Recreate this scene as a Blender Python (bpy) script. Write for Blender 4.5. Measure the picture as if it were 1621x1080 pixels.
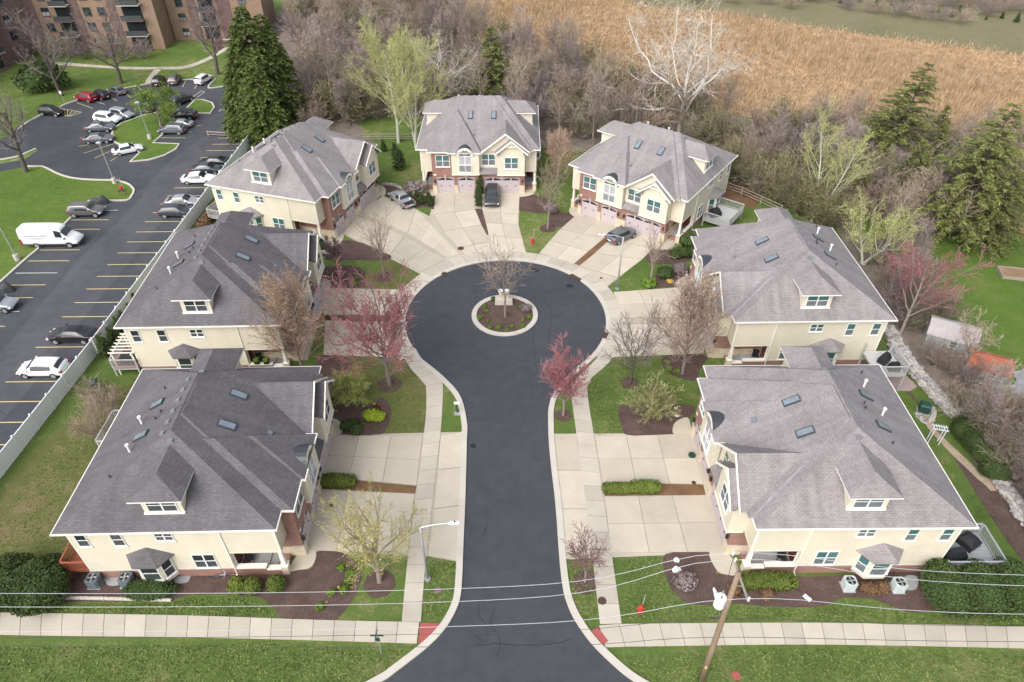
import bpy, bmesh, math, random
from mathutils import Vector, Matrix
from mathutils.geometry import tessellate_polygon
V = Vector
R = math.radians
for o in list(bpy.data.objects): bpy.data.objects.remove(o)
scene = bpy.context.scene
col = scene.collection
# ---------------------------------------------------------------- camera
cd = bpy.data.cameras.new('camera'); cam = bpy.data.objects.new('camera', cd); col.objects.link(cam)
cam.location = (0, 0, 45); cam.rotation_euler = (R(90 - 40.2), 0, 0)
cd.sensor_width = 36; cd.lens = 36 * 1108 / 1621; cd.clip_end = 3000; cd.clip_start = .5
scene.camera = cam
# ---------------------------------------------------------------- light: bright overcast day
SUN_EL, SUN_AZ = 44, 214          # azimuth measured clockwise from +Y
w = bpy.data.worlds.new('World'); scene.world = w; w.use_nodes = True
nt = w.node_tree; bg = nt.nodes['Background']
sky = nt.nodes.new('ShaderNodeTexSky'); sky.sky_type = 'NISHITA'; sky.sun_disc = False
sky.sun_elevation = R(SUN_EL); sky.sun_rotation = R(SUN_AZ); sky.air_density = 1.0; sky.dust_density = 3.0
hs = nt.nodes.new('ShaderNodeHueSaturation'); hs.inputs['Saturation'].default_value = .38
nt.links.new(sky.outputs[0], hs.inputs['Color']); nt.links.new(hs.outputs[0], bg.inputs['Color'])
bg.inputs['Strength'].default_value = .15
sd = bpy.data.lights.new('sun', 'SUN'); sun = bpy.data.objects.new('sun', sd); col.objects.link(sun)
sd.energy = 1.2; sd.angle = R(55); sd.color = (1, .975, .945)
az, el = R(SUN_AZ), R(SUN_EL)
sdir = V((math.sin(az) * math.cos(el), math.cos(az) * math.cos(el), math.sin(el)))
sun.rotation_euler = sdir.to_track_quat('Z', 'Y').to_euler()
scene.view_settings.view_transform = 'Standard'; scene.view_settings.look = 'None'
scene.view_settings.exposure = .78; scene.view_settings.gamma = 1
scene.view_settings.use_curve_mapping = False

# ---------------------------------------------------------------- helpers
def tag(o, label=None, cat=None, group=None, kind=None):
    if label: o['label'] = label
    if cat: o['category'] = cat
    if group: o['group'] = group
    if kind: o['kind'] = kind
    return o
def empty(name, loc=(0, 0, 0), rz=0):
    o = bpy.data.objects.new(name, None); col.objects.link(o); o.empty_display_size = .3
    o.location = loc; o.rotation_euler = (0, 0, rz); return o
def link(name, me, parent=None, loc=(0, 0, 0), rz=0):
    o = bpy.data.objects.new(name, me); col.objects.link(o)
    if parent: o.parent = parent
    o.location = loc; o.rotation_euler = (0, 0, rz); return o
def copy_tree(o, parent=None, swap=None):
    c = o.copy(); col.objects.link(c); c.parent = parent
    if swap and c.type == 'MESH':
        for i, s in enumerate(c.material_slots):
            if s.material and s.material.name in swap:
                m = swap[s.material.name]; s.link = 'OBJECT'; s.material = m
    for ch in o.children: copy_tree(ch, c, swap)
    return c
def planar_uv(me):
    uv = me.uv_layers.new(name='UVMap').data
    vs = me.vertices
    for p in me.polygons:
        n = p.normal
        if abs(n.z) > .999: ux, vx = V((1, 0, 0)), V((0, 1, 0))
        else:
            ux = V((0, 0, 1)).cross(n); ux.normalize(); vx = n.cross(ux)
        for li in p.loop_indices:
            co = vs[me.loops[li].vertex_index].co
            uv[li].uv = (co.dot(ux), co.dot(vx))
class MB:
    def __init__(s): s.v = []; s.f = []; s.m = []
    def _add(s, vs, fs, mi=0):
        b = len(s.v); s.v += [tuple(q) for q in vs]
        for f in fs: s.f.append(tuple(b + i for i in f)); s.m.append(mi)
    def poly(s, pts, mi=0): s._add(pts, [range(len(pts))], mi); return s
    def box(s, x0, x1, y0, y1, z0, z1, M=None, mi=0):
        p = [V((x, y, z)) for z in (z0, z1) for x, y in ((x0, y0), (x1, y0), (x1, y1), (x0, y1))]
        if M is not None: p = [M @ q for q in p]
        s._add(p, [(3, 2, 1, 0), (4, 5, 6, 7), (0, 1, 5, 4), (1, 2, 6, 5), (2, 3, 7, 6), (3, 0, 4, 7)], mi); return s
    def frustum(s, x0, x1, y0, y1, z0, z1, inset, mi=0):
        p = [(x0, y0, z0), (x1, y0, z0), (x1, y1, z0), (x0, y1, z0), (x0 + inset, y0 + inset, z1), (x1 - inset, y0 + inset, z1), (x1 - inset, y1 - inset, z1), (x0 + inset, y1 - inset, z1)]
        s._add(p, [(3, 2, 1, 0), (4, 5, 6, 7), (0, 1, 5, 4), (1, 2, 6, 5), (2, 3, 7, 6), (3, 0, 4, 7)], mi); return s
    def prism(s, pts, z0, z1, mi=0, bottom=True):
        n = len(pts); a = sum(pts[i][0] * pts[(i + 1) % n][1] - pts[(i + 1) % n][0] * pts[i][1] for i in range(n))
        if a < 0: pts = pts[::-1]
        b = len(s.v); s.v += [(q[0], q[1], z0) for q in pts] + [(q[0], q[1], z1) for q in pts]
        for i in range(n):
            j = (i + 1) % n; s.f.append((b + i, b + j, b + n + j, b + n + i)); s.m.append(mi)
        tri = tessellate_polygon([[V((q[0], q[1], 0)) for q in pts]])
        for t in tri:
            A, B, C = (pts[i] for i in t)
            cr = (B[0] - A[0]) * (C[1] - A[1]) - (B[1] - A[1]) * (C[0] - A[0])
            t = t if cr > 0 else t[::-1]
            s.f.append(tuple(b + n + i for i in t)); s.m.append(mi)
            if bottom: s.f.append(tuple(b + i for i in t[::-1])); s.m.append(mi)
        return s
    def flat(s, pts, z, mi=0):
        b = len(s.v); s.v += [(q[0], q[1], z) for q in pts]
        for t in tessellate_polygon([[V((q[0], q[1], 0)) for q in pts]]):
            A, B, C = (pts[i] for i in t)
            cr = (B[0] - A[0]) * (C[1] - A[1]) - (B[1] - A[1]) * (C[0] - A[0])
            s.f.append(tuple(b + i for i in (t if cr > 0 else t[::-1]))); s.m.append(mi)
        return s
    def tube(s, pts, rad, n=6, mi=0, cap=False):
        pts = [V(p) for p in pts]; b = len(s.v); ref = None
        for i, p in enumerate(pts):
            t = (pts[min(i + 1, len(pts) - 1)] - pts[max(i - 1, 0)])
            if t.length < 1e-9: t = V((0, 0, 1))
            t.normalize()
            if ref is None: ref = V((1, 0, 0)) if abs(t.x) < .8 else V((0, 1, 0))
            u = (ref - t * ref.dot(t)); u.normalize(); w_ = t.cross(u); ref = u
            r = rad[i] if hasattr(rad, '__len__') else rad
            for k in range(n):
                a = 2 * math.pi * k / n; q = p + (u * math.cos(a) + w_ * math.sin(a)) * r; s.v.append((q.x, q.y, q.z))
        for i in range(len(pts) - 1):
            for k in range(n):
                k2 = (k + 1) % n
                s.f.append((b + i * n + k, b + i * n + k2, b + (i + 1) * n + k2, b + (i + 1) * n + k)); s.m.append(mi)
        if cap:
            s.f.append(tuple(b + k for k in range(n))[::-1]); s.m.append(mi)
            e = b + (len(pts) - 1) * n; s.f.append(tuple(e + k for k in range(n))); s.m.append(mi)
        return s
    def cyl(s, x, y, z0, z1, r, n=16, mi=0, r1=None):
        return s.tube([(x, y, z0), (x, y, z1)], [r, r if r1 is None else r1], n, mi, True)
    def mesh(s, name, mats, uv=True, smooth=False):
        me = bpy.data.meshes.new(name); me.from_pydata(s.v, [], s.f)
        for m in (mats if isinstance(mats, (list, tuple)) else [mats]): me.materials.append(m)
        if any(s.m): me.polygons.foreach_set('material_index', s.m)
        if uv: planar_uv(me)
        if smooth: me.polygons.foreach_set('use_smooth', [True] * len(me.polygons))
        me.update(); return me
    def build(s, name, mats, parent=None, loc=(0, 0, 0), rz=0, uv=True, smooth=False):
        return link(name, s.mesh(name, mats, uv, smooth), parent, loc, rz)
def smooth_line(pts, k=6, closed=False):
    n = len(pts); out = []
    for i in range(n if closed else n - 1):
        if closed: p0, p1, p2, p3 = (V(pts[(i + d) % n]) for d in (-1, 0, 1, 2))
        else: p0, p1, p2, p3 = V(pts[max(i - 1, 0)]), V(pts[i]), V(pts[i + 1]), V(pts[min(i + 2, n - 1)])
        for j in range(k):
            t = j / k
            q = .5 * ((2 * p1) + (p2 - p0) * t + (2 * p0 - 5 * p1 + 4 * p2 - p3) * t * t + (3 * p1 - p0 - 3 * p2 + p3) * t ** 3)
            out.append(tuple(q))
    if not closed: out.append(tuple(pts[-1]))
    return out
def resample(pts, n):
    pts = [V(p) for p in pts]; L = [0]
    for a, b in zip(pts, pts[1:]): L.append(L[-1] + (b - a).length)
    out = []; j = 0
    for i in range(n + 1):
        t = L[-1] * i / n
        while j < len(L) - 2 and L[j + 1] < t: j += 1
        f = (t - L[j]) / max(1e-9, L[j + 1] - L[j]); out.append(tuple(pts[j].lerp(pts[j + 1], f)))
    return out
def offset_line(pts, d, closed=False):
    out = []; n = len(pts)
    for i in range(n):
        a = V(pts[(i - 1) % n if closed else max(i - 1, 0)]); b = V(pts[(i + 1) % n if closed else min(i + 1, n - 1)])
        t = (b - a); t.normalize(); out.append((pts[i][0] - t.y * d, pts[i][1] + t.x * d))
    return out
def strip(mb, a, b, z0, z1, closed=False, mi=0):
    """a raised band between two matching polylines"""
    n = len(a); base = len(mb.v)
    for p, q in zip(a, b): mb.v += [(p[0], p[1], z0), (p[0], p[1], z1), (q[0], q[1], z1), (q[0], q[1], z0)]
    for i in range(n if closed else n - 1):
        c0, c1 = base + 4 * i, base + 4 * ((i + 1) % n)
        for k in range(3): mb.f.append((c0 + k, c1 + k, c1 + k + 1, c0 + k + 1)); mb.m.append(mi)
    return mb
def sheet(name, pts, z, m, kind='structure', parent=None, uv=False):
    o = MB().flat(pts, z).build(name, m, parent, uv=uv)
    if kind and not parent: o['kind'] = kind
    return o
def noise_poly(pts, amp, seed, k=5, closed=True):
    rg = random.Random(seed); q = smooth_line(pts, k, closed)
    return [(x + rg.uniform(-amp, amp), y + rg.uniform(-amp, amp)) for x, y in q]
def inside(p, poly):
    x, y = p; c = False; j = len(poly) - 1
    for i in range(len(poly)):
        xi, yi = poly[i][:2]; xj, yj = poly[j][:2]
        if (yi > y) != (yj > y) and x < (xj - xi) * (y - yi) / (yj - yi) + xi: c = not c
        j = i
    return c

# ---------------------------------------------------------------- materials
MT = {}
def nodes(name):
    m = bpy.data.materials.new(name); m.use_nodes = True; MT[name] = m
    t = m.node_tree; b = t.nodes['Principled BSDF']; return m, t, b
def N(t, typ, **kw):
    n = t.nodes.new(typ)
    for k, v in kw.items():
        if k in n.inputs: n.inputs[k].default_value = v
        else: setattr(n, k, v)
    return n
def c4(c): return (c[0], c[1], c[2], 1)
def ramp(t, src, stops):
    r = t.nodes.new('ShaderNodeValToRGB'); el_ = r.color_ramp.elements
    while len(el_) < len(stops): el_.new(.5)
    for e, (p, c) in zip(el_, stops): e.position = p; e.color = c4(c)
    t.links.new(src, r.inputs[0]); return r.outputs[0]
def mixc(t, fac, a, b, mode='MIX'):
    n = t.nodes.new('ShaderNodeMix'); n.data_type = 'RGBA'; n.blend_type = mode
    for inp, val in ((n.inputs[0], fac), (n.inputs[6], a), (n.inputs[7], b)):
        if isinstance(val, bpy.types.NodeSocket): t.links.new(val, inp)
        elif isinstance(val, (int, float)): inp.default_value = val
        else: inp.default_value = c4(val)
    return n.outputs[2]
def noise(t, scale, detail=4, rough=.55, vec=None, out='Fac', dist=0):
    n = t.nodes.new('ShaderNodeTexNoise'); n.inputs['Scale'].default_value = scale; n.inputs['Detail'].default_value = detail
    n.inputs['Roughness'].default_value = rough; n.inputs['Distortion'].default_value = dist
    if vec is not None: t.links.new(vec, n.inputs['Vector'])
    return n.outputs[out]
def objco(t): return t.nodes.new('ShaderNodeTexCoord').outputs['Object']
def worldco(t): return t.nodes.new('ShaderNodeNewGeometry').outputs['Position']
def uvco(t): return t.nodes.new('ShaderNodeTexCoord').outputs['UV']
def bump(t, b, h, strength=.3, dist=.02):
    n = N(t, 'ShaderNodeBump'); n.inputs['Strength'].default_value = strength; n.inputs['Distance'].default_value = dist
    t.links.new(h, n.inputs['Height']); t.links.new(n.outputs[0], b.inputs['Normal'])
def mapr(t, src, a, b, c, d):
    n = t.nodes.new('ShaderNodeMapRange')
    for i, v in enumerate((a, b, c, d)): n.inputs[i + 1].default_value = v
    t.links.new(src, n.inputs[0]); return n.outputs[0]
def mul(t, a, k):
    n = t.nodes.new('ShaderNodeMath'); n.operation = 'MULTIPLY'
    for i, v in enumerate((a, k)):
        if isinstance(v, bpy.types.NodeSocket): t.links.new(v, n.inputs[i])
        else: n.inputs[i].default_value = v
    return n.outputs[0]
def hsv(t, c, val, sat=None):
    n = t.nodes.new('ShaderNodeHueSaturation'); t.links.new(c, n.inputs['Color']) if isinstance(c, bpy.types.NodeSocket) else setattr(n.inputs['Color'], 'default_value', c4(c))
    t.links.new(val, n.inputs['Value']); return n.outputs[0]
def plain(name, c, rough=.6, metal=0, var=.12, scale=3, coat=0, objrand=0, spec=.4):
    m, t, b = nodes(name)
    n_ = noise(t, scale, 4, .6, objco(t)); colr = mixc(t, n_, [x * (1 - var) for x in c], [min(1, x * (1 + var)) for x in c])
    if objrand:
        r = t.nodes.new('ShaderNodeObjectInfo').outputs['Random']; colr = hsv(t, colr, mapr(t, r, 0, 1, 1 - objrand, 1 + objrand))
    t.links.new(colr, b.inputs['Base Color']); b.inputs['Roughness'].default_value = rough; b.inputs['Metallic'].default_value = metal
    b.inputs['Specular IOR Level'].default_value = spec
    if coat: b.inputs['Coat Weight'].default_value = coat; b.inputs['Coat Roughness'].default_value = .06
    return m
def leafy(name, c1, c2, rough=.75, trans=0):
    m, t, b = nodes(name); g = t.nodes.new('ShaderNodeNewGeometry'); oi = t.nodes.new('ShaderNodeObjectInfo')
    colr = mixc(t, g.outputs['Random Per Island'], c1, c2)
    big = noise(t, .6, 3, .5, objco(t)); colr = hsv(t, colr, mapr(t, big, .3, .7, .75, 1.25))
    colr = hsv(t, colr, mapr(t, oi.outputs['Random'], 0, 1, .85, 1.15))
    t.links.new(colr, b.inputs['Base Color']); b.inputs['Roughness'].default_value = rough; b.inputs['Specular IOR Level'].default_value = .25
    return m
def grass(name, dark, mid, dry, dryamt, scale=1.0):
    """tufty lawn: dark clumps, mid green, straw-coloured thin spots"""
    m, t, b = nodes(name); co = worldco(t)
    def add(a, b_):
        n = t.nodes.new('ShaderNodeMath'); n.operation = 'ADD'; t.links.new(a, n.inputs[0]); t.links.new(b_, n.inputs[1]); return n.outputs[0]
    big = noise(t, .11 * scale, 5, .6, co, dist=.4); med = noise(t, .7, 6, .68, co, dist=.5); tuft = noise(t, 3.6, 6, .78, co, dist=.3); fine = noise(t, 26, 3, .75, co)
    k = add(add(mul(t, big, .8), mul(t, med, .7)), mul(t, tuft, .75))
    k = mapr(t, k, .82, 1.42, dryamt, 1 + dryamt)
    c = ramp(t, k, [(0, dark), (.36, [x * .9 + y * .1 for x, y in zip(mid, dark)]), (.62, [x * 1.12 for x in mid]), (.86, dry), (1, [x * 1.12 for x in dry])])
    c = hsv(t, c, mapr(t, fine, .25, .75, .62, 1.38)); t.links.new(c, b.inputs['Base Color']); b.inputs['Roughness'].default_value = .9; b.inputs['Specular IOR Level'].default_value = .15
    bump(t, b, add(tuft, fine), .9, .09); return m
G_FRONT = grass('lawn_grass', (.060, .112, .023), (.122, .18, .044), (.255, .245, .105), .04)
G_DRY = grass('dry_lawn_grass', (.075, .11, .028), (.14, .155, .05), (.235, .195, .10), .10)
G_BRIGHT = grass('bright_lawn_grass', (.068, .125, .02), (.112, .178, .034), (.18, .20, .065), -.02)
G_FAR = grass('meadow_grass', (.145, .14, .075), (.195, .18, .10), (.25, .205, .135), .10, .5)
def mk_asphalt(name, base, patch):
    m, t, b = nodes(name); co = worldco(t)
    big = noise(t, .12, 5, .6, co, dist=.6); mid = noise(t, .9, 5, .65, co); fine = noise(t, 30, 3, .8, co)
    c = mixc(t, mapr(t, big, .35, .7, 0, 1), base, patch); c = hsv(t, c, mapr(t, mid, .25, .75, .84, 1.16)); c = hsv(t, c, mapr(t, fine, .2, .8, .65, 1.35)); vo = t.nodes.new('ShaderNodeTexVoronoi'); vo.feature = 'DISTANCE_TO_EDGE'; vo.inputs['Scale'].default_value = .22; wob = t.nodes.new('ShaderNodeMix'); wob.data_type = 'VECTOR'; wob.inputs[0].default_value = .35; t.links.new(co, wob.inputs[4]); t.links.new(noise(t, .5, 4, .6, co, 'Color'), wob.inputs[5]); t.links.new(wob.outputs[1], vo.inputs['Vector']); crk = mul(t, mapr(t, vo.outputs['Distance'], 0, .006, .55, 0), mapr(t, noise(t, .15, 3, .6, co), .5, .6, 0, 1)); c = mixc(t, crk, c, (.018, .018, .02)); st_ = noise(t, .35, 6, .7, co, dist=1.5); c = mixc(t, mapr(t, st_, .64, .85, 0, .35), c, [x * .55 for x in base])
    t.links.new(c, b.inputs['Base Color']); b.inputs['Roughness'].default_value = .8; b.inputs['Specular IOR Level'].default_value = .3
    bump(t, b, fine, .4, .012); return m
ASPH = mk_asphalt('road_asphalt', (.053, .056, .066), (.063, .066, .077))
ASPH2 = mk_asphalt('lot_asphalt', (.052, .055, .066), (.080, .082, .092))
ASPH3 = mk_asphalt('worn_lot_asphalt', (.070, .072, .082), (.098, .098, .107))
def mk_concrete(name, c, var=.1):
    m, t, b = nodes(name); co = worldco(t); r = t.nodes.new('ShaderNodeObjectInfo').outputs['Random']
    big = noise(t, .5, 5, .65, co); fine = noise(t, 22, 3, .7, co)
    k = mixc(t, mapr(t, big, .3, .7, 0, 1), [x * .9 for x in c], [min(1, x * 1.06) for x in c]); k = hsv(t, k, mapr(t, r, 0, 1, 1 - var, 1 + var))
    stain = noise(t, 1.1, 6, .75, co, dist=1.0); k = mixc(t, mapr(t, stain, .58, .75, 0, .35), k, [x * .72 for x in c])
    k = hsv(t, k, mapr(t, fine, .2, .8, .93, 1.07)); t.links.new(k, b.inputs['Base Color']); b.inputs['Roughness'].default_value = .85
    bump(t, b, fine, .2, .006); return m
CONC = mk_concrete('driveway_concrete', (.525, .468, .375)); WALK = mk_concrete('sidewalk_concrete', (.49, .442, .365)); KERB = mk_concrete('kerb_concrete', (.54, .50, .44), .03)
PORCHC = mk_concrete('porch_concrete', (.34, .345, .35), .05); JOINT = plain('joint_dirt', (.16, .14, .11), .95); TANSTRIP = mk_concrete('tan_concrete', (.46, .41, .33))
def mk_mulch(name, c1, c2):
    m, t, b = nodes(name); co = worldco(t); vo = t.nodes.new('ShaderNodeTexVoronoi'); vo.inputs['Scale'].default_value = 14; t.links.new(co, vo.inputs['Vector'])
    bw = t.nodes.new('ShaderNodeRGBToBW'); t.links.new(vo.outputs['Color'], bw.inputs[0])
    c = mixc(t, bw.outputs[0], c1, c2); c = hsv(t, c, mapr(t, noise(t, .8, 5, .6, co), .25, .75, .7, 1.3)); c = hsv(t, c, mapr(t, noise(t, 40, 2, .6, co), .2, .8, .75, 1.25))
    t.links.new(c, b.inputs['Base Color']); b.inputs['Roughness'].default_value = .95; b.inputs['Specular IOR Level'].default_value = .1; bump(t, b, vo.outputs['Distance'], .8, .04); return m
MULCH = mk_mulch('bark_mulch', (.085, .056, .05), (.145, .097, .085)); MULCH2 = mk_mulch('dry_mulch', (.16, .09, .05), (.22, .13, .075))
FLOOR = mk_mulch('woodland_litter', (.17, .14, .115), (.26, .22, .18)); FLOOR2 = mk_mulch('bare_soil', (.25, .16, .10), (.32, .21, .13))
def mk_shingle(name, c1, c2, dark):
    m, t, b = nodes(name); uv = uvco(t)
    br = N(t, 'ShaderNodeTexBrick', offset=.5, offset_frequency=2); br.inputs['Scale'].default_value = 1
    br.inputs['Brick Width'].default_value = .31; br.inputs['Row Height'].default_value = .145; br.inputs['Mortar Size'].default_value = .012; br.inputs['Mortar Smooth'].default_value = .3
    br.inputs['Color1'].default_value = c4(c1); br.inputs['Color2'].default_value = c4(c2); br.inputs['Mortar'].default_value = c4(dark); br.inputs['Bias'].default_value = -.1
    t.links.new(uv, br.inputs['Vector']); co = worldco(t)
    c = hsv(t, br.outputs['Color'], mapr(t, noise(t, .35, 5, .65, co), .25, .75, .84, 1.16)); c = hsv(t, c, mapr(t, noise(t, 9, 4, .75, co), .25, .75, .88, 1.12))
    mp = t.nodes.new('ShaderNodeMapping'); mp.inputs['Scale'].default_value = (1.1, .10, 1); t.links.new(uv, mp.inputs['Vector']); c = hsv(t, c, mapr(t, noise(t, 1, 5, .65, mp.outputs[0]), .3, .7, .84, 1.14))
    t.links.new(c, b.inputs['Base Color']); b.inputs['Roughness'].default_value = .92; b.inputs['Specular IOR Level'].default_value = .2
    inv = mapr(t, br.outputs['Fac'], 0, 1, 1, 0); bump(t, b, inv, .5, .02); return m
SHING = mk_shingle('taupe_shingle', (.30, .273, .272), (.248, .226, .228), (.17, .155, .158))
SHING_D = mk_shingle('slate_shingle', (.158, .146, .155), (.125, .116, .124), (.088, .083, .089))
def mk_siding(name, c):
    m, t, b = nodes(name); uv = uvco(t); sep = t.nodes.new('ShaderNodeSeparateXYZ'); t.links.new(uv, sep.inputs[0])
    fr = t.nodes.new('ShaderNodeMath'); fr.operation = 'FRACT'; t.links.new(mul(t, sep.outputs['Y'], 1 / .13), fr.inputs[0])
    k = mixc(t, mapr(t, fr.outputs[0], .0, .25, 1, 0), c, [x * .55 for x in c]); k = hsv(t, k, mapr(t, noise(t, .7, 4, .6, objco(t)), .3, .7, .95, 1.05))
    t.links.new(k, b.inputs['Base Color']); b.inputs['Roughness'].default_value = .6; bump(t, b, fr.outputs[0], .4, .02); return m
CREAM = mk_siding('cream_siding', (.73, .67, .535))
def mk_brick(name, c1, c2, mo, bw=.22, bh=.075):
    m, t, b = nodes(name); br = N(t, 'ShaderNodeTexBrick', offset=.5); br.inputs['Scale'].default_value = 1
    for k, v in (('Brick Width', bw), ('Row Height', bh), ('Mortar Size', .009), ('Color1', c4(c1)), ('Color2', c4(c2)), ('Mortar', c4(mo))): br.inputs[k].default_value = v
    t.links.new(uvco(t), br.inputs['Vector']); c = hsv(t, br.outputs['Color'], mapr(t, noise(t, 1.2, 5, .6, objco(t)), .25, .75, .82, 1.18))
    t.links.new(c, b.inputs['Base Color']); b.inputs['Roughness'].default_value = .85; bump(t, b, mapr(t, br.outputs['Fac'], 0, 1, 1, 0), .4, .01); return m
BRICK = mk_brick('red_brick', (.30, .125, .09), (.235, .095, .072), (.36, .29, .25)); STONE = mk_brick('cream_stone_block', (.68, .58, .42), (.6, .5, .36), (.5, .43, .33), .4, .2)
PURL = mk_brick('mauve_brick', (.225, .145, .13), (.18, .115, .108), (.24, .18, .16)); TANB = mk_brick('tan_brick', (.31, .205, .14), (.255, .165, .115), (.30, .22, .165)); PURB = mk_brick('plum_brick', (.16, .095, .09), (.13, .075, .075), (.2, .14, .13))
TRIM = plain('cream_trim', (.82, .78, .68), .5, var=.04); WHITE = plain('white_paint', (.8, .8, .79), .45, var=.04); GUTTER = plain('white_gutter', (.78, .75, .7), .4, var=.05)
GAR = plain('mauve_garage_paint', (.50, .43, .45), .5, var=.04); BLACKM = plain('black_metal', (.02, .021, .024), .45); DKGREY = plain('dark_grey', (.06, .065, .07), .5)
BARREL = plain('black_barrel_metal', (.045, .05, .058), .35); GREYM = plain('grey_metal', (.4, .41, .42), .45, .4); GALV = plain('galvanised_steel', (.5, .52, .55), .4, .5)
DOORR = plain('dark_red_door', (.14, .03, .02), .4); SOFFIT = plain('soffit', (.6, .56, .47), .7); VENTM = plain('vent_grey', (.21, .22, .24), .6, .1); PVC = plain('white_pvc', (.8, .8, .8), .4)
def mk_glass(name, c, rough=.06):
    m, t, b = nodes(name); k = mixc(t, noise(t, 1.5, 3, .5, objco(t)), [x * .6 for x in c], [x * 1.4 for x in c]); t.links.new(k, b.inputs['Base Color'])
    b.inputs['Roughness'].default_value = rough; b.inputs['Specular IOR Level'].default_value = .8; return m
GLASS = mk_glass('window_glass', (.05, .14, .13)); GLASS_D = mk_glass('dark_window_glass', (.025, .032, .036)); SCREEN = mk_glass('insect_screen', (.13, .15, .16), .5); SCREEN_D = mk_glass('dark_screen', (.045, .055, .06), .5)
CURTAIN = mk_glass('curtained_glass', (.4, .4, .42), .15); AUTOGL = mk_glass('car_glass', (.025, .03, .034), .03); SKYL = mk_glass('skylight_glass', (.2, .24, .28), .12)
VINYL = plain('white_vinyl', (.76, .77, .80), .4, var=.05); LINEY = plain('yellow_line_paint', (.62, .5, .22), .8, var=.25, scale=6); LINEW = plain('white_line_paint', (.6, .58, .52), .8, var=.2, scale=6)
CEDAR = plain('red_stained_wood', (.33, .1, .055), .7, var=.2, scale=8); WOODG = plain('weathered_wood', (.30, .26, .22), .85, var=.25, scale=6); DECKG = plain('grey_deck_board', (.34, .35, .37), .7, var=.1, scale=5); DECKW = plain('pale_deck_board', (.5, .5, .49), .7, var=.1)
POLEW = plain('pole_wood', (.27, .19, .13), .85, var=.3, scale=4); WIREM = plain('aluminium_wire', (.45, .46, .48), .5); WIRED = plain('black_cable', (.05, .05, .06), .6)
TYRE = plain('tyre_rubber', (.018, .018, .019), .85); RIM = plain('alloy_rim', (.45, .46, .48), .35, .6); LAMPG = plain('headlight_glass', (.7, .72, .74), .12); TAIL = plain('tail_light_red', (.4, .012, .018), .2)
REDP = plain('hydrant_red', (.5, .04, .03), .45); ADA = plain('red_paver', (.36, .09, .08), .8, var=.15, scale=9); GREENP = plain('utility_green', (.016, .06, .045), .45); ROCK = plain('grey_rock', (.34, .32, .31), .9, var=.3, scale=3, objrand=.35); LIME = plain('limestone', (.5, .46, .4), .9, var=.2)
IRON = plain('rusty_iron', (.08, .045, .035), .8, var=.3, scale=6); TARP = plain('charcoal_tarp', (.05, .052, .058), .6, var=.25); REDROOF = plain('rust_red_roof', (.36, .115, .06), .8, var=.3, scale=2); SHEDG = plain('grey_shed_wall', (.40, .44, .43), .8); SHEDR = plain('pale_shed_roof', (.42, .38, .38), .85, var=.2)
BARK = plain('grey_brown_bark', (.24, .195, .17), .9, var=.25, scale=4, objrand=.15); BARKD = plain('dark_bark', (.1, .08, .072), .9, var=.25, scale=4, objrand=.15); BARKW = plain('white_bark', (.66, .63, .57), .85, var=.28, scale=2.5); BARKP = plain('pale_green_bark', (.5, .52, .42), .85, var=.2, scale=3)
TWIG = leafy('grey_twig', (.36, .30, .26), (.25, .205, .18)); TWIGP = leafy('purple_twig', (.29, .235, .225), (.2, .16, .16)); TWIGT = leafy('tan_twig', (.40, .285, .20), (.30, .21, .155)); TWIGB = leafy('brown_twig', (.37, .29, .22), (.26, .205, .16)); TWIGW = leafy('white_twig', (.6, .55, .48), (.42, .38, .33)); TWIGY = leafy('straw_twig', (.42, .40, .20), (.32, .31, .15)); TWIGR = leafy('red_brown_twig', (.30, .17, .16), (.22, .13, .125))
BUDR = leafy('red_bud', (.36, .085, .115), (.26, .06, .095)); BUDY = leafy('yellow_bud', (.62, .51, .15), (.5, .42, .12)); LEAFY = leafy('pale_yellow_green_leaf', (.50, .52, .20), (.40, .42, .15)); BUDT = leafy('tan_bud', (.46, .31, .22), (.36, .24, .175)); LEAFG = leafy('fresh_green_leaf', (.15, .23, .03), (.10, .17, .025)); LEAFP = leafy('plum_leaf', (.16, .06, .09), (.1, .045, .065)); LEAFO = leafy('olive_leaf', (.17, .18, .06), (.12, .125, .045)); BUDP = leafy('pink_bud', (.5, .36, .34), (.38, .27, .26))
NEEDLE = leafy('spruce_needle', (.13, .16, .042), (.065, .09, .024)); NEEDLE2 = leafy('pine_needle', (.19, .205, .06), (.105, .125, .04)); LAWNB = leafy('lawn_tuft', (.115, .185, .042), (.22, .235, .085)); YEW = leafy('yew_leaf', (.075, .115, .032), (.042, .07, .02)); BOX = leafy('boxwood_leaf', (.15, .19, .035), (.10, .135, .025)); LIMEL = leafy('lime_leaf', (.34, .42, .03), (.24, .33, .025)); REDLEAF = leafy('red_shrub_leaf', (.15, .045, .03), (.1, .03, .022)); FLOWER = leafy('yellow_flower', (.6, .47, .06), (.5, .36, .05))
REED = leafy('dry_reed', (.56, .40, .245), (.48, .34, .205)); DRYG = leafy('dry_ornamental_grass', (.19, .11, .06), (.13, .075, .04))

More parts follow.
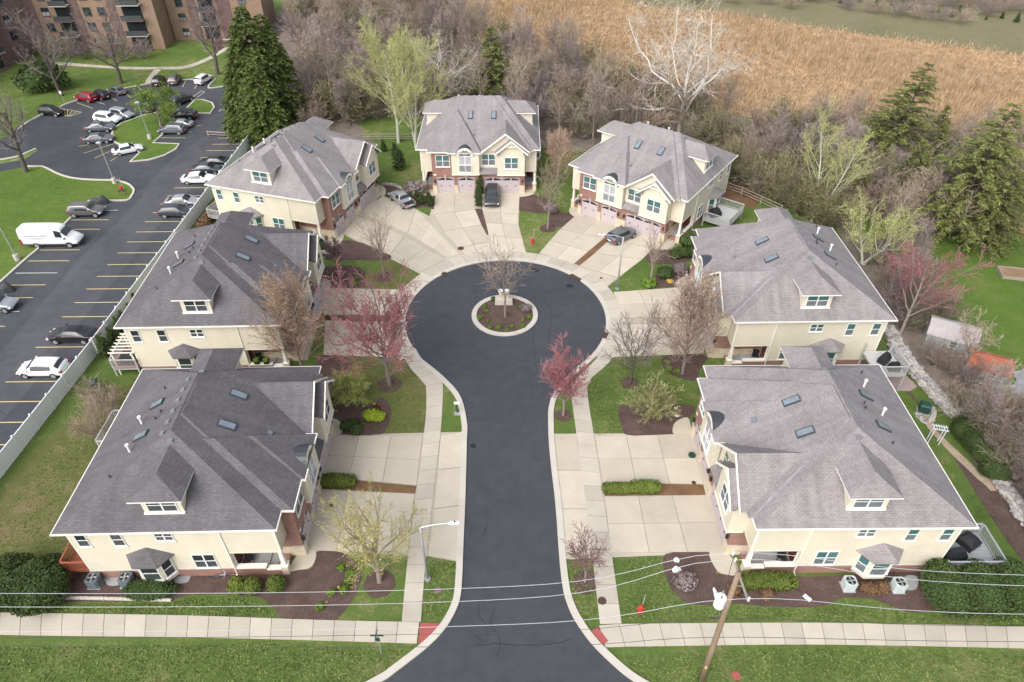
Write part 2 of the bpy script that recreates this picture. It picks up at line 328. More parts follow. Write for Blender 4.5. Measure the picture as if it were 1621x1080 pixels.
# ================================================================ THE SETTING
sheet('ground', [(-900, -400), (900, -400), (900, 1500), (-900, 1500)], 0, G_FRONT)
CX, CY, RR = -.65, 57.2, 10.35
left_edge = [(-10.37, 18.64), (-8.2, 19.86), (-7.4, 20.46), (-5.45, 22.15), (-4.31, 23.58), (-3.63, 25.27), (-3.52, 27.05), (-3.57, 29.73), (-3.66, 34.63), (-3.82, 39.93), (-3.93, 42.2), (-4.71, 45.45), (-6.5, 48.1), (-8.63, 50.42)]
right_edge = [(7.08, 50.33), (5.32, 48.27), (3.79, 45.82), (3.25, 43.89), (3.14, 41.97), (3.11, 39.93), (3.19, 37.18), (3.37, 33.29), (3.47, 27.42), (3.84, 24.94), (4.81, 22.92), (6.06, 21.35), (7.68, 19.86), (9.82, 18.64)]
a0 = math.atan2(left_edge[-1][1] - CY, left_edge[-1][0] - CX) % (2 * math.pi); a1 = math.atan2(right_edge[0][1] - CY, right_edge[0][0] - CX)
NA = 48
arc = [(CX + RR * math.cos(a0 + (a1 - a0) * i / NA), CY + RR * math.sin(a0 + (a1 - a0) * i / NA)) for i in range(1, NA)]
edge = smooth_line(left_edge, 6)[:-1] + [left_edge[-1]] + arc + smooth_line(right_edge, 6)
sheet('road', [(-60, 16.2), (-60, 4), (60, 4), (60, 16.2)], .006, ASPH)
sheet('cul_de_sac_road', [(-13, 15.9)] + edge + [(14, 15.9)], .012, ASPH)
k0 = offset_line(edge, .02); k1 = offset_line(edge, .5)
tag(strip(MB(), k0, k1, 0, .12).build('kerb', KERB), kind='structure')
# darker wheel path crack sealing on the road
rg = random.Random(4)
for q in ([(-1.11, 24.99), (-1.51, 23.84), (-0.86, 22.74), (-1, 21.48)], [(3.37, 60.63), (4.04, 57.32), (3.62, 53.25), (4.26, 50.88)], [(3.96, 22.74), (2.9, 22.4), (0.81, 22.23), (-0.85, 22.36), (-3.01, 22.15)]):
    ln = noise_poly(q, .05, 3, 8, False); tag(strip(MB(), ln, offset_line(ln, .05), .012, .0155).build('tar_seam', plain('tar', (.022, .022, .026), .6)), kind='structure')
def slab(parent, A, B, C, D, z0, z1, m, name='slab'):
    mb = MB(); cx = sum(p[0] for p in (A, B, C, D)) / 4; cy = sum(p[1] for p in (A, B, C, D)) / 4
    mb.prism([(p[0] - cx, p[1] - cy) for p in (A, B, C, D)], z0, z1, bottom=False); return mb.build(name, m, parent, (cx, cy, 0), uv=False)
def lerp2(a, b, t): return (a[0] + (b[0] - a[0]) * t, a[1] + (b[1] - a[1]) * t)
GAPM = .016
def slab_grid(parent, A, B, C, D, nu, nv, m, z=.06, gap=GAPM):
    """A-B one side, D-C the opposite one; nu cells along A-B, nv along A-D"""
    lu = (math.dist(A, B) + math.dist(D, C)) / 2 / nu; lv = (math.dist(A, D) + math.dist(B, C)) / 2 / nv; gu, gv = gap / lu, gap / lv
    for i in range(nu):
        for j in range(nv):
            pt = lambda u, v: lerp2(lerp2(A, B, u), lerp2(D, C, u), v)
            u0, u1, v0, v1 = (i + gu) / nu, (i + 1 - gu) / nu, (j + gv) / nv, (j + 1 - gv) / nv
            slab(parent, pt(u0, v0), pt(u1, v0), pt(u1, v1), pt(u0, v1), 0, z, m)
def paved(name, rows, z=.06, m=None, nus=None):
    e = empty(name); e['kind'] = 'structure'
    for r_ in rows:
        q, nu, nv = r_; slab_grid(e, *q, nu, nv, m or CONC, z)
        MB().flat(list(q), .03).build('joint_bed', JOINT, e, uv=False)
    return e
def walk(name, outer, inner, n, z=.065):
    e = empty(name); e['kind'] = 'structure'; a = resample(smooth_line(outer, 5), n); b = resample(smooth_line(inner, 5), n)
    MB().flat(a + b[::-1], .034).build('joint_bed', JOINT, e, uv=False)
    for i in range(n):
        g = .018 / max(.3, math.dist(a[i], a[i + 1])); slab(e, lerp2(a[i], a[i + 1], g), lerp2(b[i], b[i + 1], g), lerp2(b[i + 1], b[i], g), lerp2(a[i + 1], a[i], g), 0, z, WALK)
    return e
def arcpts(r, A0, A1, n): return [(CX + r * math.cos(R(A0 + (A1 - A0) * i / n)), CY + r * math.sin(R(A0 + (A1 - A0) * i / n))) for i in range(n + 1)]
AL, AR = math.degrees(a0), math.degrees(a1)
e = empty('circle_walk'); e['kind'] = 'structure'; n = 30
A_, B_ = arcpts(RR + .5, AL - 6, AR + 6, n), arcpts(RR + 1.95, AL - 6, AR + 6, n)
strip(MB(), A_, B_, 0, .034).build('joint_bed', JOINT, e, uv=False)
for i in range(n):
    slab(e, lerp2(A_[i], A_[i + 1], .012), lerp2(B_[i], B_[i + 1], .012), lerp2(B_[i + 1], B_[i], .012), lerp2(A_[i + 1], A_[i], .012), 0, .07, WALK)
walk('sidewalk', [(-10.8, 51.72), (-9.8, 49.42), (-8.67, 47.84), (-7.99, 46.9), (-7.7, 44.44), (-7.57, 40.65), (-7.59, 29.36), (-7.44, 23.84)], [(-9.47, 52.1), (-8.54, 50.14), (-7.31, 48.54), (-6.48, 47.41), (-6.25, 44.44), (-6.16, 40.65), (-6.25, 29.36), (-6.16, 23.84)], 20)
walk('sidewalk', [(10.07, 51.34), (9.17, 49.78), (8.02, 48.45), (7.02, 47.15), (6.91, 44.44), (7.04, 40.43), (7.25, 31.38), (7.38, 23.71)], [(8.88, 51.72), (8.15, 50.51), (6.79, 48.71), (5.6, 47.07), (5.43, 44.44), (5.57, 40.43), (5.81, 31.38), (5.93, 23.67)], 20)
walk('sidewalk', [(-53.53, 25.08), (-34.95, 24.52), (-22.36, 24.3), (-13.27, 23.98), (-6.25, 23.82)], [(-52.22, 23.53), (-34.08, 22.96), (-21.82, 22.79), (-12.97, 22.57), (-6.26, 22.36)], 33)
walk('sidewalk', [(5.84, 23.58), (7.47, 23.69), (18.3, 23.78), (25.09, 23.71), (34.38, 23.51), (50.92, 23.05)], [(6.11, 22.1), (7.86, 22.15), (17.86, 22.29), (24.49, 22.23), (33.56, 22.03), (49.68, 21.56)], 33)
slab(tag(empty('ramp_pad'), kind='structure'), *[(-6.16, 23.78), (-4.75, 23.73), (-5.6, 22.38), (-6.18, 22.36)], 0, .06, ADA, 'red_ramp_slab')
slab(tag(empty('ramp_pad'), kind='structure'), *[(5.73, 23.49), (6.36, 22.49), (5.95, 22.25), (5.28, 23.18)], 0, .08, ADA, 'red_ramp_slab')
# driveways, slab by slab
for q in ([(-15.88, 40.72), (-4.23, 41.08), (-3.82, 28.41), (-6.16, 28.88), (-7.64, 28.93), (-15.53, 29.3)], [(3.56, 40.86), (15.32, 40.94), (15.83, 29.2), (3.84, 28.62)], [(-17.03, 82.8), (-12.35, 79.48), (-10.4, 77.57), (-10.14, 84.01), (-5.01, 84.01), (-3.85, 79.48), (-3.91, 84.01), (1.05, 84.01), (0.82, 75.57), (1.73, 68.76), (-2.23, 68.23), (-5.52, 67.97), (-7.72, 67.18), (-10.32, 64.9), (-20.54, 73.35)], [(8.02, 77.73), (13.26, 75.42), (18.47, 72.92), (15, 67.84), (10.42, 62.36), (7.54, 65.65), (3.21, 69.03), (4.59, 71.92)]): sheet('driveway_base', q, .020, TANSTRIP)
paved('driveway', [([(-15.86, 40.65), (-7.66, 40.54), (-7.63, 35.31), (-15.97, 36.27)], 3, 2)]); paved('driveway', [([(-15.74, 34.94), (-7.7, 34.47), (-7.63, 29.04), (-15.55, 29.41)], 3, 2)])
paved('driveway_apron', [([(-6.12, 40.57), (-4.23, 41.08), (-4.1, 37.18), (-6.07, 36.92)], 1, 1), ([(-6.07, 36.86), (-4.09, 37.12), (-3.96, 33.41), (-6.05, 33.06)], 1, 1), ([(-6.05, 33), (-3.96, 33.35), (-3.83, 28.47), (-6.16, 28.93)], 1, 1)])
paved('driveway', [([(7.11, 40.43), (15.2, 40.86), (15.32, 35.44), (7.29, 35.63)], 3, 2)]); paved('driveway', [([(7.29, 34.2), (15.29, 34.32), (15.7, 29.25), (7.25, 29.15)], 3, 2)])
paved('driveway_apron', [([(3.56, 40.86), (5.54, 40.43), (5.73, 36.86), (3.64, 36.86)], 1, 1), ([(3.64, 36.79), (5.72, 36.79), (5.86, 33.06), (3.75, 33.06)], 1, 1), ([(3.75, 33), (5.85, 33), (5.9, 29.09), (3.84, 28.67)], 1, 1)])
paved('driveway', [([(-10.14, 84.01), (-5.01, 84.01), (-4.73, 79.32), (-9.96, 78.04)], 2, 1), ([(-9.95, 77.96), (-4.73, 79.24), (-3.8, 75.57), (-8.3, 73.94)], 2, 1), ([(-8.29, 73.86), (-3.8, 75.5), (-2.76, 71.5), (-6.46, 70.39)], 2, 1), ([(-6.46, 70.32), (-2.75, 71.43), (-2.32, 69.03), (-5.33, 68.63)], 2, 1)])
paved('driveway', [([(-4, 84.01), (1.05, 84.01), (0.84, 78.04), (-3.75, 78.84)], 2, 1), ([(-3.74, 78.76), (0.84, 77.96), (0.82, 75.57), (-3.26, 76.03)], 2, 1), ([(-3.26, 75.95), (0.82, 75.5), (1.18, 72.35), (-2.79, 72.92)], 2, 1), ([(-2.79, 72.85), (1.18, 72.28), (1.59, 69.16), (-2.25, 69.03)], 2, 1)])
paved('driveway', [([(-20.54, 73.35), (-14.24, 68.76), (-13.01, 72.63), (-19.48, 77.57)], 3, 1), ([(-14.2, 68.69), (-10.35, 65.15), (-7.76, 67.7), (-12.92, 72.56)], 2, 1)])
paved('driveway', [([(-19.43, 78.68), (-12.72, 73.5), (-12.35, 79.48), (-17.03, 82.8)], 2, 2), ([(-12.68, 73.43), (-7.43, 68.1), (-6.15, 68.89), (-12.3, 79.4)], 3, 2)])
paved('driveway', [([(8.02, 77.73), (13.25, 75.35), (11.07, 72.35), (5.94, 74.53)], 2, 1), ([(5.89, 74.45), (11.03, 72.28), (9.01, 69.57), (4.59, 71.92)], 2, 1), ([(4.54, 71.85), (8.97, 69.5), (7.05, 66.8), (3.21, 69.16)], 2, 1)])
paved('driveway', [([(13.85, 75.12), (18.32, 72.92), (16.59, 70.11), (11.82, 72.2)], 2, 1), ([(11.77, 72.13), (16.54, 70.04), (15.07, 67.84), (9.72, 69.16)], 2, 1), ([(9.67, 69.1), (15.02, 67.77), (11.87, 64.16), (7.67, 66.41)], 2, 1), ([(7.66, 66.35), (11.83, 64.1), (10.43, 62.48), (8.84, 64.16)], 1, 1)])
paved('driveway', [([(11, 61.43), (19.35, 62.42), (20.08, 57.01), (11.46, 56.9)], 3, 2)]); paved('driveway', [([(11.29, 55.86), (20.05, 55.96), (18.7, 51.34), (9.7, 50.78)], 3, 2)])
paved('driveway', [([(-21.26, 62.25), (-12.16, 61.89), (-10.96, 57.43), (-19.58, 57.43)], 3, 2)]); paved('driveway', [([(-19.25, 56.48), (-10.69, 56.27), (-11.66, 50.78), (-18.34, 51.1)], 3, 2)])
sheet('concrete_strip', [(11.46, 56.85), (20.07, 56.95), (20.06, 56.01), (11.3, 55.91)], .045, TANSTRIP); sheet('concrete_strip', [(-19.47, 77.73), (-13.02, 72.78), (-7.81, 67.84), (-7.46, 68.03), (-12.72, 73.43), (-19.36, 78.52)], .045, TANSTRIP)
sheet('concrete_strip', [(-12.26, 79.4), (-10.72, 77.57), (-9.96, 78.04), (-8.3, 73.94), (-6.46, 70.32), (-5.41, 68.76), (-6.12, 68.89)], .045, TANSTRIP); sheet('mulch_bed', [(-4.74, 79.48), (-3.85, 79.48), (-2.84, 73.35), (-3.02, 73.06), (-3.8, 75.57)], .05, MULCH)
sheet('mulch_bed', [(13.16, 75.27), (13.83, 74.97), (11.73, 72.06), (9.63, 69.03), (7.68, 66.54), (7.13, 66.93), (9.01, 69.57), (11.07, 72.35)], .05, MULCH2); sheet('mulch_bed', [(-19.55, 57.32), (-11.08, 57.32), (-10.84, 56.38), (-19.27, 56.58)], .05, MULCH)
sheet('mulch_bed', [(-15.94, 36.2), (-7.63, 35.25), (-7.67, 34.5), (-15.76, 35)], .05, MULCH2); sheet('mulch_bed', [(7.28, 35.57), (15.31, 35.38), (15.3, 34.38), (7.3, 34.26)], .05, MULCH2)
WALKWAYS = [[(-16.38, 42.65), (-15.4, 42.5), (-14.85, 41.9), (-14.71, 40.86), (-15.95, 40.79)], [(-15.48, 29.3), (-14.41, 29.3), (-14.42, 28.05), (-15.44, 27.75), (-16.09, 27.65)], [(14.49, 29.25), (15.75, 29.25), (16.15, 27.5), (15.31, 27.4), (14.65, 27.85)], [(13.94, 40.79), (14.06, 41.82), (14.68, 42.5), (15.54, 42.65), (15.3, 40.79)], [(7.42, 79.64), (8.29, 80.46), (9.45, 78.68), (8.52, 76.95), (7.41, 78.2)], [(18.12, 62.48), (18.22, 63.44), (19.31, 64.41), (20.3, 64.41), (19.92, 62.48)], [(-12.56, 84.71), (-10.2, 84.71), (-9.97, 82.97), (-12.07, 83.14)], [(0.97, 84.18), (3.01, 84.89), (2.8, 83.32), (1.04, 82.63)], [(-21.71, 64.41), (-20.82, 64.16), (-20.12, 63.32), (-20.01, 62.25), (-21.26, 62.25)], [(-18.5, 85.96), (-17.32, 85.42), (-16.78, 84.01), (-17.09, 82.63)], [(-23.56, 72.06), (-22.28, 73.21), (-20.46, 73.35), (-20.62, 70.94), (-22.37, 70.66)], [(17.84, 72.35), (19.49, 71.78), (18.75, 70.11), (16.74, 70.11)]]
for q in WALKWAYS: tag(MB().prism(smooth_line(q, 4, True), 0, .056).build('walkway', CONC, uv=False), kind='structure')
for q in ([(-16.24, 50.69), (-10.5, 51.34), (-8.07, 47.07), (-7.82, 44.44), (-7.69, 40.79), (-11.44, 40.79), (-10.71, 43.11), (-11.11, 44.44), (-12.54, 44.44), (-14.52, 45.41)], [(-20.46, 64.16), (-16.28, 64.41), (-14.61, 67.7), (-14.17, 68.76), (-10.39, 64.9), (-12.14, 61.78), (-16.33, 62.13)]): sheet('lawn', noise_poly(q, .1, 31, 3), .008, G_DRY)
sheet('lawn', noise_poly([(-40, 27), (-31.5, 27), (-31.6, 45), (-38.5, 45)], .4, 33, 5), .008, G_DRY)
# planting beds
def bed(q, seed, m=None, name='mulch_bed'): sheet(name, noise_poly(q, .05, seed, 7), .022, m or MULCH)
for i, q in enumerate([[(-44.11, 27.9), (-31.64, 28.26), (-23.11, 27.65), (-15.96, 27.65), (-15.39, 27.75), (-14.4, 27.95), (-14.44, 29.2), (-12.44, 29.2), (-10.82, 27.8), (-10.88, 25.98), (-11.96, 24.02), (-14.2, 24.11), (-15.68, 24.21), (-16.42, 24.89), (-18, 25.74), (-22.12, 25.83), (-23.59, 25.41), (-23.95, 25.31), (-42.6, 25.64)], [(-18.72, 50.88), (-16.27, 50.88), (-14.96, 48.62), (-14.52, 45.41), (-12.54, 44.44), (-11.98, 45.33), (-11.11, 44.44), (-10.71, 43.11), (-10.9, 41.6), (-11.44, 40.79), (-14.65, 40.83), (-14.86, 41.97), (-15.38, 42.65), (-16.45, 42.73), (-16.97, 44.44), (-18.12, 47.75)], [(-22.33, 66.28), (-19.86, 66.54), (-17.82, 66.41), (-16.65, 65.4), (-16.35, 64.41), (-16.44, 62.36), (-19.94, 62.25), (-20.11, 63.44), (-20.82, 64.16), (-21.71, 64.41)], [(-23.37, 70.11), (-22.42, 70.94), (-20.12, 71.92), (-17.04, 71.08), (-14.24, 68.76), (-14.61, 67.7), (-18.4, 67.7), (-21.5, 68.23)],
 [(-13.05, 82.97), (-9.97, 82.97), (-10, 79.48), (-10.86, 79.97), (-12.42, 80.13)], [(-17.28, 85.78), (-15.32, 85.06), (-15.84, 83.84), (-16.45, 82.8)], [(0.96, 82.46), (2.63, 83.14), (5.09, 81.95), (5.65, 79.97), (3.97, 78.36), (2.37, 78.68), (0.93, 79.16)], [(4.94, 78.52), (7.43, 78.52), (8, 77.42), (6.88, 76.03), (5.8, 74.82), (4.67, 75.88)], [(16.59, 70.11), (19.12, 70.52), (21.28, 70.11), (20.83, 67.84), (17.38, 66.8), (15.54, 67.57)], [(15.26, 62.36), (15.07, 63.44), (16.41, 64.78), (17.9, 65.65), (20.17, 65.9), (20.4, 64.53), (19.31, 64.41), (18.22, 63.44), (18.12, 62.48)], [(14.69, 50.97), (18.82, 51.06), (17.86, 49.06), (17.2, 47.58), (16, 47.75), (14.74, 48.71)], [(9.56, 43.81), (10.54, 44.36), (16.03, 44.28), (15.56, 42.73), (14.68, 42.5), (14.06, 41.82), (13.94, 40.83), (9.96, 40.72), (9.46, 41.97)],
 [(11.21, 29.04), (14.48, 29.2), (14.69, 27.85), (15.31, 27.4), (22.03, 27.25), (29.86, 27.65), (39.66, 26.65), (37.94, 23.84), (34.9, 24.43), (31.31, 24.85), (28.33, 24.57), (26.99, 24.57), (25.7, 25.22), (24.63, 25.6), (22.9, 25.55), (20.99, 24.94), (16.93, 25.03), (15.49, 25.17), (12.55, 25.08), (11.69, 25.6), (11.04, 26.7)], [(35.57, 47.75), (36.34, 47.75), (37.05, 39.93), (38.19, 35.88), (39.37, 30), (37.55, 27.65), (36.85, 30.55), (36.79, 37.18), (36.68, 43.65)]]): bed(q, i)
def ring_bed(p, r, seed): bed([(p[0] + r * math.cos(a * .7854), p[1] + r * math.sin(a * .7854)) for a in range(8)], seed)
for i, (p, r) in enumerate((((-9.35, 26.7), 1.1), ((-11.34, 46.99), 1.15), ((-14.21, 64.29), 1.1), ((4.39, 74.68), 1.0), ((10.99, 47.15), .9), ((4.54, 43.03), .75), ((5.16, 26.8), .95), ((22.45, 62.96), .4))): ring_bed(p, r, 40 + i)
# the planted island in the turning circle
IC = (-.75, 57.4)
circ = lambda r, n=48: [(IC[0] + r * math.cos(2 * math.pi * i / n), IC[1] + r * math.sin(2 * math.pi * i / n)) for i in range(n)]
tag(strip(MB(), circ(3.45)[::-1], circ(2.95)[::-1], 0, .14, True).build('island_kerb', KERB), kind='structure'); sheet('island_bed', circ(2.97), .10, MULCH)
# car park
LOT = [(-71.45, 89.85), (-68.39, 91.4), (-67.23, 91.4), (-65.97, 91.21), (-63.17, 89.28), (-60.74, 88.02), (-57.75, 87.41), (-54.53, 87.23), (-53.25, 86.86), (-52, 86.14), (-50.95, 85.06), (-50.42, 84.18), (-50.17, 82.97), (-50.31, 81.7), (-52.66, 81.62), (-55.14, 81.62), (-55.42, 77.63), (-55.87, 70.25), (-56.58, 63.24)] + [(-59.5, 24), (-43.4, 24)] + [(-42.3, 39.67), (-42.07, 44.68), (-41.96, 47.38), (-41.7, 52.29), (-41.42, 62.03), (-40.45, 85.24), (-39.68, 101.09), (-41.55, 110.27), (-44.27, 118.41), (-49.93, 122.22), (-52.83, 121.47), (-52.95, 125.91), (-60.73, 124.97), (-65.4, 122.52), (-67.42, 121.03), (-72.98, 115.74), (-74.58, 112.7), (-76.39, 107.49), (-76.56, 102.47), (-78.44, 97.35), (-75.68, 92.59), (-72.06, 94.21), (-71.09, 95.24), (-70.21, 97.13), (-69.71, 96.71), (-70.02, 93.8), (-72.76, 92.19), (-77.43, 91.01), (-89.62, 90.62), (-88.55, 89.09)]
sheet('car_park', LOT, .010, ASPH2)
sheet('worn_drive_lane', noise_poly([(-47.87, 97.99), (-45.61, 104.1), (-45.62, 112.88), (-43.29, 111.3), (-42.45, 96.28), (-43.19, 84.71), (-44.06, 66.67), (-44.47, 52.77), (-44.87, 42.27), (-45.88, 35.88), (-49.45, 35.88), (-49.93, 51.34), (-50.03, 68.63), (-48.71, 79.64), (-49.33, 87.41)], .2, 6), .014, ASPH3)
sheet('bright_lawn', [(-133.16, 89.85), (-71.45, 89.85), (-68.39, 91.4), (-67.23, 91.4), (-65.97, 91.21), (-63.17, 89.28), (-60.74, 88.02), (-57.75, 87.41), (-54.53, 87.23), (-53.25, 86.86), (-52, 86.14), (-50.95, 85.06), (-50.42, 84.18), (-50.17, 82.97), (-50.31, 81.7), (-52.66, 81.62), (-55.14, 81.62), (-55.42, 77.63), (-55.87, 70.25), (-56.58, 63.24)] + [(-59.5, 24), (-160, 24)], .015, G_BRIGHT)
kw = [[(-68.39, 91.4), (-67.23, 91.4), (-65.97, 91.21), (-63.17, 89.28), (-60.74, 88.02), (-57.75, 87.41), (-54.53, 87.23), (-53.25, 86.86), (-52, 86.14), (-50.95, 85.06), (-50.42, 84.18), (-50.17, 82.97), (-50.31, 81.7), (-52.66, 81.62)], [(-55.14, 81.62), (-55.42, 77.63), (-55.87, 70.25), (-56.58, 63.24)] + [(-59.5, 24)], [(-41.55, 110.27), (-39.68, 101.09), (-40.45, 85.24), (-41.42, 62.03), (-41.7, 52.29), (-41.96, 47.38), (-42.07, 44.68), (-42.3, 39.67)] + [(-43.4, 24)], [(-65.4, 122.52), (-67.42, 121.03), (-72.98, 115.74), (-74.58, 112.7), (-76.39, 107.49), (-76.56, 102.47)], [(-52.95, 125.91), (-60.73, 124.97), (-65.4, 122.52)], [(-45.43, 122.52), (-49.93, 122.22), (-52.83, 121.47), (-52.95, 125.91)], [(-70.21, 97.13), (-71.09, 95.24), (-72.06, 94.21), (-75.68, 92.59)]]
for q in kw:
    q = smooth_line(q, 4); tag(strip(MB(), offset_line(q, .13), offset_line(q, -.13), 0, .13).build('kerb', KERB), kind='structure')
isl = [(-61.06, 102.24), (-61.55, 103.96), (-61.35, 106.26), (-60.67, 107.09), (-59.24, 109.24), (-55.22, 111.56), (-53.19, 111.83), (-53.1, 115.87), (-52.08, 115.87), (-50.06, 114.5), (-49.07, 112.62), (-48.89, 110.37), (-51.92, 110.37), (-53.76, 106.26), (-53.58, 101.39), (-53.76, 98.91), (-49.69, 98.52), (-49.63, 96.92), (-50.49, 95.03), (-51.96, 93.64), (-54.33, 92.89), (-54.11, 97.35), (-57.79, 98.3), (-59.27, 99.31), (-60.27, 100.64)]
sheet('parking_island', isl, .135, G_BRIGHT); tag(strip(MB(), isl, offset_line(isl, .28, True), 0, .15, True).build('island_kerb', KERB), kind='structure')
RY = [28.8, 31.5, 34.2, 36.9, 39.6, 42.2, 44.76, 47.38, 49.85, 52.32, 54.75, 57.16, 59.61, 62.07, 64.47, 66.82, 69.24, 71.64, 73.91, 76.33, 78.6, 80.8, 82.97, 85.15, 87.4, 89.7, 92, 94.31, 96.6, 98.76, 100.94]
LY = [50.6, 53, 55.5, 57.97, 60.4, 62.75, 65.06, 67.5, 69.81, 72.1, 74.44, 76.7, 79.08]
def line_mark(x0, y0, x1, y1, m, w_=.11, z=.02):
    d = V((x1 - x0, y1 - y0)); n_ = V((-d.y, d.x)).normalized() * w_ / 2
    tag(MB().flat([(x0 + n_.x, y0 + n_.y), (x0 - n_.x, y0 - n_.y), (x1 - n_.x, y1 - n_.y), (x1 + n_.x, y1 + n_.y)], z).build('parking_line', m, uv=False), kind='structure')
xe = lambda y: -43.1 + (y - 29) * .0475
xw = lambda y: -56.5 + (y - 60) * .06
for i, y in enumerate(RY): line_mark(xe(y) - .25, y + .02, xe(y) - 4.95, y - .05, LINEY)
for i, y in enumerate(LY):
    if i != 9: line_mark(xw(y) + .35, y, xw(y) + 5.0, y + .06, LINEY if i % 3 else LINEW)
for A, B in (((-65.54, 100.87), (-62.12, 102.24)), ((-64.28, 97.99), (-61.58, 99.31)), ((-62.53, 95.65), (-59.5, 98.87)), ((-60.16, 94.1), (-58.09, 97.78)), ((-57.48, 93.19), (-57.01, 94.62)), ((-72.52, 114.77), (-68.78, 112.35)), ((-71.26, 116.15), (-67.59, 114.09)), ((-68.6, 117.84), (-66.24, 115.6)), ((-66.42, 119.27), (-64.49, 116.99)), ((-65.51, 122.37), (-63.84, 120.15)), ((-60.73, 124.66), (-60.15, 122.22)), ((-58.09, 125.13), (-57.5, 121.92)), ((-55.67, 125.28), (-55.1, 121.03)), ((-53.42, 100.98), (-49.59, 100.98)), ((-50.44, 105.29), (-48.74, 105.53)), ((-49.88, 103.16), (-49.3, 103.16))): line_mark(*A, *B, LINEY)
HB = [(-74.51, 112.62), (-69.91, 110.78), (-70.85, 109.12), (-71.83, 109.24)]
for i in range(4): line_mark(*HB[i], *HB[(i + 1) % 4], LINEY)
for t in (.2, .4, .6, .8): A = lerp2(HB[0], HB[1], t); B = lerp2(HB[3], HB[2], t); line_mark(*A, *B, LINEY)
for q in ([(-54.13, 116.71), (-53.65, 120), (-52.9, 119.71), (-53.4, 116.43)], [(-47.82, 111.3), (-47.61, 111.96), (-46.99, 111.96), (-47.2, 111.3)]):
    for i in range(4): line_mark(*q[i], *q[(i + 1) % 4], LINEW)
# paths by the flats
def path(a, b, n): walk('path', a, b, n, .04)
path([(-90.64, 134.87), (-84.42, 134.34), (-73.44, 132.28), (-66.26, 131.94), (-61.17, 132.45), (-58.94, 135.57), (-57.59, 139.53), (-55.88, 146.83)], [(-90.09, 133.82), (-83.75, 132.96), (-72.93, 131.1), (-65.8, 130.77), (-60.45, 131.1), (-58.04, 134.34), (-56.63, 138.44), (-54.88, 146.04)], 40)
path([(-65.81, 131.1), (-65.55, 127.5), (-64.85, 123.74)], [(-64.53, 131.1), (-64.3, 127.5), (-63.52, 124.05)], 5); path([(-66.35, 150.5), (-60.68, 149.06), (-56.37, 148.45)], [(-65.98, 149.47), (-60.35, 148.04), (-55.37, 146.83)], 12)
sheet('bare_soil', noise_poly([(-60.09, 148.04), (-56, 147.23), (-57.34, 140.65), (-59.19, 143.69)], .3, 8), .02, MULCH)
# woodland, marsh and meadow
WOOD = [(-54.03, 149.26), (-52.43, 167.26), (-46.72, 195.28), (-19.38, 195.28), (-15.83, 169.75), (-6.49, 148.45), (10.46, 131.44), (20.36, 117.84), (39.27, 108.24), (48.12, 104.58), (56.88, 97.35), (81.71, 95.24), (69.29, 74.97), (61.15, 77.26), (52.87, 73.21), (45.43, 66.67), (42.13, 60.63), (44.33, 55.24), (43.88, 46.9), (47.16, 44.44), (47.8, 39.93), (39.51, 26.41), (37.7, 27.9), (37.97, 34.01), (39.2, 44.44), (38.15, 52.77), (39.07, 60.63), (38.89, 79.64), (31.95, 87.41), (21.25, 96.28), (6.94, 97.13), (-14.29, 99.75), (-21.49, 100.19), (-25.04, 96.28), (-35.13, 99.53), (-40.22, 104.1)]
sheet('woodland_floor', noise_poly(WOOD, .6, 9, 4), .009, FLOOR)
sheet('rough_grass', noise_poly([(-23.66, 107.74), (-15.25, 108.99), (-14.17, 100.42), (-21.56, 100.64)], .5, 12, 4), .02, G_FRONT); sheet('rough_grass', noise_poly([(42.77, 78.04), (46.85, 77.26), (52.41, 77.26), (52.87, 73.21), (45.43, 66.67), (43.24, 69.3)], .5, 13, 4), .02, G_FRONT)
sheet('bare_soil', noise_poly([(27.03, 84.71), (31.72, 86.5), (32.04, 81.28), (29.97, 79.64)], .4, 15), .03, MULCH2); sheet('bare_soil', noise_poly([(61, 77.26), (72.77, 78.04), (68.58, 71.36), (62.79, 71.78), (59.77, 73.21)], .4, 16), .024, FLOOR2)
sheet('bright_lawn', noise_poly([(45.43, 66.67), (52.87, 73.21), (60.07, 72.35), (74.14, 70.66), (55.19, 42.88), (47.16, 44.44), (44.76, 46.9), (44.33, 55.24), (42.81, 60.63)], .4, 17, 4), .016, G_BRIGHT)
sheet('gravel_patch', noise_poly([(47.64, 48.62), (52.47, 49.51), (47.59, 41.38), (44.7, 42.88)], .3, 18), .03, mk_mulch('pale_gravel', (.3, .3, .32), (.42, .42, .44)))
sheet('gravel_patch', noise_poly([(37.86, 35.25), (36.31, 40.65), (36.29, 44.05), (36.91, 43.65), (36.85, 40.65), (38.63, 35.57)], .12, 19), .03, mk_mulch('tan_gravel', (.36, .28, .2), (.46, .37, .28)))
MARSH = [(-19.92, 201.82), (-15.94, 171.28), (-6.49, 148.45), (10.46, 131.44), (20.36, 117.84), (39.27, 108.24), (47.96, 104.1), (56.61, 96.71), (82.91, 94.21), (107.96, 134.17), (97.79, 136.99), (64.91, 154.32), (44.78, 165.3), (27.61, 173.35), (11.49, 201.82)]
sheet('marsh_ground', MARSH, .012, mk_mulch('reed_litter', (.46, .32, .19), (.54, .385, .235)))
sheet('meadow', [(15.68, 216.09), (27.61, 173.35), (44.78, 165.3), (64.91, 154.32), (97.79, 136.99), (111.58, 132.45), (157.74, 115.6), (260.92, 216.09)], .014, G_FAR)

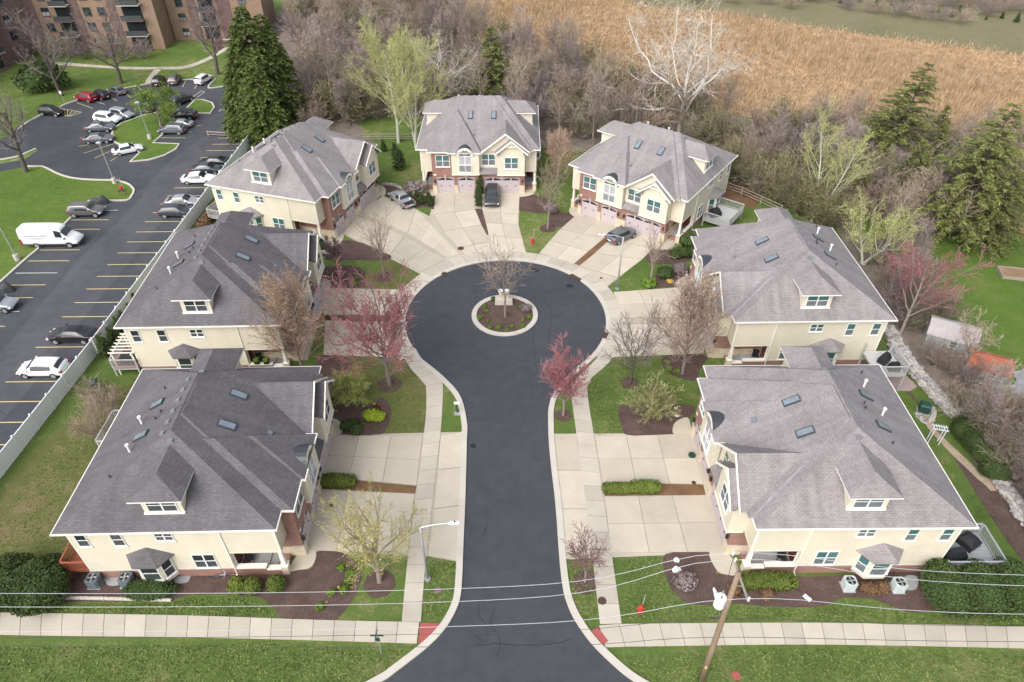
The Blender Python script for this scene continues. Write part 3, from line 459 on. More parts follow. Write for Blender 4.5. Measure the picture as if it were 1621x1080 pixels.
# ================================================================ DUPLEX HOUSES
# local frame: x along the garage front (left to right seen from the street), y towards the back, z up
Z0 = 5.95
def wallM(ox, oy, oz, face):
    """matrix with u right, v up, n out of the wall; seen from outside"""
    u, n = {'F': (V((1, 0, 0)), V((0, -1, 0))), 'L': (V((0, -1, 0)), V((-1, 0, 0))), 'R': (V((0, 1, 0)), V((1, 0, 0))), 'B': (V((-1, 0, 0)), V((0, 1, 0)))}[face] if isinstance(face, str) else face
    v = V((0, 0, 1)); return Matrix(((u.x, v.x, n.x, ox), (u.y, v.y, n.y, oy), (u.z, v.z, n.z, oz), (0, 0, 0, 1)))
def window(parent, M, w_, h, units=2, name='window', fr=WHITE, glass=None, screen=None, sill=True):
    """a framed window with sash panes; origin bottom centre"""
    glass = glass or GLASS; screen = screen or SCREEN; f = .055; mb = MB(); x0 = -w_ / 2
    mb.box(x0 - f, x0, -f, h + f, -.03, .06, M); mb.box(x0 + w_, x0 + w_ + f, -f, h + f, -.03, .06, M)
    mb.box(x0, x0 + w_, h, h + f, -.03, .06, M); mb.box(x0, x0 + w_, -f, 0, -.03, .06, M)
    uw = w_ / units
    for i in range(1, units): mb.box(x0 + i * uw - .045, x0 + i * uw + .045, 0, h, -.03, .055, M)
    for i in range(units):
        a, b = x0 + i * uw + (.045 if i else 0), x0 + (i + 1) * uw - (.045 if i < units - 1 else 0)
        mb.box(a, b, h * .5 - .025, h * .5 + .025, -.03, .045, M)
    if sill: mb.box(x0 - f - .05, x0 + w_ + f + .05, -f - .08, -f - .002, -.03, .1, M)
    o = mb.build(name, fr, parent)
    for i in range(units):
        a, b = x0 + i * uw + (.045 if i else 0), x0 + (i + 1) * uw - (.045 if i < units - 1 else 0)
        MB().box(a, b, h * .5 + .025, h, .0, .014, M).build('pane', glass, o); MB().box(a, b, 0, h * .5 - .025, .0, .018, M).build('pane', screen, o)
    return o
def hip(mb, x0, x1, y0, y1, z, sL, sR, sF, sB):
    if sB:
        yr = (sF * y0 + sB * y1) / (sF + sB); h = sF * (yr - y0); xl, xr = x0 + h / sL, x1 - h / sR
        A, B, C, D = (x0, y0, z), (x1, y0, z), (x1, y1, z), (x0, y1, z); E, F = (xl, yr, z + h), (xr, yr, z + h)
        mb.poly([A, B, F, E]); mb.poly([B, C, F]); mb.poly([C, D, E, F]); mb.poly([D, A, E])
    else:   # front hip whose ridge runs back into the main roof
        xm = (sL * x0 + sR * x1) / (sL + sR); h = sL * (xm - x0); ya = y0 + (h / sF if sF else 0)
        A, B, C, D = (x0, y0, z), (x1, y0, z), (x1, y1, z), (x0, y1, z); E, F = (xm, ya, z + h), (xm, y1, z + h)
        if sF: mb.poly([A, B, E])
        mb.poly([B, C, F, E]); mb.poly([D, A, E, F])
    return h
def build_house():
    H = empty('duplex_house')
    # ---- walls
    mb = MB(); mb.box(0, 15, .45, 14.15, 2.75, 5.9); mb.box(0, 15, 4.0, 14.15, .9, 2.749)
    mb.box(7.65, 10.05, .02, .6, 3.2, 5.9); mb.build('siding_wall', CREAM, H)
    mb = MB(); mb.box(-.03, 15.03, 3.98, 14.18, 0, .9)
    mb.box(-.03, 1.5, .6, 3.98, 0, .34); mb.box(13.5, 15.03, .6, 3.98, 0, .34); mb.build('brick_base', BRICK, H)
    MB().box(-.05, 15.05, 3.96, 14.2, .88, .96).build('base_ledge', LIME, H)
    mb = MB(); g = -.45
    mb.box(1.5, 1.98, g, .25, 0, 2.3); mb.box(4.28, 4.76, g, .25, 0, 2.3); mb.box(6.98, 8.22, g, .25, 0, 2.3); mb.box(12.88, 13.5, g, .25, 0, 2.3)
    mb.box(1.5, 13.5, g, .25, 2.3, 2.9); mb.box(1.5, 4.1, g, .449, 2.9, 5.9)
    mb.box(1.5, 1.75, .25, 4.0, 0, 2.75); mb.box(13.25, 13.5, .25, 4.0, 0, 2.75); mb.box(7.5, 7.75, .25, 1, 0, 2.75)
    mb.build('brick_wall', BRICK, H)
    for a, b in ((1.5, 1.98), (4.28, 4.76), (6.98, 8.22), (12.88, 13.5)):
        m2 = MB().box(a - .04, b + .04, g - .06, .26, 0, 1.12)
        if a == 1.5: m2.box(1.46, 1.7, .26, 3.95, 0, 1.12)
        if b == 13.5: m2.box(13.3, 13.54, .26, 3.95, 0, 1.12)
        m2.build('stone_pier', STONE, H); MB().box(a - .07, b + .07, g - .09, .27, 1.12, 1.19).build('pier_cap', LIME, H)
    # ---- garage doors
    for a, b, nw in ((1.98, 4.28, 2), (4.76, 6.98, 2), (8.22, 12.88, 4)):
        M = wallM(a, -.36, 0, 'F'); W_ = b - a; mb = MB().box(0, W_, 0, 2.3, -.06, 0, M)
        nc = nw; cw = W_ / nc
        for i in range(nc):
            for z0, z1 in ((.08, .6), (.66, 1.16), (1.22, 1.72)): mb.box(i * cw + .08, (i + 1) * cw - .08, z0, z1, 0, .025, M)
        d = mb.build('garage_door', GAR, H)
        for i in range(nc):
            c_ = (i + .5) * cw; l, r_ = i * cw + .1, (i + 1) * cw - .1; edge_l = i % 2 == 0; zl, zr = (1.98, 2.2) if edge_l else (2.2, 1.98)
            m2 = MB(); m2.poly([M @ V((l, 1.86, .03)), M @ V((r_, 1.86, .03)), M @ V((r_, zr, .03)), M @ V(((l + r_) / 2, (zl + zr) / 2 + .04, .03)), M @ V((l, zl, .03))]); m2.build('garage_window', GLASS_D, d)
            MB().box(c_ - .05, c_ + .05, .95, 1.15, .026, .05, M).build('handle', BLACKM, d)
        MB().box(W_ / 2 - .1, W_ / 2 + .1, 2.3, 2.62, -.1, .13, M).build('keystone', LIME, H)
    for x in (1.74, 7.2, 8.0, 13.2):
        l = MB().box(x - .08, x + .08, g - .2, g - .02, 1.62, 1.95); l.frustum(x - .1, x + .1, g - .22, g - .005, 1.95, 2.05, .06); l.build('wall_lamp', BLACKM, H)
    MB().box(1.66, 1.98, g - .03, g, 2.55, 2.75).build('number_plate', WHITE, H)
    # ---- projecting bays of the upper floor
    MB().box(4.1, 7.65, -.78, .44, 2.85, 5.93).build('bay_wall', CREAM, H)
    mb = MB(); mb.box(10.0, 13.5, -.86, .44, 2.85, 5.9); pk = 5.9 + 1.5
    mb.poly([(9.95, -.86, 5.9), (13.6, -.86, 5.9), (11.78, -.86, pk)]); mb.build('gable_wall', CREAM, H)
    mb = MB(); mb.poly([(8.2, -.3, 5.9), (13.95, -.3, 5.9), (11.06, -.3, 8.12)]); mb.build('upper_gable_wall', CREAM, H)
    for nm, a, b in (('bay_skirt', 4.05, 7.7), ('gable_skirt', 9.95, 13.55)):
        y = -.82 if nm == 'bay_skirt' else -.92; MB().box(a, b, y, .3, 2.76, 2.86).build(nm, TRIM, H)
    mb = MB(); mb.poly([(7.7, -.74, 2.92), (9.98, -.74, 2.92), (9.98, .02, 3.45), (7.7, .02, 3.45)]); mb.poly([(7.7, -.74, 2.84), (7.7, .02, 2.84), (9.98, .02, 2.84), (9.98, -.74, 2.84)]); mb.poly([(7.7, -.74, 2.84), (9.98, -.74, 2.84), (9.98, -.74, 2.92), (7.7, -.74, 2.92)])
    mb.build('ledge_roof', SHING, H)
    # ---- windows of the front
    window(H, wallM(2.95, g, 3.85, 'F'), 1.7, 1.5); window(H, wallM(8.83, .02, 3.85, 'F'), 1.65, 1.45); window(H, wallM(11.78, -.86, 3.8, 'F'), 1.65, 1.45)
    M = wallM(5.85, -.78, 3.2, 'F'); aw = window(H, M, 1.5, 2.15, 2, 'arched_window', glass=CURTAIN, screen=SCREEN)
    n = 12; arcp = [(.75 * math.cos(math.pi * i / n), 2.3 + .75 * math.sin(math.pi * i / n)) for i in range(n + 1)]
    MB().poly([M @ V((x, y, .09)) for x, y in arcp]).build('arch_pane', GLASS, aw)
    mb = MB(); zt = 2.3
    for i in range(n):
        a, b = math.pi * i / n, math.pi * (i + 1) / n
        q = [(r_ * math.cos(t), zt + r_ * math.sin(t)) for t in (a, b) for r_ in (.75, 1.08)]
        P4 = [q[0], q[1], q[3], q[2]]
        mb.poly([M @ V((x, y, .16)) for x, y in P4]); mb.poly([M @ V((q[1][0], q[1][1], .16)), M @ V((q[1][0], q[1][1], -.4)), M @ V((q[3][0], q[3][1], -.4)), M @ V((q[3][0], q[3][1], .16))])
        mb.poly([M @ V((q[0][0], q[0][1], -.0)), M @ V((q[0][0], q[0][1], .16)), M @ V((q[2][0], q[2][1], .16)), M @ V((q[2][0], q[2][1], 0))])
    for t in (math.pi / 4, math.pi / 2, 3 * math.pi / 4):
        u_ = V((math.cos(t), math.sin(t), 0)); v_ = V((-u_.y, u_.x, 0)) * .02
        mb.poly([M @ (V((0, zt, .12)) + q) for q in (u_ * .12 - v_, u_ * .75 - v_, u_ * .75 + v_, u_ * .12 + v_)])
    mb.build('arch_trim', TRIM, H)
    mb = MB()
    for i in range(n):
        a, b = math.pi * i / n, math.pi * (i + 1) / n; r_ = 1.13
        p_, q_ = (5.85 + r_ * math.cos(a), 5.5 + r_ * math.sin(a)), (5.85 + r_ * math.cos(b), 5.5 + r_ * math.sin(b))
        mb.poly([(p_[0], -.93, p_[1]), (p_[0], 1.3, p_[1]), (q_[0], 1.3, q_[1]), (q_[0], -.93, q_[1])][::-1])
        mb.poly([(p_[0], -.93, p_[1]), (q_[0], -.93, q_[1]), (5.85 + (q_[0] - 5.85) * .94, -.93, 5.5 + (q_[1] - 5.5) * .94), (5.85 + (p_[0] - 5.85) * .94, -.93, 5.5 + (p_[1] - 5.5) * .94)])
    mb.build('barrel_roof', BARREL, H)
    rl = MB()   # the little balcony rail under the arched window
    for x in (-.8, .8): rl.box(x - .025, x + .025, .05, 1.0, .06, .12, M)
    rl.box(-.8, .8, .95, 1.0, .06, .12, M); rl.box(-.8, .8, .05, .09, .06, .12, M)
    for i in range(1, 12): rl.box(-.8 + i * .133 - .01, -.8 + i * .133 + .01, .09, .95, .08, .1, M)
    rl.build('balcony_rail', WHITE, H)
    # ---- roof: five interlocking pieces, one surface
    mb = MB()
    hip(mb, -.45, 15.45, 0, 14.6, Z0, .82, .82, .575, .575)
    hip(mb, 1.1, 14.6, -.27, 14.4, Z0 - .004, .82, .82, .575, .575)
    hip(mb, 1.05, 7.9, -.80, 7, Z0 + .004, .85, 1.02, .575, 0)
    hip(mb, 3.65, 7.95, -1.06, 5, Z0 - .008, 1.0, 1.06, .60, 0)
    hip(mb, 8.0, 14.12, -.72, 5, Z0 + .002, .79, .79, 0, 0)
    hip(mb, 9.68, 13.88, -1.3, 1.6, Z0 - .05, .84, .84, 0, 0)
    roof = mb.build('roof', SHING, H)
    mb = MB()
    for a, b, y0, y1 in ((-.45, 15.45, 0, 14.6), (1.05, 7.95, -.80, .2), (3.65, 7.95, -1.06, -.8), (13.3, 14.6, -.27, .2)): mb.box(a + .01, b - .01, y0 + .01, y1 - .01, Z0 - .13, Z0 - .02)
    mb.build('soffit', SOFFIT, roof)
    def gutter(pts):
        m3 = MB()
        for p_, q_ in zip(pts, pts[1:]):
            d = V((q_[0] - p_[0], q_[1] - p_[1])).normalized(); nn = V((d.y, -d.x)) * .036
            a, b = (p_[0] - d.x * .05, p_[1] - d.y * .05), (q_[0] + d.x * .05, q_[1] + d.y * .05)
            m3.prism([(a[0] - nn.x, a[1] - nn.y), (b[0] - nn.x, b[1] - nn.y), (b[0] + nn.x, b[1] + nn.y), (a[0] + nn.x, a[1] + nn.y)], Z0 - .13, Z0 + .012)
        return m3.build('gutter', GUTTER, roof)
    gutter([(1.03, 0), (-.47, 0), (-.47, 14.62), (15.47, 14.62), (15.47, 0), (14.1, 0)]); gutter([(1.03, .0), (1.03, -.82), (3.63, -.82)]); gutter([(3.63, -.82), (3.63, -1.08), (4.6, -1.08)]); gutter([(7.05, -1.08), (7.97, -1.08), (7.97, -.3), (8.1, -.3)])
    def rake(p0, p1, p2, y0, y1, hh=.17):
        m3 = MB()
        for A, B in ((p0, p1), (p1, p2)):
            a0_, b0_ = V((A[0], 0, A[1])), V((B[0], 0, B[1]))
            q = [(a0_.x, a0_.z + .05), (b0_.x, b0_.z + .05), (b0_.x, b0_.z - hh), (a0_.x, a0_.z - hh)]
            for y, flip in ((y0, 1), (y1, 0)):
                f_ = [(x, y, z) for x, z in q]; m3.poly(f_[::-1] if flip else f_)
            for i in range(4):
                j = (i + 1) % 4; m3.poly([(q[i][0], y0, q[i][1]), (q[i][0], y1, q[i][1]), (q[j][0], y1, q[j][1]), (q[j][0], y0, q[j][1])])
        return m3.build('bargeboard', TRIM, H)
    rake((7.95, Z0 - .03), (11.06, Z0 + 2.42), (14.17, Z0 - .03), -.78, -.70); rake((9.62, Z0 - .09), (11.78, Z0 + 1.72), (13.94, Z0 - .09), -1.37, -1.28)
    # carved gable ornament and eave returns
    mb = MB()
    mb.box(10.95, 12.61, -1.3, -1.22, 6.85, 6.95); mb.box(11.74, 11.82, -1.3, -1.22, 6.95, 7.5)
    for s in (-1, 1): mb.tube([(11.78 + s * .05, -1.26, 7.35), (11.78 + s * .3, -1.26, 7.15), (11.78 + s * .42, -1.26, 6.95)], .04, 5)
    mb.build('gable_ornament', TRIM, H)
    for x in (9.68, 13.3):
        mb = MB(); mb.poly([(x, -1.28, 5.9), (x + .6, -1.28, 5.9), (x + .6, -.9, 6.12), (x, -.9, 6.12)]); mb.poly([(x, -1.28, 5.78), (x, -.9, 5.78), (x + .6, -.9, 5.78), (x + .6, -1.28, 5.78)]); mb.poly([(x, -1.28, 5.78), (x + .6, -1.28, 5.78), (x + .6, -1.28, 5.9), (x, -1.28, 5.9)]); mb.poly([(x, -1.28, 5.78), (x, -1.28, 5.9), (x, -.9, 6.12), (x, -.9, 5.78)]); mb.poly([(x + .6, -1.28, 5.78), (x + .6, -.9, 5.78), (x + .6, -.9, 6.12), (x + .6, -1.28, 5.9)]); mb.build('eave_return', SHING, H)
    # ---- side walls, mirrored left and right
    for s in ('L', 'R'):
        X = (lambda x: x) if s == 'L' else (lambda x: 15 - x)
        wx = X(0); sg = -1 if s == 'L' else 1
        window(H, wallM(wx, 7.8, 4.45, s), 1.1, .78); window(H, wallM(wx, 10.95, 3.95, s), .68, 1.28, 1); window(H, wallM(wx, 13.3, 3.95, s), .68, 1.28, 1)
        window(H, wallM(wx, 5.9, 1.12, s), 1.45, 1.5)
        # bay window
        y0, y1, pr = 8.05, 10.75, .8; pts = [(wx - .05 * -sg, y0), (wx + sg * pr, y0 + .65), (wx + sg * pr, y1 - .65), (wx - .05 * -sg, y1)]
        pts = [(wx, y0), (wx + sg * pr, y0 + .65), (wx + sg * pr, y1 - .65), (wx, y1)]
        bay = MB().prism(pts, .42, 2.78).build('bay', CREAM, H)
        mb = MB(); ep = [(wx, y0 - .3), (wx + sg * (pr + .3), y0 + .52), (wx + sg * (pr + .3), y1 - .52), (wx, y1 + .3)]; ap = (wx, (y0 + y1) / 2, 3.62); zb = 2.80
        for a, b in zip(ep, ep[1:]):
            f_ = [(a[0], a[1], zb), (b[0], b[1], zb), ap]; mb.poly(f_ if s == 'R' else f_[::-1])
            g_ = [(a[0], a[1], zb - .1), (b[0], b[1], zb - .1), (b[0], b[1], zb), (a[0], a[1], zb)]; mb.poly(g_ if s == 'R' else g_[::-1])
        b_ = [(p_[0], p_[1], zb - .1) for p_ in ep]; mb.poly(b_ if s == 'L' else b_[::-1])
        mb.build('bay_roof', SHING, bay)
        window(H, wallM(wx + sg * pr, (y0 + y1) / 2, .95, s), 1.1, 1.55, 1)
        for (a, b) in ((pts[0], pts[1]), (pts[2], pts[3])):
            d = V((b[0] - a[0], b[1] - a[1], 0)).normalized(); nn = V((d.y, -d.x, 0))
            if nn.x * sg < 0: nn = -nn
            u_ = V((-nn.y, nn.x, 0)); c_ = ((a[0] + b[0]) / 2, (a[1] + b[1]) / 2); window(H, wallM(c_[0], c_[1], .95, (u_, nn)), .62, 1.55, 1)
        # porch: floor, steps, parapets, column, door
        xa, xb = sorted((X(.02), X(1.46)))
        MB().box(xa, xb, 1.9, 4.0, .34, .48).build('porch_floor', PORCHC, H)
        for k, (ya, yb, zt_) in enumerate(((1.25, 1.9, .36), (.65, 1.25, .20))): MB().box(xa, xb, ya, yb, .05, zt_).build('step', PORCHC, H)
        xc0, xc1 = sorted((X(-.02), X(.22)))
        mb = MB(); mb.box(xc0, xc1, 1.9, 4.0, .34, .86); mb.box(xc0, xc1, .85, 1.9, .34, .62); mb.build('porch_wall', BRICK, H)
        mb = MB(); xd0, xd1 = sorted((X(-.09), X(.29))); mb.box(xd0, xd1, 1.86, 3.96, .86, .98); mb.box(xd0, xd1, .85, 1.86, .62, .73); mb.build('parapet_cap', TRIM, H)
        cx_ = X(.17); mb = MB(); mb.box(cx_ - .24, cx_ + .24, .38, .86, .02, .95); mb.build('column_pedestal', STONE, H); MB().box(cx_ - .28, cx_ + .28, .34, .9, .95, 1.03).build('pedestal_cap', TRIM, H)
        MB().frustum(cx_ - .15, cx_ + .15, .47, .77, 1.03, 2.74, .04).build('column', TRIM, H)
        dx = X(.78); M = wallM(dx, 3.99, .48, 'F'); fr_ = MB(); fr_.box(-.56, -.48, 0, 2.1, -.02, .05, M); fr_.box(.48, .56, 0, 2.1, -.02, .05, M); fr_.box(-.48, .48, 2.03, 2.1, -.02, .05, M); fr_.build('door_frame', WHITE, H)
        d = MB().box(-.48, .48, 0, 2.03, -.02, .03, M).build('door', DOORR, H); MB().box(.34, .42, .95, 1.05, .03, .09, M).build('handle', GALV, d)
        MB().box(*sorted((X(.4), X(1.1))), 3.3, 3.85, .481, .5).build('doormat', plain('brown_mat', (.12, .09, .06), .95), H)
        # corner boards, downspout
        MB().box(*sorted((X(-.02), X(.1))), .43, .55, 2.72, 5.85).build('corner_board', TRIM, H); MB().box(*sorted((X(-.02), X(.1))), 14.05, 14.17, .96, 5.85).build('corner_board', TRIM, H)
        mb = MB(); mb.box(*sorted((X(-.075), X(-.005))), 4.05, 4.12, .2, 5.85); mb.box(*sorted((X(-.4), X(-.005))), 4.06, 4.14, .12, .2); mb.build('downspout', TRIM, H)
        mb = MB(); mb.box(*sorted((X(-.03), X(1.6))), .42, 4.0, 2.70, 2.76); mb.build('porch_soffit', SOFFIT, H)
        # dormer
        xf = X(.52); zb = 6.70; zt_ = 8.52; back = X(3.1); ya, yb = 6.0, 8.6
        dm = MB(); x0_, x1_ = sorted((xf, back)); dm.box(x0_, x1_, ya, yb, zb, zt_); dm = dm.build('dormer', CREAM, H)
        mb = MB(); xo = X(.02); xk = X(4.7); e0, e1 = ya - .42, yb + .42; ym = (ya + yb) / 2; rise = .62 * (e1 - e0) / 2; xap = X(.02 + rise / .75); zt_ -= .02
        A, B, E, F, C, D = (xo, e0, zt_), (xo, e1, zt_), (xap, ym, zt_ + rise), (xk, ym, zt_ + rise), (xk, e0, zt_), (xk, e1, zt_)
        for f_ in ([B, A, E], [A, C, F, E], [D, B, E, F]): mb.poly(f_ if s == 'L' else f_[::-1])
        mb.build('dormer_roof', SHING, dm)
        mb = MB(); xi = X(3.15)
        x0_, x1_ = sorted((xo, xi)); mb.box(x0_, x1_, e0, e1, zt_ - .13, zt_ - .012); mb.build('dormer_fascia', GUTTER, dm)
        window(H, wallM(xf, ym, zb + .24, s), 1.85, 1.2)
        MB().box(*sorted((X(.40), X(.54))), ya - .03, yb + .03, zb - .02, zb + .1).build('dormer_sill', TRIM, dm)
    # ---- things on the roof (sub-parts of it)
    def on_front(x, y): return Z0 + .575 * (y + .27)
    def on_back(x, y): return Z0 + .575 * (14.6 - y)
    def slope_box(name, m, x, y, w_, l, h, front, base=.0, kid=None):
        zc = on_front(x, y) if front else on_back(x, y); sl = .575 if front else -.575
        yv = V((0, 1, sl)).normalized(); xv = V((1, 0, 0)); nv = xv.cross(yv)
        Mx = Matrix(((xv.x, yv.x, nv.x, x), (xv.y, yv.y, nv.y, y), (xv.z, yv.z, nv.z, zc), (0, 0, 0, 1)))
        return Mx, MB().box(-w_ / 2, w_ / 2, -l / 2, l / 2, base - .05, h, Mx).build(name, m, roof)
    for x, y, fr_ in ((6.4, 4.45, 1), (9.45, 4.45, 1), (5.7, 10.2, 0), (8.8, 10.2, 0)):
        Mx, o = slope_box('skylight', DKGREY, x, y, .62, 1.25, .13, fr_)
        MB().box(-.24, .24, -.55, .55, .131, .145, Mx).build('skylight_pane', SKYL, roof)
    for x in (4.7, 5.75, 6.8, 7.85, 8.9, 9.95): slope_box('ridge_vent', VENTM, x, 7.95, .32, .36, .13, 0)
    for x in (4.2, 10.8):
        zc = on_back(x, 7.7) - .25; MB().frustum(x - .24, x + .24, 7.05, 7.53, zc - .4, zc + .16, .05).build('ridge_vent', VENTM, roof)
    for x, y in ((4.5, 10.6), (7.3, 10.9)): MB().cyl(x, y, on_back(x, y) - .1, on_back(x, y) + .6, .08, 8).cyl(x, y, on_back(x, y) + .6, on_back(x, y) + .72, .13, 8).build('vent_pipe', PVC, roof)
    for x, y in ((6.9, 9.5), (7.5, 9.3), (10.4, 10.2), (2.6, 11.3)): MB().cyl(x, y, on_back(x, y) - .1, on_back(x, y) + .28, .06, 8).build('vent_pipe', DKGREY, roof)
    slope_box('roof_vent', VENTM, 6.9, 1.9, .34, .34, .16, 1)
    # ---- rear windows and patio doors
    for x in (2.2, 5.4, 9.6, 12.8): window(H, wallM(x, 14.15, 3.9, 'B'), 1.5, 1.35)
    for x in (3.6, 11.4): window(H, wallM(x, 14.15, 1.0, 'B'), 1.9, 1.7, name='patio_window')
    MB().box(7.55, 7.65, -.29, -.2, .1, 5.85).build('downspout', TRIM, H)
    return H
HOUSES = {}
house0 = build_house()
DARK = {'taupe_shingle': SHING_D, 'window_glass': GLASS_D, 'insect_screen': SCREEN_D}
def place_house(key, lf, xdir, label, dark=False):
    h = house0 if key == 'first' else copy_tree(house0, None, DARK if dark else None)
    xd = V((xdir[0], xdir[1])).normalized(); yd = V((-xd.y, xd.x))
    o = V(lf) + xd * .45   # lf: left front eave corner at (-.45, 0)
    h.location = (o.x, o.y, 0); h.rotation_euler = (0, 0, math.atan2(xd.y, xd.x))
    for a, b in ((1.5, 7.4), (7.65, 13.5)): q = [h.matrix_basis @ V((x, y, 0)) for x, y in ((a, -.9), (b, -.9), (b, -.3), (a, -.3))]; sheet('garage_threshold', [(p.x, p.y) for p in q], .027, CONC)
    tag(h, label, 'house', 'cream and brick duplex houses round the cul-de-sac'); HOUSES[key] = h; return h
place_house('first', (30.2 - 14.6 + .3, 43.0), (.008, -1), 'cream duplex house at the near right corner, beside the utility pole, with grey-brown roof')
place_house('right', (19.6, 64.7), (.02, -1), 'cream duplex house in the middle of the right side, behind the bare pear tree')
place_house('upper right', (7.03, 79.97), (.81, -.586), 'cream and brick duplex house turned diagonally with a grey hatchback in its drive')
place_house('centre', (-12.31, 84.15), (1, -.008), 'brick and cream duplex house facing straight down the street at the head of the cul-de-sac')
place_house('upper left', (-22.2, 70.45), (.297, .955), 'cream and brick duplex house turned diagonally with a silver pickup in its drive')
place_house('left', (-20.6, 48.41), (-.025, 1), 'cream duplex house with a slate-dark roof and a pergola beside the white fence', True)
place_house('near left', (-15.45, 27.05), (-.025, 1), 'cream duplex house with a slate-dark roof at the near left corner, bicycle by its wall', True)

# ================================================================ TREES, SHRUBS, REEDS
def rot_dir(d, ang, azm):
    d = d.normalized(); ref = V((0, 0, 1)) if abs(d.z) < .95 else V((1, 0, 0)); u = d.cross(ref).normalized(); w_ = d.cross(u)
    return (d * math.cos(ang) + (u * math.cos(azm) + w_ * math.sin(azm)) * math.sin(ang)).normalized()
def grow(rg, out, p, d, L, r, lvl, S, azm=0):
    n = S['seg'][lvl]; pts = [p]; rad = [r]; tip = S.get('tip', .25); wob = S['wob'][lvl]; up = S['up'][lvl]
    for i in range(n):
        d = (d + V((rg.gauss(0, wob), rg.gauss(0, wob), rg.gauss(0, wob) + up))).normalized(); p = p + d * (L / n); pts.append(p); rad.append(r * (1 - (i + 1) / n * (1 - tip)))
    out[lvl].append((pts, rad))
    if lvl + 1 >= len(S['seg']): return
    k = S['n'][lvl]; t0 = S['t0'][lvl]
    for j in range(k):
        t = t0 + (1 - t0) * (j + rg.random()) / k; f = t * n; i = min(n - 1, int(f)); q = pts[i].lerp(pts[i + 1], f - i); tang = pts[i + 1] - pts[i]
        azm += 2.4 + rg.uniform(-.5, .5); ang = S['ang'][lvl] * rg.uniform(.75, 1.25) * (1 - S.get('close', [0, 0, 0, 0])[lvl] * t)
        cl = L * S['len'][lvl] * (1 - S['fall'][lvl] * t) * rg.uniform(.75, 1.2); cr = (rad[i] * (1 - (f - i)) + rad[i + 1] * (f - i)) * S['rr'][lvl]
        grow(rg, out, q, rot_dir(tang, ang, azm), cl, max(.008, cr), lvl + 1, S, azm)
def tree_meshes(name, seed, S, bark, twig, leaf=None, leafn=0, leafs=.08, leafspread=.15, minr=.014, split=2):
    rg = random.Random(seed); out = [[] for _ in S['seg']]
    stems = S.get('stems', 1)
    for s in range(stems):
        d = V((0, 0, 1)) if stems == 1 else rot_dir(V((0, 0, 1)), S.get('splay', .3) * rg.uniform(.6, 1.2), s * 6.283 / stems + rg.random())
        d = (d + V(S.get('lean', (0, 0, 0)))).normalized()
        grow(rg, out, V((rg.uniform(-.15, .15) * (stems > 1), rg.uniform(-.15, .15) * (stems > 1), -.1)), d, S['L'] * rg.uniform(.85, 1) if stems > 1 else S['L'], S['r'], 0, S, rg.random() * 6)
    a, b, lf = MB(), MB(), MB()
    for lv, brs in enumerate(out):
        for pts, rad in brs:
            rad = [max(minr, x) for x in rad]
            if lv < split: a.tube(pts, rad, 7 if lv == 0 else 5)
            else: b.tube(pts, rad, 3)
    if leaf and leafn:
        for pts, rad in out[-1] + (out[-2] if S.get('leaf2') else []):
            for _ in range(leafn):
                f = rg.random() * (len(pts) - 1); i = int(f); q = pts[i].lerp(pts[i + 1], f - i) + V((rg.gauss(0, leafspread), rg.gauss(0, leafspread), rg.gauss(0, leafspread)))
                u = V((rg.gauss(0, 1), rg.gauss(0, 1), rg.gauss(0, 1))).normalized(); w_ = rot_dir(u, 1.57, rg.random() * 6.28); s = leafs * rg.uniform(.6, 1.3)
                lf.poly([q - u * s, q + w_ * s * .55, q + u * s, q - w_ * s * .55])
    res = [('trunk', a.mesh(name + '_trunk', bark, False, True)), ('twigs', b.mesh(name + '_twigs', twig, False))]
    if lf.f: res.append(('leaves' if S.get('leafname') is None else S['leafname'], lf.mesh(name + '_leaves', leaf, False)))
    return res
def plant(name, parts, xy, label, cat='tree', group=None, s=1.0, rz=0, sz=None, tilt=(0, 0)):
    e = empty(name, (xy[0], xy[1], 0), rz); e.scale = (s, s, sz or s); e.rotation_euler = (tilt[0], tilt[1], rz)
    for nm, me in parts: link(nm, me, e)
    return tag(e, label, cat, group)
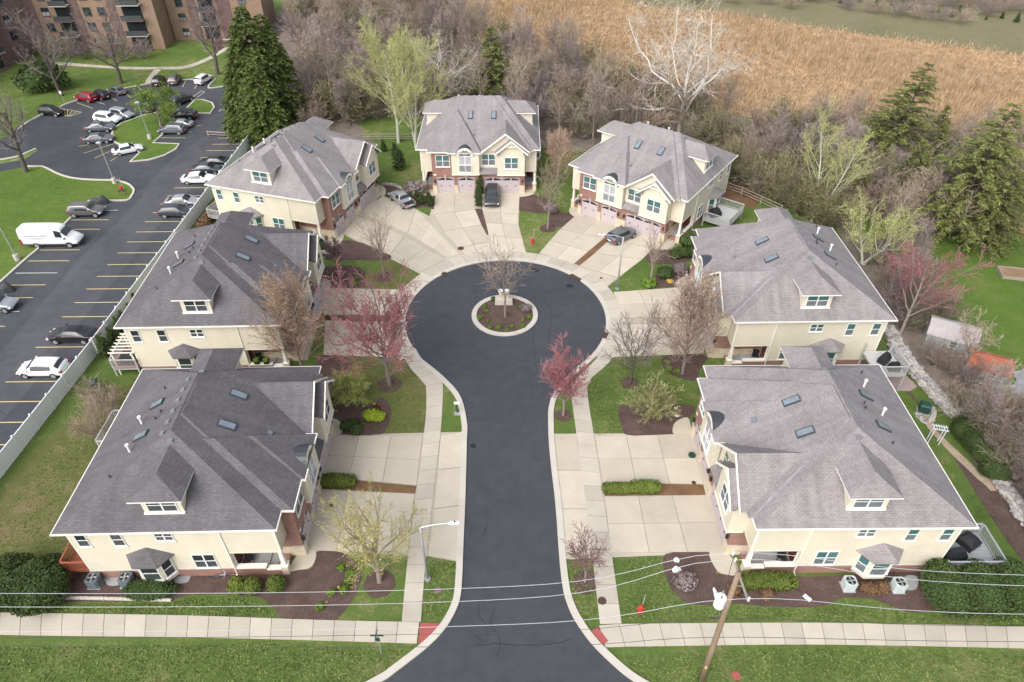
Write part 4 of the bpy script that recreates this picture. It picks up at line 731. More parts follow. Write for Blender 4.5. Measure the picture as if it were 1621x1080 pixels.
ST = dict(
 pear=dict(seg=[6, 5, 4, 3], wob=[.03, .07, .1, .12], up=[.05, .10, .07, .04], L=8.2, r=.16, n=[34, 10, 8], t0=[.17, .12, .1], ang=[1.0, .65, .6], close=[.55, .2, 0, 0], len=[.68, .45, .5], fall=[.55, .3, .3], rr=[.42, .5, .5], tip=.15),
 maple=dict(seg=[4, 6, 5, 4], wob=[.03, .09, .12, .14], up=[.04, .10, .05, .03], L=5.0, r=.2, n=[15, 10, 8], t0=[.38, .15, .1], ang=[.75, .6, .6], close=[.3, 0, 0, 0], len=[1.15, .42, .45], fall=[.15, .4, .3], rr=[.5, .45, .5], tip=.3),
 small=dict(seg=[4, 5, 4, 3], wob=[.04, .1, .14, .15], up=[.04, .07, .04, .02], L=4.4, r=.13, n=[13, 8, 6], t0=[.4, .15, .1], ang=[.85, .65, .65], close=[.3, 0, 0, 0], len=[.75, .45, .5], fall=[.2, .4, .3], rr=[.5, .5, .5], tip=.25),
 broad=dict(seg=[5, 7, 5, 4], wob=[.05, .14, .18, .2], up=[.03, .05, .03, .01], L=6.5, r=.3, n=[11, 10, 9], t0=[.3, .2, .12], ang=[.85, .65, .7], close=[.25, 0, 0, 0], len=[1.0, .45, .45], fall=[.2, .4, .3], rr=[.55, .45, .5], tip=.3),
 sycamore=dict(seg=[6, 9, 7, 5], wob=[.06, .2, .28, .3], up=[.03, .03, .01, -.02], L=7.5, r=.30, n=[13, 12, 10], t0=[.28, .2, .12], ang=[1.15, .8, .8], close=[.5, 0, 0, 0], len=[1.55, .42, .42], fall=[.2, .3, .3], rr=[.6, .5, .5], tip=.3),
 poplar=dict(seg=[7, 6, 5, 4], wob=[.04, .08, .1, .1], up=[.03, .10, .08, .06], L=13, r=.27, n=[19, 11, 8], t0=[.2, .2, .12], ang=[.85, .6, .55], close=[.35, 0, 0, 0], len=[.68, .44, .42], fall=[.45, .4, .3], rr=[.42, .45, .5], tip=.2),
 wood=dict(seg=[6, 5, 4, 3], wob=[.06, .12, .16, .18], up=[.03, .07, .04, .02], L=9.5, r=.16, n=[13, 8, 6], t0=[.3, .2, .12], ang=[.8, .65, .65], close=[.3, 0, 0, 0], len=[.5, .5, .5], fall=[.4, .3, .3], rr=[.42, .5, .5], tip=.2),
 brush=dict(seg=[5, 4, 3], wob=[.1, .16, .2], up=[.05, .06, .03], L=3.6, r=.035, n=[9, 8], t0=[.15, .1], ang=[.6, .6], len=[.55, .5], fall=[.3, .3], rr=[.6, .6], tip=.3, stems=9, splay=.55),
)
def st(k, **kw): d = dict(ST[k]); d.update(kw); return d
TR = {}
TR['pear'] = tree_meshes('pear', 3, st('pear'), BARK, TWIGT, BUDT, 2, .045, .06); TR['pear2'] = tree_meshes('pear2', 7, st('pear'), BARK, TWIGT, BUDP, 3, .045, .06)
TR['redmaple'] = tree_meshes('redmaple', 11, st('maple', L=5.4, n=[20, 12, 9], ang=[.95, .6, .6]), BARK, TWIGR, BUDR, 6, .05, .06); TR['redsmall'] = tree_meshes('redsmall', 12, st('maple', L=3.6, r=.12, n=[17, 10, 8], len=[1.05, .4, .45]), BARK, TWIGR, BUDR, 5, .045, .06)
TR['bare'] = tree_meshes('bare', 21, st('maple', L=4.6, n=[10, 7, 6], len=[1.0, .45, .45]), BARK, TWIGB); TR['bare2'] = tree_meshes('bare2', 22, st('small', L=5.6, n=[14, 8, 5], len=[.7, .42, .45]), BARK, TWIGB)
TR['dark'] = tree_meshes('dark', 23, st('maple', L=3.9, r=.14, n=[16, 9, 6], len=[1.05, .42, .45], ang=[.95, .6, .6]), BARKD, TWIGP); TR['plum'] = tree_meshes('plum', 24, st('small', L=2.6, n=[12, 8, 6], r=.07), BARKD, TWIGP, LEAFP, 4, .05, .08)
TR['budding'] = tree_meshes('budding', 25, st('broad', L=3.6, r=.2, n=[13, 11, 9], len=[1.5, .42, .42], up=[.03, .07, .04, .02]), BARK, TWIGY, BUDY, 4, .045, .08)
TR['smallbare'] = tree_meshes('smallbare', 26, st('small', L=3.4, r=.12, n=[14, 8, 6], len=[.85, .45, .5]), BARK, TWIGR)
TR['olive'] = tree_meshes('olive', 27, st('small', L=2.2, r=.07, n=[12, 8, 7], len=[1.05, .5, .5], ang=[1.05, .7, .7], stems=3, splay=.5), BARKD, TWIGY, LEAFO, 3, .04, .12); TR['lime'] = tree_meshes('lime', 28, st('small', L=1.9, r=.06, n=[11, 8, 7], len=[1.1, .5, .5], ang=[1.1, .7, .7], stems=3, splay=.6), BARKD, TWIGY, LIMEL, 3, .045, .12)
TR['syc'] = tree_meshes('syc', 31, st('sycamore'), BARKW, TWIGW); TR['poplar'] = tree_meshes('poplar', 32, st('poplar'), BARKP, TWIGY, LEAFY, 9, .055, .12); TR['poplar2'] = tree_meshes('poplar2', 33, st('poplar', stems=2, splay=.18, r=.2, n=[16, 10, 8]), BARKP, TWIGY, LEAFY, 8, .055, .12)
TR['willowy'] = tree_meshes('willowy', 34, st('poplar', L=11, r=.17, stems=2, splay=.3, lean=(.12, 0, 0), n=[12, 8, 6], len=[.6, .45, .45]), BARKP, TWIGY, LEAFY, 7, .055, .12); TR['willowy2'] = tree_meshes('willowy2', 35, st('broad', L=4.5, stems=3, splay=.45, r=.16, lean=(.15, 0, 0), n=[9, 8, 7], up=[.05, .10, .07, .05]), BARKP, TWIGY, LEAFY, 5, .05, .12)
TR['oak'] = tree_meshes('oak', 36, st('broad', L=8, r=.34, n=[13, 10, 8], len=[.85, .42, .42]), BARKD, TWIGP); TR['oak2'] = tree_meshes('oak2', 37, st('broad', L=9, r=.36, n=[12, 10, 8], len=[.75, .42, .42]), BARKD, TWIGP)
TR['weeping'] = tree_meshes('weeping', 38, st('broad', L=3.2, r=.22, n=[12, 9, 7], len=[1.5, .4, .6], up=[.03, .02, -.08, -.16]), BARK, TWIGY, LEAFG, 9, .11, .16)
TR['redbud'] = tree_meshes('redbud', 39, st('broad', L=5.5, r=.16, lean=(.25, .1, 0), n=[11, 9, 8], len=[.95, .42, .42]), BARK, TWIGR, BUDR, 3, .06, .1)
WOODS = [tree_meshes('w%d' % i, 50 + i, st('wood', n=[16, 8, 7]), (BARK, BARKD, BARK, BARK, BARKP)[i], (TWIG, TWIGP, TWIGB, TWIG, TWIGB)[i], minr=.02) for i in range(5)]
BRUSH = [tree_meshes('br%d' % i, 70 + i, st('brush'), (BARK, BARKD, BARK, BARK)[i], (TWIGB, TWIGP, TWIG, TWIGB)[i], (None, None, LEAFO, LEAFO)[i], (0, 0, 3, 6)[i], .07, .2, minr=.014, split=1) for i in range(4)]
def conifer(name, seed, H, Rb, m, nw=30, nb=11, droop=.25, shape=.75, spray=.5, bark=BARKD, gap=0, sw=.2):
    rg = random.Random(seed); a, b = MB(), MB(); a.tube([(0, 0, -.1), (0, 0, H * .5), (0, 0, H * .97)], [H * .016, H * .01, .02], 7)
    for k in range(nw):
        t = (k + rg.random() * .6) / nw; z = H * (.06 + .93 * t); L0 = Rb * (1 - t) ** shape
        if L0 < .15: L0 = .15
        for j in range(max(4, int(nb * (.45 + .55 * (1 - t))))):
            if gap and rg.random() < gap: continue
            az_ = rg.random() * 6.283; L = L0 * rg.uniform(.72, 1.14); d = V((math.cos(az_), math.sin(az_), 0)); sd_ = V((-d.y, d.x, 0))
            p0 = V((0, 0, z)); pend = p0 + d * L + V((0, 0, -droop * L + .12 * L * rg.random())); mid = p0.lerp(pend, .5) + V((0, 0, .10 * L))
            a.tube([p0, mid, pend], [.045, .03, .012], 3)
            ns = max(3, int(L / (spray * .42)))
            for i in range(ns):
                f = (i + .6 + .4 * rg.random()) / ns; f = min(1.02, .18 + .84 * f); q = p0.lerp(mid, f * 2) if f < .5 else mid.lerp(pend, f * 2 - 1)
                for s_ in (-1, 1, 0):
                    dd = (d * rg.uniform(.5, .9) + sd_ * s_ * rg.uniform(.5, 1.0) + V((0, 0, rg.uniform(-.45, .12)))).normalized(); ll = spray * rg.uniform(.7, 1.25) * (1.1 - .35 * f)
                    ww = rot_dir(dd, 1.57, rg.random() * 6.28) * ll * sw; e_ = q + dd * ll
                    b.poly([q - dd * .05, q + dd * ll * .45 + ww, e_, q + dd * ll * .45 - ww])
    return [('trunk', a.mesh(name + '_trunk', bark, False, True)), ('needles', b.mesh(name + '_needles', m, False))]
def bush_mesh(name, seed, rx, ry, rz, m, n=900, leaf=.09, box=0, core=.82, low=0.0, rough=.12):
    """leafy mound or clipped hedge: dark-leaved core wrapped in leaf faces"""
    rg = random.Random(seed); mb = MB()
    def surf(u, r):
        if box:
            k = max(abs(u.x), abs(u.y), abs(u.z)) ; c = u / k; c = c.lerp(u, .28)
        else: c = u
        return V((c.x * rx * r, c.y * ry * r, rz * .5 + c.z * rz * .5 * r))
    bmm = bmesh.new(); bmesh.ops.create_icosphere(bmm, subdivisions=3, radius=1)
    idx = {}
    lump = [(V((rg.gauss(0, 1), rg.gauss(0, 1), rg.gauss(0, 1))).normalized(), rg.uniform(-rough, rough)) for _ in range(14)]
    def lr(u): return 1 + sum(a * max(0, u.dot(d)) ** 6 for d, a in lump)
    vs = [surf(v.co.normalized(), core * lr(v.co.normalized())) for v in bmm.verts]; fs = [[v.index for v in f.verts] for f in bmm.faces]; bmm.free(); mb._add(vs, fs)
    for _ in range(n):
        u = V((rg.gauss(0, 1), rg.gauss(0, 1), rg.gauss(0, 1))).normalized()
        if u.z < -.75: u.z *= -1
        q = surf(u, rg.uniform(.86, 1.06) * lr(u)); nn = (V((u.x / rx, u.y / ry, u.z * 2 / rz)).normalized() + V((rg.gauss(0, .5), rg.gauss(0, .5), rg.gauss(0, .5)))).normalized(); t1 = rot_dir(nn, 1.57, rg.random() * 6.28); t2 = nn.cross(t1); s = leaf * rg.uniform(.6, 1.4)
        mb.poly([q - t1 * s, q - t2 * s * .6, q + t1 * s + nn * s * .4, q + t2 * s * .6])
    return mb.mesh(name, m, False)
def bush(name, me, xy, label, cat='shrub', group=None, s=1, rz=0, z=0):
    o = link(name, me, None, (xy[0], xy[1], z), rz); o.scale = (s, s, s) if not isinstance(s, tuple) else s; return tag(o, label, cat, group)
# ---- named trees
plant('red_maple', TR['redmaple'], (-11.34, 46.99), 'large red-budded maple in the left front lawn beside the turning circle', s=1.12, rz=.4)
plant('red_maple', TR['redsmall'], (4.54, 43.03), 'smaller red-budded maple on the verge right of the road neck', s=1.12, rz=1.4)
plant('pear_tree', TR['pear'], (-19.68, 48.62), 'tan-budded pear tree in front of the left-hand dark-roofed houses', s=1.05, rz=.2); plant('pear_tree', TR['pear2'], (16.07, 48.45), 'pinkish bare pear tree beside the right middle house porch', s=1.06, rz=2)
plant('pear_tree', TR['pear'], (6.12, 86.14), 'orange-budded pear tree between the centre house and the upper right house', s=.74, rz=3)
plant('bare_tree', TR['bare'], (-14.23, 64.41), 'open bare brown tree in the lawn left of the turning circle, by the pickup drive', s=1.02, rz=1); plant('bare_tree', TR['bare2'], (4.39, 74.68), 'bare grey tree in the lawn right of the centre house, by the hydrant', s=1.0, rz=.5)
plant('bare_tree', TR['bare'], (15.25, 63.2), 'slim bare tree with greenish base between the upper right house and lamp post', s=.86, rz=4); plant('bare_tree', TR['bare2'], (-0.69, 57.01), 'bare grey tree growing in the round island of the turning circle', s=1.04, rz=2.2)
plant('bare_tree', TR['dark'], (10.99, 47.15), 'dark rounded bare tree in the lawn right of the turning circle', s=1.05, rz=.3); plant('bare_tree', TR['smallbare'], (5.17, 26.85), 'small reddish bare tree on the verge near the right corner', s=1.0, rz=.8)
plant('budding_tree', TR['budding'], (-9.37, 26.85), 'wide yellow-budding tree in front of the near left driveway', s=1.0, rz=.1); plant('plum_tree', TR['plum'], (-19.67, 65.15), 'small dark plum tree in the mulch bed left of the open bare tree', s=1.15, rz=.5)
plant('small_garden_tree', TR['lime'], (-14.64, 45.08), 'low lime-green spreading bush in the bed between the two left houses', 'shrub', s=1.1); plant('small_garden_tree', TR['olive'], (12.47, 42.88), 'low olive-leaved spreading tree in the lawn above the near right driveway', s=1.1, rz=1)
plant('sycamore', TR['syc'], (24.92, 100.19), 'big white-barked bare sycamore behind the upper right house', s=1.32, rz=2.6)
plant('poplar', TR['poplar'], (-16.99, 99.31), 'yellow-green poplar, left of the pair behind the fence by the centre house', s=1.02, rz=.3); plant('poplar', TR['poplar2'], (-14.28, 97.78), 'twin-stemmed yellow-green poplar touching the centre house roof edge', s=1.02, rz=1.2)
plant('birch_tree', TR['willowy'], (37.28, 76.18), 'pale leaning yellow-green tree behind the right middle house, left one', s=1.02, rz=.2); plant('willow_tree', TR['willowy2'], (40.12, 66.93), 'many-stemmed yellow-green willow behind the right middle house', s=1.12, rz=.1)
plant('bare_tree', TR['syc'], (-11.54, 113.42), 'thin pale bare tree rising right of the poplars', s=.72, rz=.9)
plant('oak_tree', TR['oak'], (-68.97, 123.74), 'tall bare tree in front of the brick flats, between the red and grey cars', s=1.08, rz=.4); plant('oak_tree', TR['oak2'], (-53.32, 128.14), 'tall bare tree beside the path, left of the big spruce', s=1.0, rz=2); plant('oak_tree', TR['oak'], (-76.56, 117.84), 'leaning bare tree behind the red SUV, beside the dark evergreen', s=1.0, rz=3.3); plant('oak_tree', TR['oak2'], (-67.75, 89.85), 'bare tree on the lawn corner at the left car park entrance', s=.95, rz=1.1)
plant('oak_tree', TR['oak2'], (-81, 101.78), 'bare tree at the left edge of the picture above the car park', s=1, rz=4.1); plant('oak_tree', TR['oak'], (-94.79, 135.92), 'bare tree against the left wing of the flats', s=.9, rz=5)
plant('weeping_tree', TR['weeping'], (-54.79, 105.05), 'fresh green weeping tree on the car park island', s=1.0, rz=.4)
plant('redbud_tree', TR['redbud'], (39.08, 54.24), 'leaning red-budded tree behind the right middle house, over the stone wall', s=1.2, rz=.5)
plant('bare_tree', TR['bare2'], (41.57, 47.93), 'slim bare tree in front of the grey garden shed', s=.9, rz=3)
spA = conifer('spruceA', 1, 16.5, 5.4, NEEDLE, 42, 20, .34, .62, .7); spB = conifer('spruceB', 2, 16, 5.0, NEEDLE, 40, 19, .32, .58, .7)
plant('spruce', spA, (-37.8, 103.87), 'tallest dark spruce in the middle of the clump by the car park', rz=0, s=1.1); plant('spruce', spB, (-40.05, 102.47), 'dark spruce at the left flank of the clump by the car park', rz=2, s=.74)
plant('spruce', spA, (-34.83, 105.29), 'dark spruce at the right flank of the clump by the car park', rz=3, s=.84); plant('spruce', spB, (-36.63, 107.74), 'dark spruce at the back of the clump by the car park', rz=4, s=1.0); plant('spruce', spB, (-36.33, 99.75), 'dark spruce at the front of the clump, behind the upper left house', rz=5, s=.78)
pnA = conifer('pineA', 3, 13, 3.2, NEEDLE2, 30, 13, .12, .8, .5); pnB = conifer('pineB', 5, 16, 7.2, NEEDLE2, 28, 16, .02, .8, .62, gap=.08, sw=.13); pnC = conifer('pineC', 6, 14, 6, NEEDLE2, 26, 16, .02, .72, .62, gap=.08, sw=.13)
plant('pine', pnA, (-3.16, 112.35), 'green conifer standing alone behind the centre house roof', s=1.35, sz=1.0); plant('pine', pnB, (49.68, 87.41), 'broad dark pine at the marsh edge, tallest on the right', tilt=(0, .10)); plant('pine', pnA, (55.98, 87.97), 'smaller pine close to the right of the broad pine', s=.8)
plant('pine', pnC, (53.36, 74.23), 'ragged pine near the right edge above the bright lawn', s=1.15, tilt=(0, .06)); plant('pine', pnC, (55.56, 70.66), 'lower blue-green pine overhanging the bright lawn', s=.7, rz=2); plant('pine', pnA, (-41.73, 156.95), 'conifer top at the upper edge behind the spruce clump', s=1.0, rz=1)
plant('pine', pnC, (50.54, 81.28), 'low bushy pine between the broad pine and the ragged pine', s=.62, rz=1)
yewc = conifer('cone', 9, 2.2, .62, YEW, 14, 10, -.3, .7, .28)
plant('conical_evergreen', yewc, (-15.74, 90.62), 'bushy conical evergreen standing alone in the small lawn left of the centre house', 'evergreen', s=1.5); plant('conical_evergreen', yewc, (-18.75, 96.28), 'thin young evergreen by the rail fence behind the small lawn', 'evergreen', s=.8); plant('conical_evergreen', yewc, (-16.87, 94.62), 'slim evergreen just behind the bushy conical evergreen', 'evergreen', s=.95)
for i, q in enumerate(((-4.27, 79.97), (-4.41, 81.62), (-4.22, 83.32))): plant('arborvitae', yewc, q, ('tall arborvitae at the street end of the strip left of the black SUV', 'tall arborvitae in the middle of the strip left of the black SUV', 'tall arborvitae nearest the garage left of the black SUV')[i], 'evergreen', s=.8, sz=1.3, rz=i)
# ---- woodland of bare trees and brush
rg = random.Random(77)
WZ = [(-43.96, 149.26), (-45.48, 189.08), (-18.86, 189.08), (-11.68, 149.26), (-1.26, 135.92), (10.11, 125.91), (19.89, 114.23), (36.51, 105.29), (47.17, 101.78), (55.99, 95.24), (74.69, 92.59), (66.37, 78.04), (56.01, 76.49), (46.57, 69.3), (45.5, 72.06), (40.15, 80.95), (33.06, 88.34), (21.99, 97.99), (7.5, 98.87), (-7.21, 110.27), (-13.23, 108.99), (-21.97, 106.5), (-25.3, 100.19), (-32.38, 104.1), (-39.08, 127.5)]
WZ2 = [(38.46, 52.77), (40.47, 55.24), (39.59, 47.75), (41.5, 45.65), (44.88, 44.44), (45.65, 39.93), (39.84, 30), (39.37, 33.41), (39.76, 43.27), (39.39, 48.62)]; WZ3 = [(42.87, 69.3), (47.31, 69.3), (43.49, 60.63), (44.33, 55.24), (39.71, 52.77), (39.41, 57.32)]
placed = []
CLEAR = [(42.29, 51.34), (43.47, 46.9), (42.98, 48.62)]
def scatter(poly, n, mind, tries=6000):
    xs, ys = [p[0] for p in poly], [p[1] for p in poly]; got = []
    for _ in range(tries):
        if len(got) >= n: break
        p = (rg.uniform(min(xs), max(xs)), rg.uniform(min(ys), max(ys)))
        if inside(p, poly) and all(math.dist(p, k) > 4.2 for k in CLEAR) and all((p[0] - q[0]) ** 2 + (p[1] - q[1]) ** 2 > mind * mind for q in got): got.append(p)
    return got
WL = ('bare grey tree in the woodland behind the houses', 'bare dark purple-brown tree in the woodland behind the houses', 'bare brown tree in the woodland behind the houses', 'bare light grey tree in the woodland behind the houses', 'bare pale-barked tree in the woodland behind the houses')
for p in scatter(WZ, 170, 2.9):
    i = rg.choice((0, 0, 1, 1, 2, 2, 3, 4)); plant('woodland_tree', WOODS[i], p, WL[i], group='bare trees of the woodland behind the houses', s=rg.uniform(.55, 1.0) * (.8 if p[0] > 20 else 1), rz=rg.random() * 6.28)
for p in scatter(WZ2 , 14, 2.6) + scatter(WZ3, 10, 2.5):
    i = rg.choice((0, 1, 2, 1)); plant('woodland_tree', WOODS[i], p, 'bare tree among the brush on the slope right of the houses', group='bare trees on the right-hand slope', s=rg.uniform(.35, .6), rz=rg.random() * 6.28)
for p in scatter(WZ, 230, 1.9): i = rg.choice((0, 0, 1, 2, 3, 3)); plant('brush_shrub', BRUSH[i], p, 'tangled bare undergrowth shrub in the woodland behind the houses', 'shrub', 'undergrowth in the woodland behind the houses', s=rg.uniform(.9, 1.9), rz=rg.random() * 6.28)
WZ4 = [(29.05, 89.85), (32.82, 87.41), (35.57, 82.12), (38.64, 76.49), (38.15, 72.78), (35.41, 78.84), (31.98, 82.63)]
for p in scatter(WZ4, 22, 1.5): i = rg.choice((2, 3, 3, 0)); plant('brush_shrub', BRUSH[i], p, 'olive-leafed shrub on the slope right of the upper right house', 'shrub', 'shrubs right of the upper right house', s=rg.uniform(.8, 1.4), rz=rg.random() * 6.28)
for p in scatter(WZ2, 50, 1.3) + scatter(WZ3, 20, 1.5): i = rg.choice((0, 1, 2, 0)); plant('brush_shrub', BRUSH[i], p, 'tangled bare shrub on the slope beyond the stone wall', 'shrub', 'bare shrubs on the right-hand slope', s=rg.uniform(.55, 1.0), rz=rg.random() * 6.28)
for i, q in enumerate(((-35.28, 40.65), (-37.55, 44.44), (-35.61, 43.27))): plant('bare_shrub', BRUSH[0], q, ('low straw-coloured bare shrub by the rear deck of the near left house', 'straw-coloured bare shrub near the green utility box', 'bare shrub against the dark roof edge near the white deck rail')[i], 'shrub', s=(.9, .7, .7)[i], rz=i)
for i in range(7):
    q = lerp2((-92, 139.2), (-70, 138), i / 6); plant('bare_shrub', BRUSH[(1, 0, 2)[i % 3]], (q[0], q[1] - 1.5 - (i % 2)), 'leafless shrub at the foot of the brick flats', 'shrub', 'leafless shrubs at the foot of the flats', s=.9 + .1 * (i % 3), rz=i)
# ---- reeds
rr = random.Random(5); rb = MB()
xs = [p[0] for p in MARSH]; ys = [p[1] for p in MARSH]; cnt = 0
while cnt < 130000:
    x, y = rr.uniform(min(xs), 130), rr.uniform(min(ys), 200)
    if not inside((x, y), MARSH) and not (rr.random() < .35 and inside((x + rr.gauss(0, 1.6), y - abs(rr.gauss(0, 2.0))), MARSH)): continue
    cnt += 1; h = rr.uniform(.5, 1.05) * (1 + .35 * math.sin(x * .13 + 2 * math.sin(y * .09))); a = rr.random() * 3.14; w_ = rr.uniform(.05, .14); lx, ly = rr.gauss(.08, .22), rr.gauss(0, .2)
    c_, s_ = math.cos(a) * w_, math.sin(a) * w_; rb.poly([(x - c_, y - s_, 0), (x + c_, y + s_, 0), (x + lx + c_ * .4, y + ly + s_ * .4, h)])
tag(rb.build('reeds', REED, uv=False), kind='stuff')
# ---- coarse tufts in the near lawns
rt = random.Random(9); tb = MB()
for q, n_ in (([(-36.47, 22.06), (-16.27, 22.4), (-7.04, 21.89), (-8.45, 20.18), (-10.4, 18.79), (-34.48, 18.79)], 9000), ([(7.16, 21.48), (17.78, 22.02), (36.64, 21.73), (34.84, 18.79), (9.77, 18.79), (8.02, 20.26)], 8500), ([(-37.87, 25.08), (-23.77, 25.17), (-21.97, 25.64), (-17.98, 25.5), (-16.08, 24.25), (-37.65, 24.71)], 2600), ([(8.02, 28.67), (10.81, 28.83), (10.92, 26.51), (11.6, 25.36), (12.56, 24.89), (16.88, 24.85), (21.17, 24.71), (23.14, 25.36), (24.47, 25.41), (27.06, 24.34), (31.5, 24.62), (35.51, 24.07), (35.3, 23.71), (18.36, 23.98), (7.66, 23.89)], 3800), ([(-40, 26), (-31.6, 26), (-31.8, 47), (-38.5, 47)], 7000), ([(-15.18, 50.6), (-10.6, 51.15), (-8.11, 46.9), (-7.76, 40.94), (-10.26, 40.94), (-10.59, 43.5), (-12.14, 45.65), (-13.52, 45.25)], 2600), ([(7.29, 46.9), (9.85, 50.42), (14.4, 50.69), (14.66, 48.62), (16.17, 47.41), (16, 44.44), (10.79, 44.6), (9.43, 43.65), (9.75, 40.79), (7.24, 40.65)], 3800), ([(-5.86, 28.62), (-4, 28.26), (-4.11, 26.41), (-4.75, 24.3), (-6.09, 23.98)], 900), ([(4.19, 28.41), (5.63, 28.67), (5.78, 23.89), (5.1, 23.84), (4.12, 25.22)], 700), ([(-58.33, 70.39), (-56.09, 70.39), (-55.74, 77.73), (-55.15, 81.28), (-52.98, 81.95), (-51.23, 84.71), (-54.12, 86.5), (-61.44, 87.41), (-67.68, 90.24), (-76.4, 89.28), (-64.4, 69.3)], 5000)):
    xs, ys = [p[0] for p in q], [p[1] for p in q]; k = 0
    while k < n_:
        x, y = rt.uniform(min(xs), max(xs)), rt.uniform(min(ys), max(ys))
        if not inside((x, y), q): continue
        k += 1; h = rt.uniform(.03, .085); a = rt.random() * 3.14; w_ = rt.uniform(.03, .09); c_, s_ = math.cos(a) * w_, math.sin(a) * w_
        tb.poly([(x - c_, y - s_, 0), (x + c_, y + s_, 0), (x + rt.gauss(0, .06), y + rt.gauss(0, .06), h + .012)])
tag(tb.build('grass_tufts', LAWNB, uv=False), kind='stuff')

# ================================================================ VEHICLES
def paint(name, c, metal=.25, rough=.32): return plain(name, c, rough, metal, .03, 2, coat=.5)
PAINT = dict(white=paint('white_car_paint', (.74, .75, .76), 0), silver=paint('silver_car_paint', (.42, .44, .46), .5), grey=paint('grey_car_paint', (.16, .17, .19), .4), dark=paint('dark_grey_car_paint', (.06, .066, .075), .35), black=paint('black_car_paint', (.014, .015, .018), .1), red=paint('red_car_paint', (.3, .012, .03), .2), brown=paint('bronze_grey_car_paint', (.17, .155, .15), .4), blue=paint('steel_blue_car_paint', (.16, .2, .25), .4))
# stations: x, zlow, zbelt, zroof, belt half width, roof half width
PROF = {
 'sedan': ([(-2.30, .42, .70, .74, .66, .58), (-2.24, .30, .86, .92, .82, .70), (-1.72, .24, .92, .98, .88, .74), (-1.62, .24, .92, 1.0, .885, .73), (-.98, .22, .92, 1.36, .895, .60), (-.82, .22, .915, 1.41, .895, .60), (.0, .22, .90, 1.45, .895, .61), (.10, .22, .90, 1.45, .895, .61), (.42, .22, .89, 1.42, .89, .60), (.50, .22, .89, 1.38, .89, .60), (1.16, .22, .87, .97, .885, .72), (1.26, .22, .86, .93, .88, .74), (1.85, .26, .78, .84, .85, .72), (2.18, .32, .66, .72, .74, .62), (2.30, .42, .56, .60, .60, .5)], [4, 6, 8, 9], (2, 4), (8, 10), 1.38, -1.36, .32),
 'hatch': ([(-2.08, .40, .74, .80, .68, .60), (-2.04, .30, .90, 1.0, .82, .70), (-1.96, .26, .95, 1.06, .87, .72), (-1.52, .24, .95, 1.40, .885, .62), (-1.36, .22, .945, 1.45, .89, .62), (-.6, .22, .93, 1.49, .89, .62), (-.08, .22, .92, 1.50, .89, .62), (.02, .22, .92, 1.50, .89, .62), (.40, .22, .91, 1.46, .885, .61), (.48, .22, .91, 1.43, .885, .61), (1.14, .22, .89, .99, .88, .72), (1.22, .22, .88, .95, .875, .73), (1.72, .27, .78, .85, .84, .7), (2.0, .33, .66, .72, .72, .6), (2.1, .42, .56, .6, .58, .5)], [4, 5, 7, 9], (2, 3), (9, 10), 1.28, -1.26, .32),
 'suv': ([(-2.26, .45, .80, .90, .74, .66), (-2.22, .36, .98, 1.12, .86, .74), (-2.14, .32, 1.04, 1.2, .91, .76), (-1.84, .30, 1.04, 1.60, .925, .68), (-1.66, .28, 1.03, 1.66, .925, .68), (-.8, .28, 1.02, 1.70, .925, .68), (-.1, .28, 1.01, 1.70, .925, .68), (.0, .28, 1.01, 1.70, .925, .68), (.46, .28, 1.0, 1.65, .92, .67), (.54, .28, 1.0, 1.61, .92, .67), (1.20, .28, 1.0, 1.12, .91, .76), (1.30, .28, .99, 1.07, .91, .77), (1.90, .32, .90, .98, .88, .74), (2.18, .38, .74, .82, .78, .64), (2.28, .46, .62, .66, .62, .52)], [4, 5, 7, 9], (2, 3), (9, 10), 1.42, -1.38, .36),
 'pickup': ([(-2.62, .50, .98, 1.00, .84, .78), (-2.56, .42, 1.06, 1.08, .91, .85), (-2.46, .38, 1.07, 1.09, .925, .85), (-1.12, .34, 1.07, 1.09, .93, .85), (-1.02, .34, 1.07, 1.10, .93, .84), (-.72, .32, 1.06, 1.66, .93, .68), (-.62, .32, 1.06, 1.70, .93, .68), (.02, .32, 1.04, 1.73, .93, .69), (.12, .32, 1.04, 1.73, .93, .69), (.62, .32, 1.03, 1.68, .925, .68), (1.24, .32, 1.02, 1.14, .915, .78), (1.34, .32, 1.01, 1.10, .91, .79), (2.15, .36, .94, 1.02, .89, .76), (2.5, .42, .78, .84, .8, .66), (2.6, .5, .66, .7, .66, .54)], [6, 8], (4, 5), (9, 10), 1.62, -1.58, .39),
 'van': ([(-3.40, .5, 1.3, 2.3, .9, .74), (-3.36, .42, 1.35, 2.52, .97, .84), (-3.2, .40, 1.4, 2.60, .985, .86), (-2.0, .38, 1.4, 2.64, .99, .87), (.4, .38, 1.4, 2.64, .99, .87), (1.15, .38, 1.38, 2.60, .985, .86), (1.25, .38, 1.38, 2.57, .985, .85), (1.62, .38, 1.36, 2.46, .975, .82), (1.72, .38, 1.35, 2.38, .97, .8), (2.42, .38, 1.28, 1.46, .95, .82), (2.50, .38, 1.26, 1.36, .945, .83), (3.05, .40, 1.05, 1.16, .92, .78), (3.32, .45, .82, .9, .84, .68), (3.42, .52, .66, .7, .7, .56)], [5, 7, 8], None, (8, 9), 2.3, -1.65, .37),
}
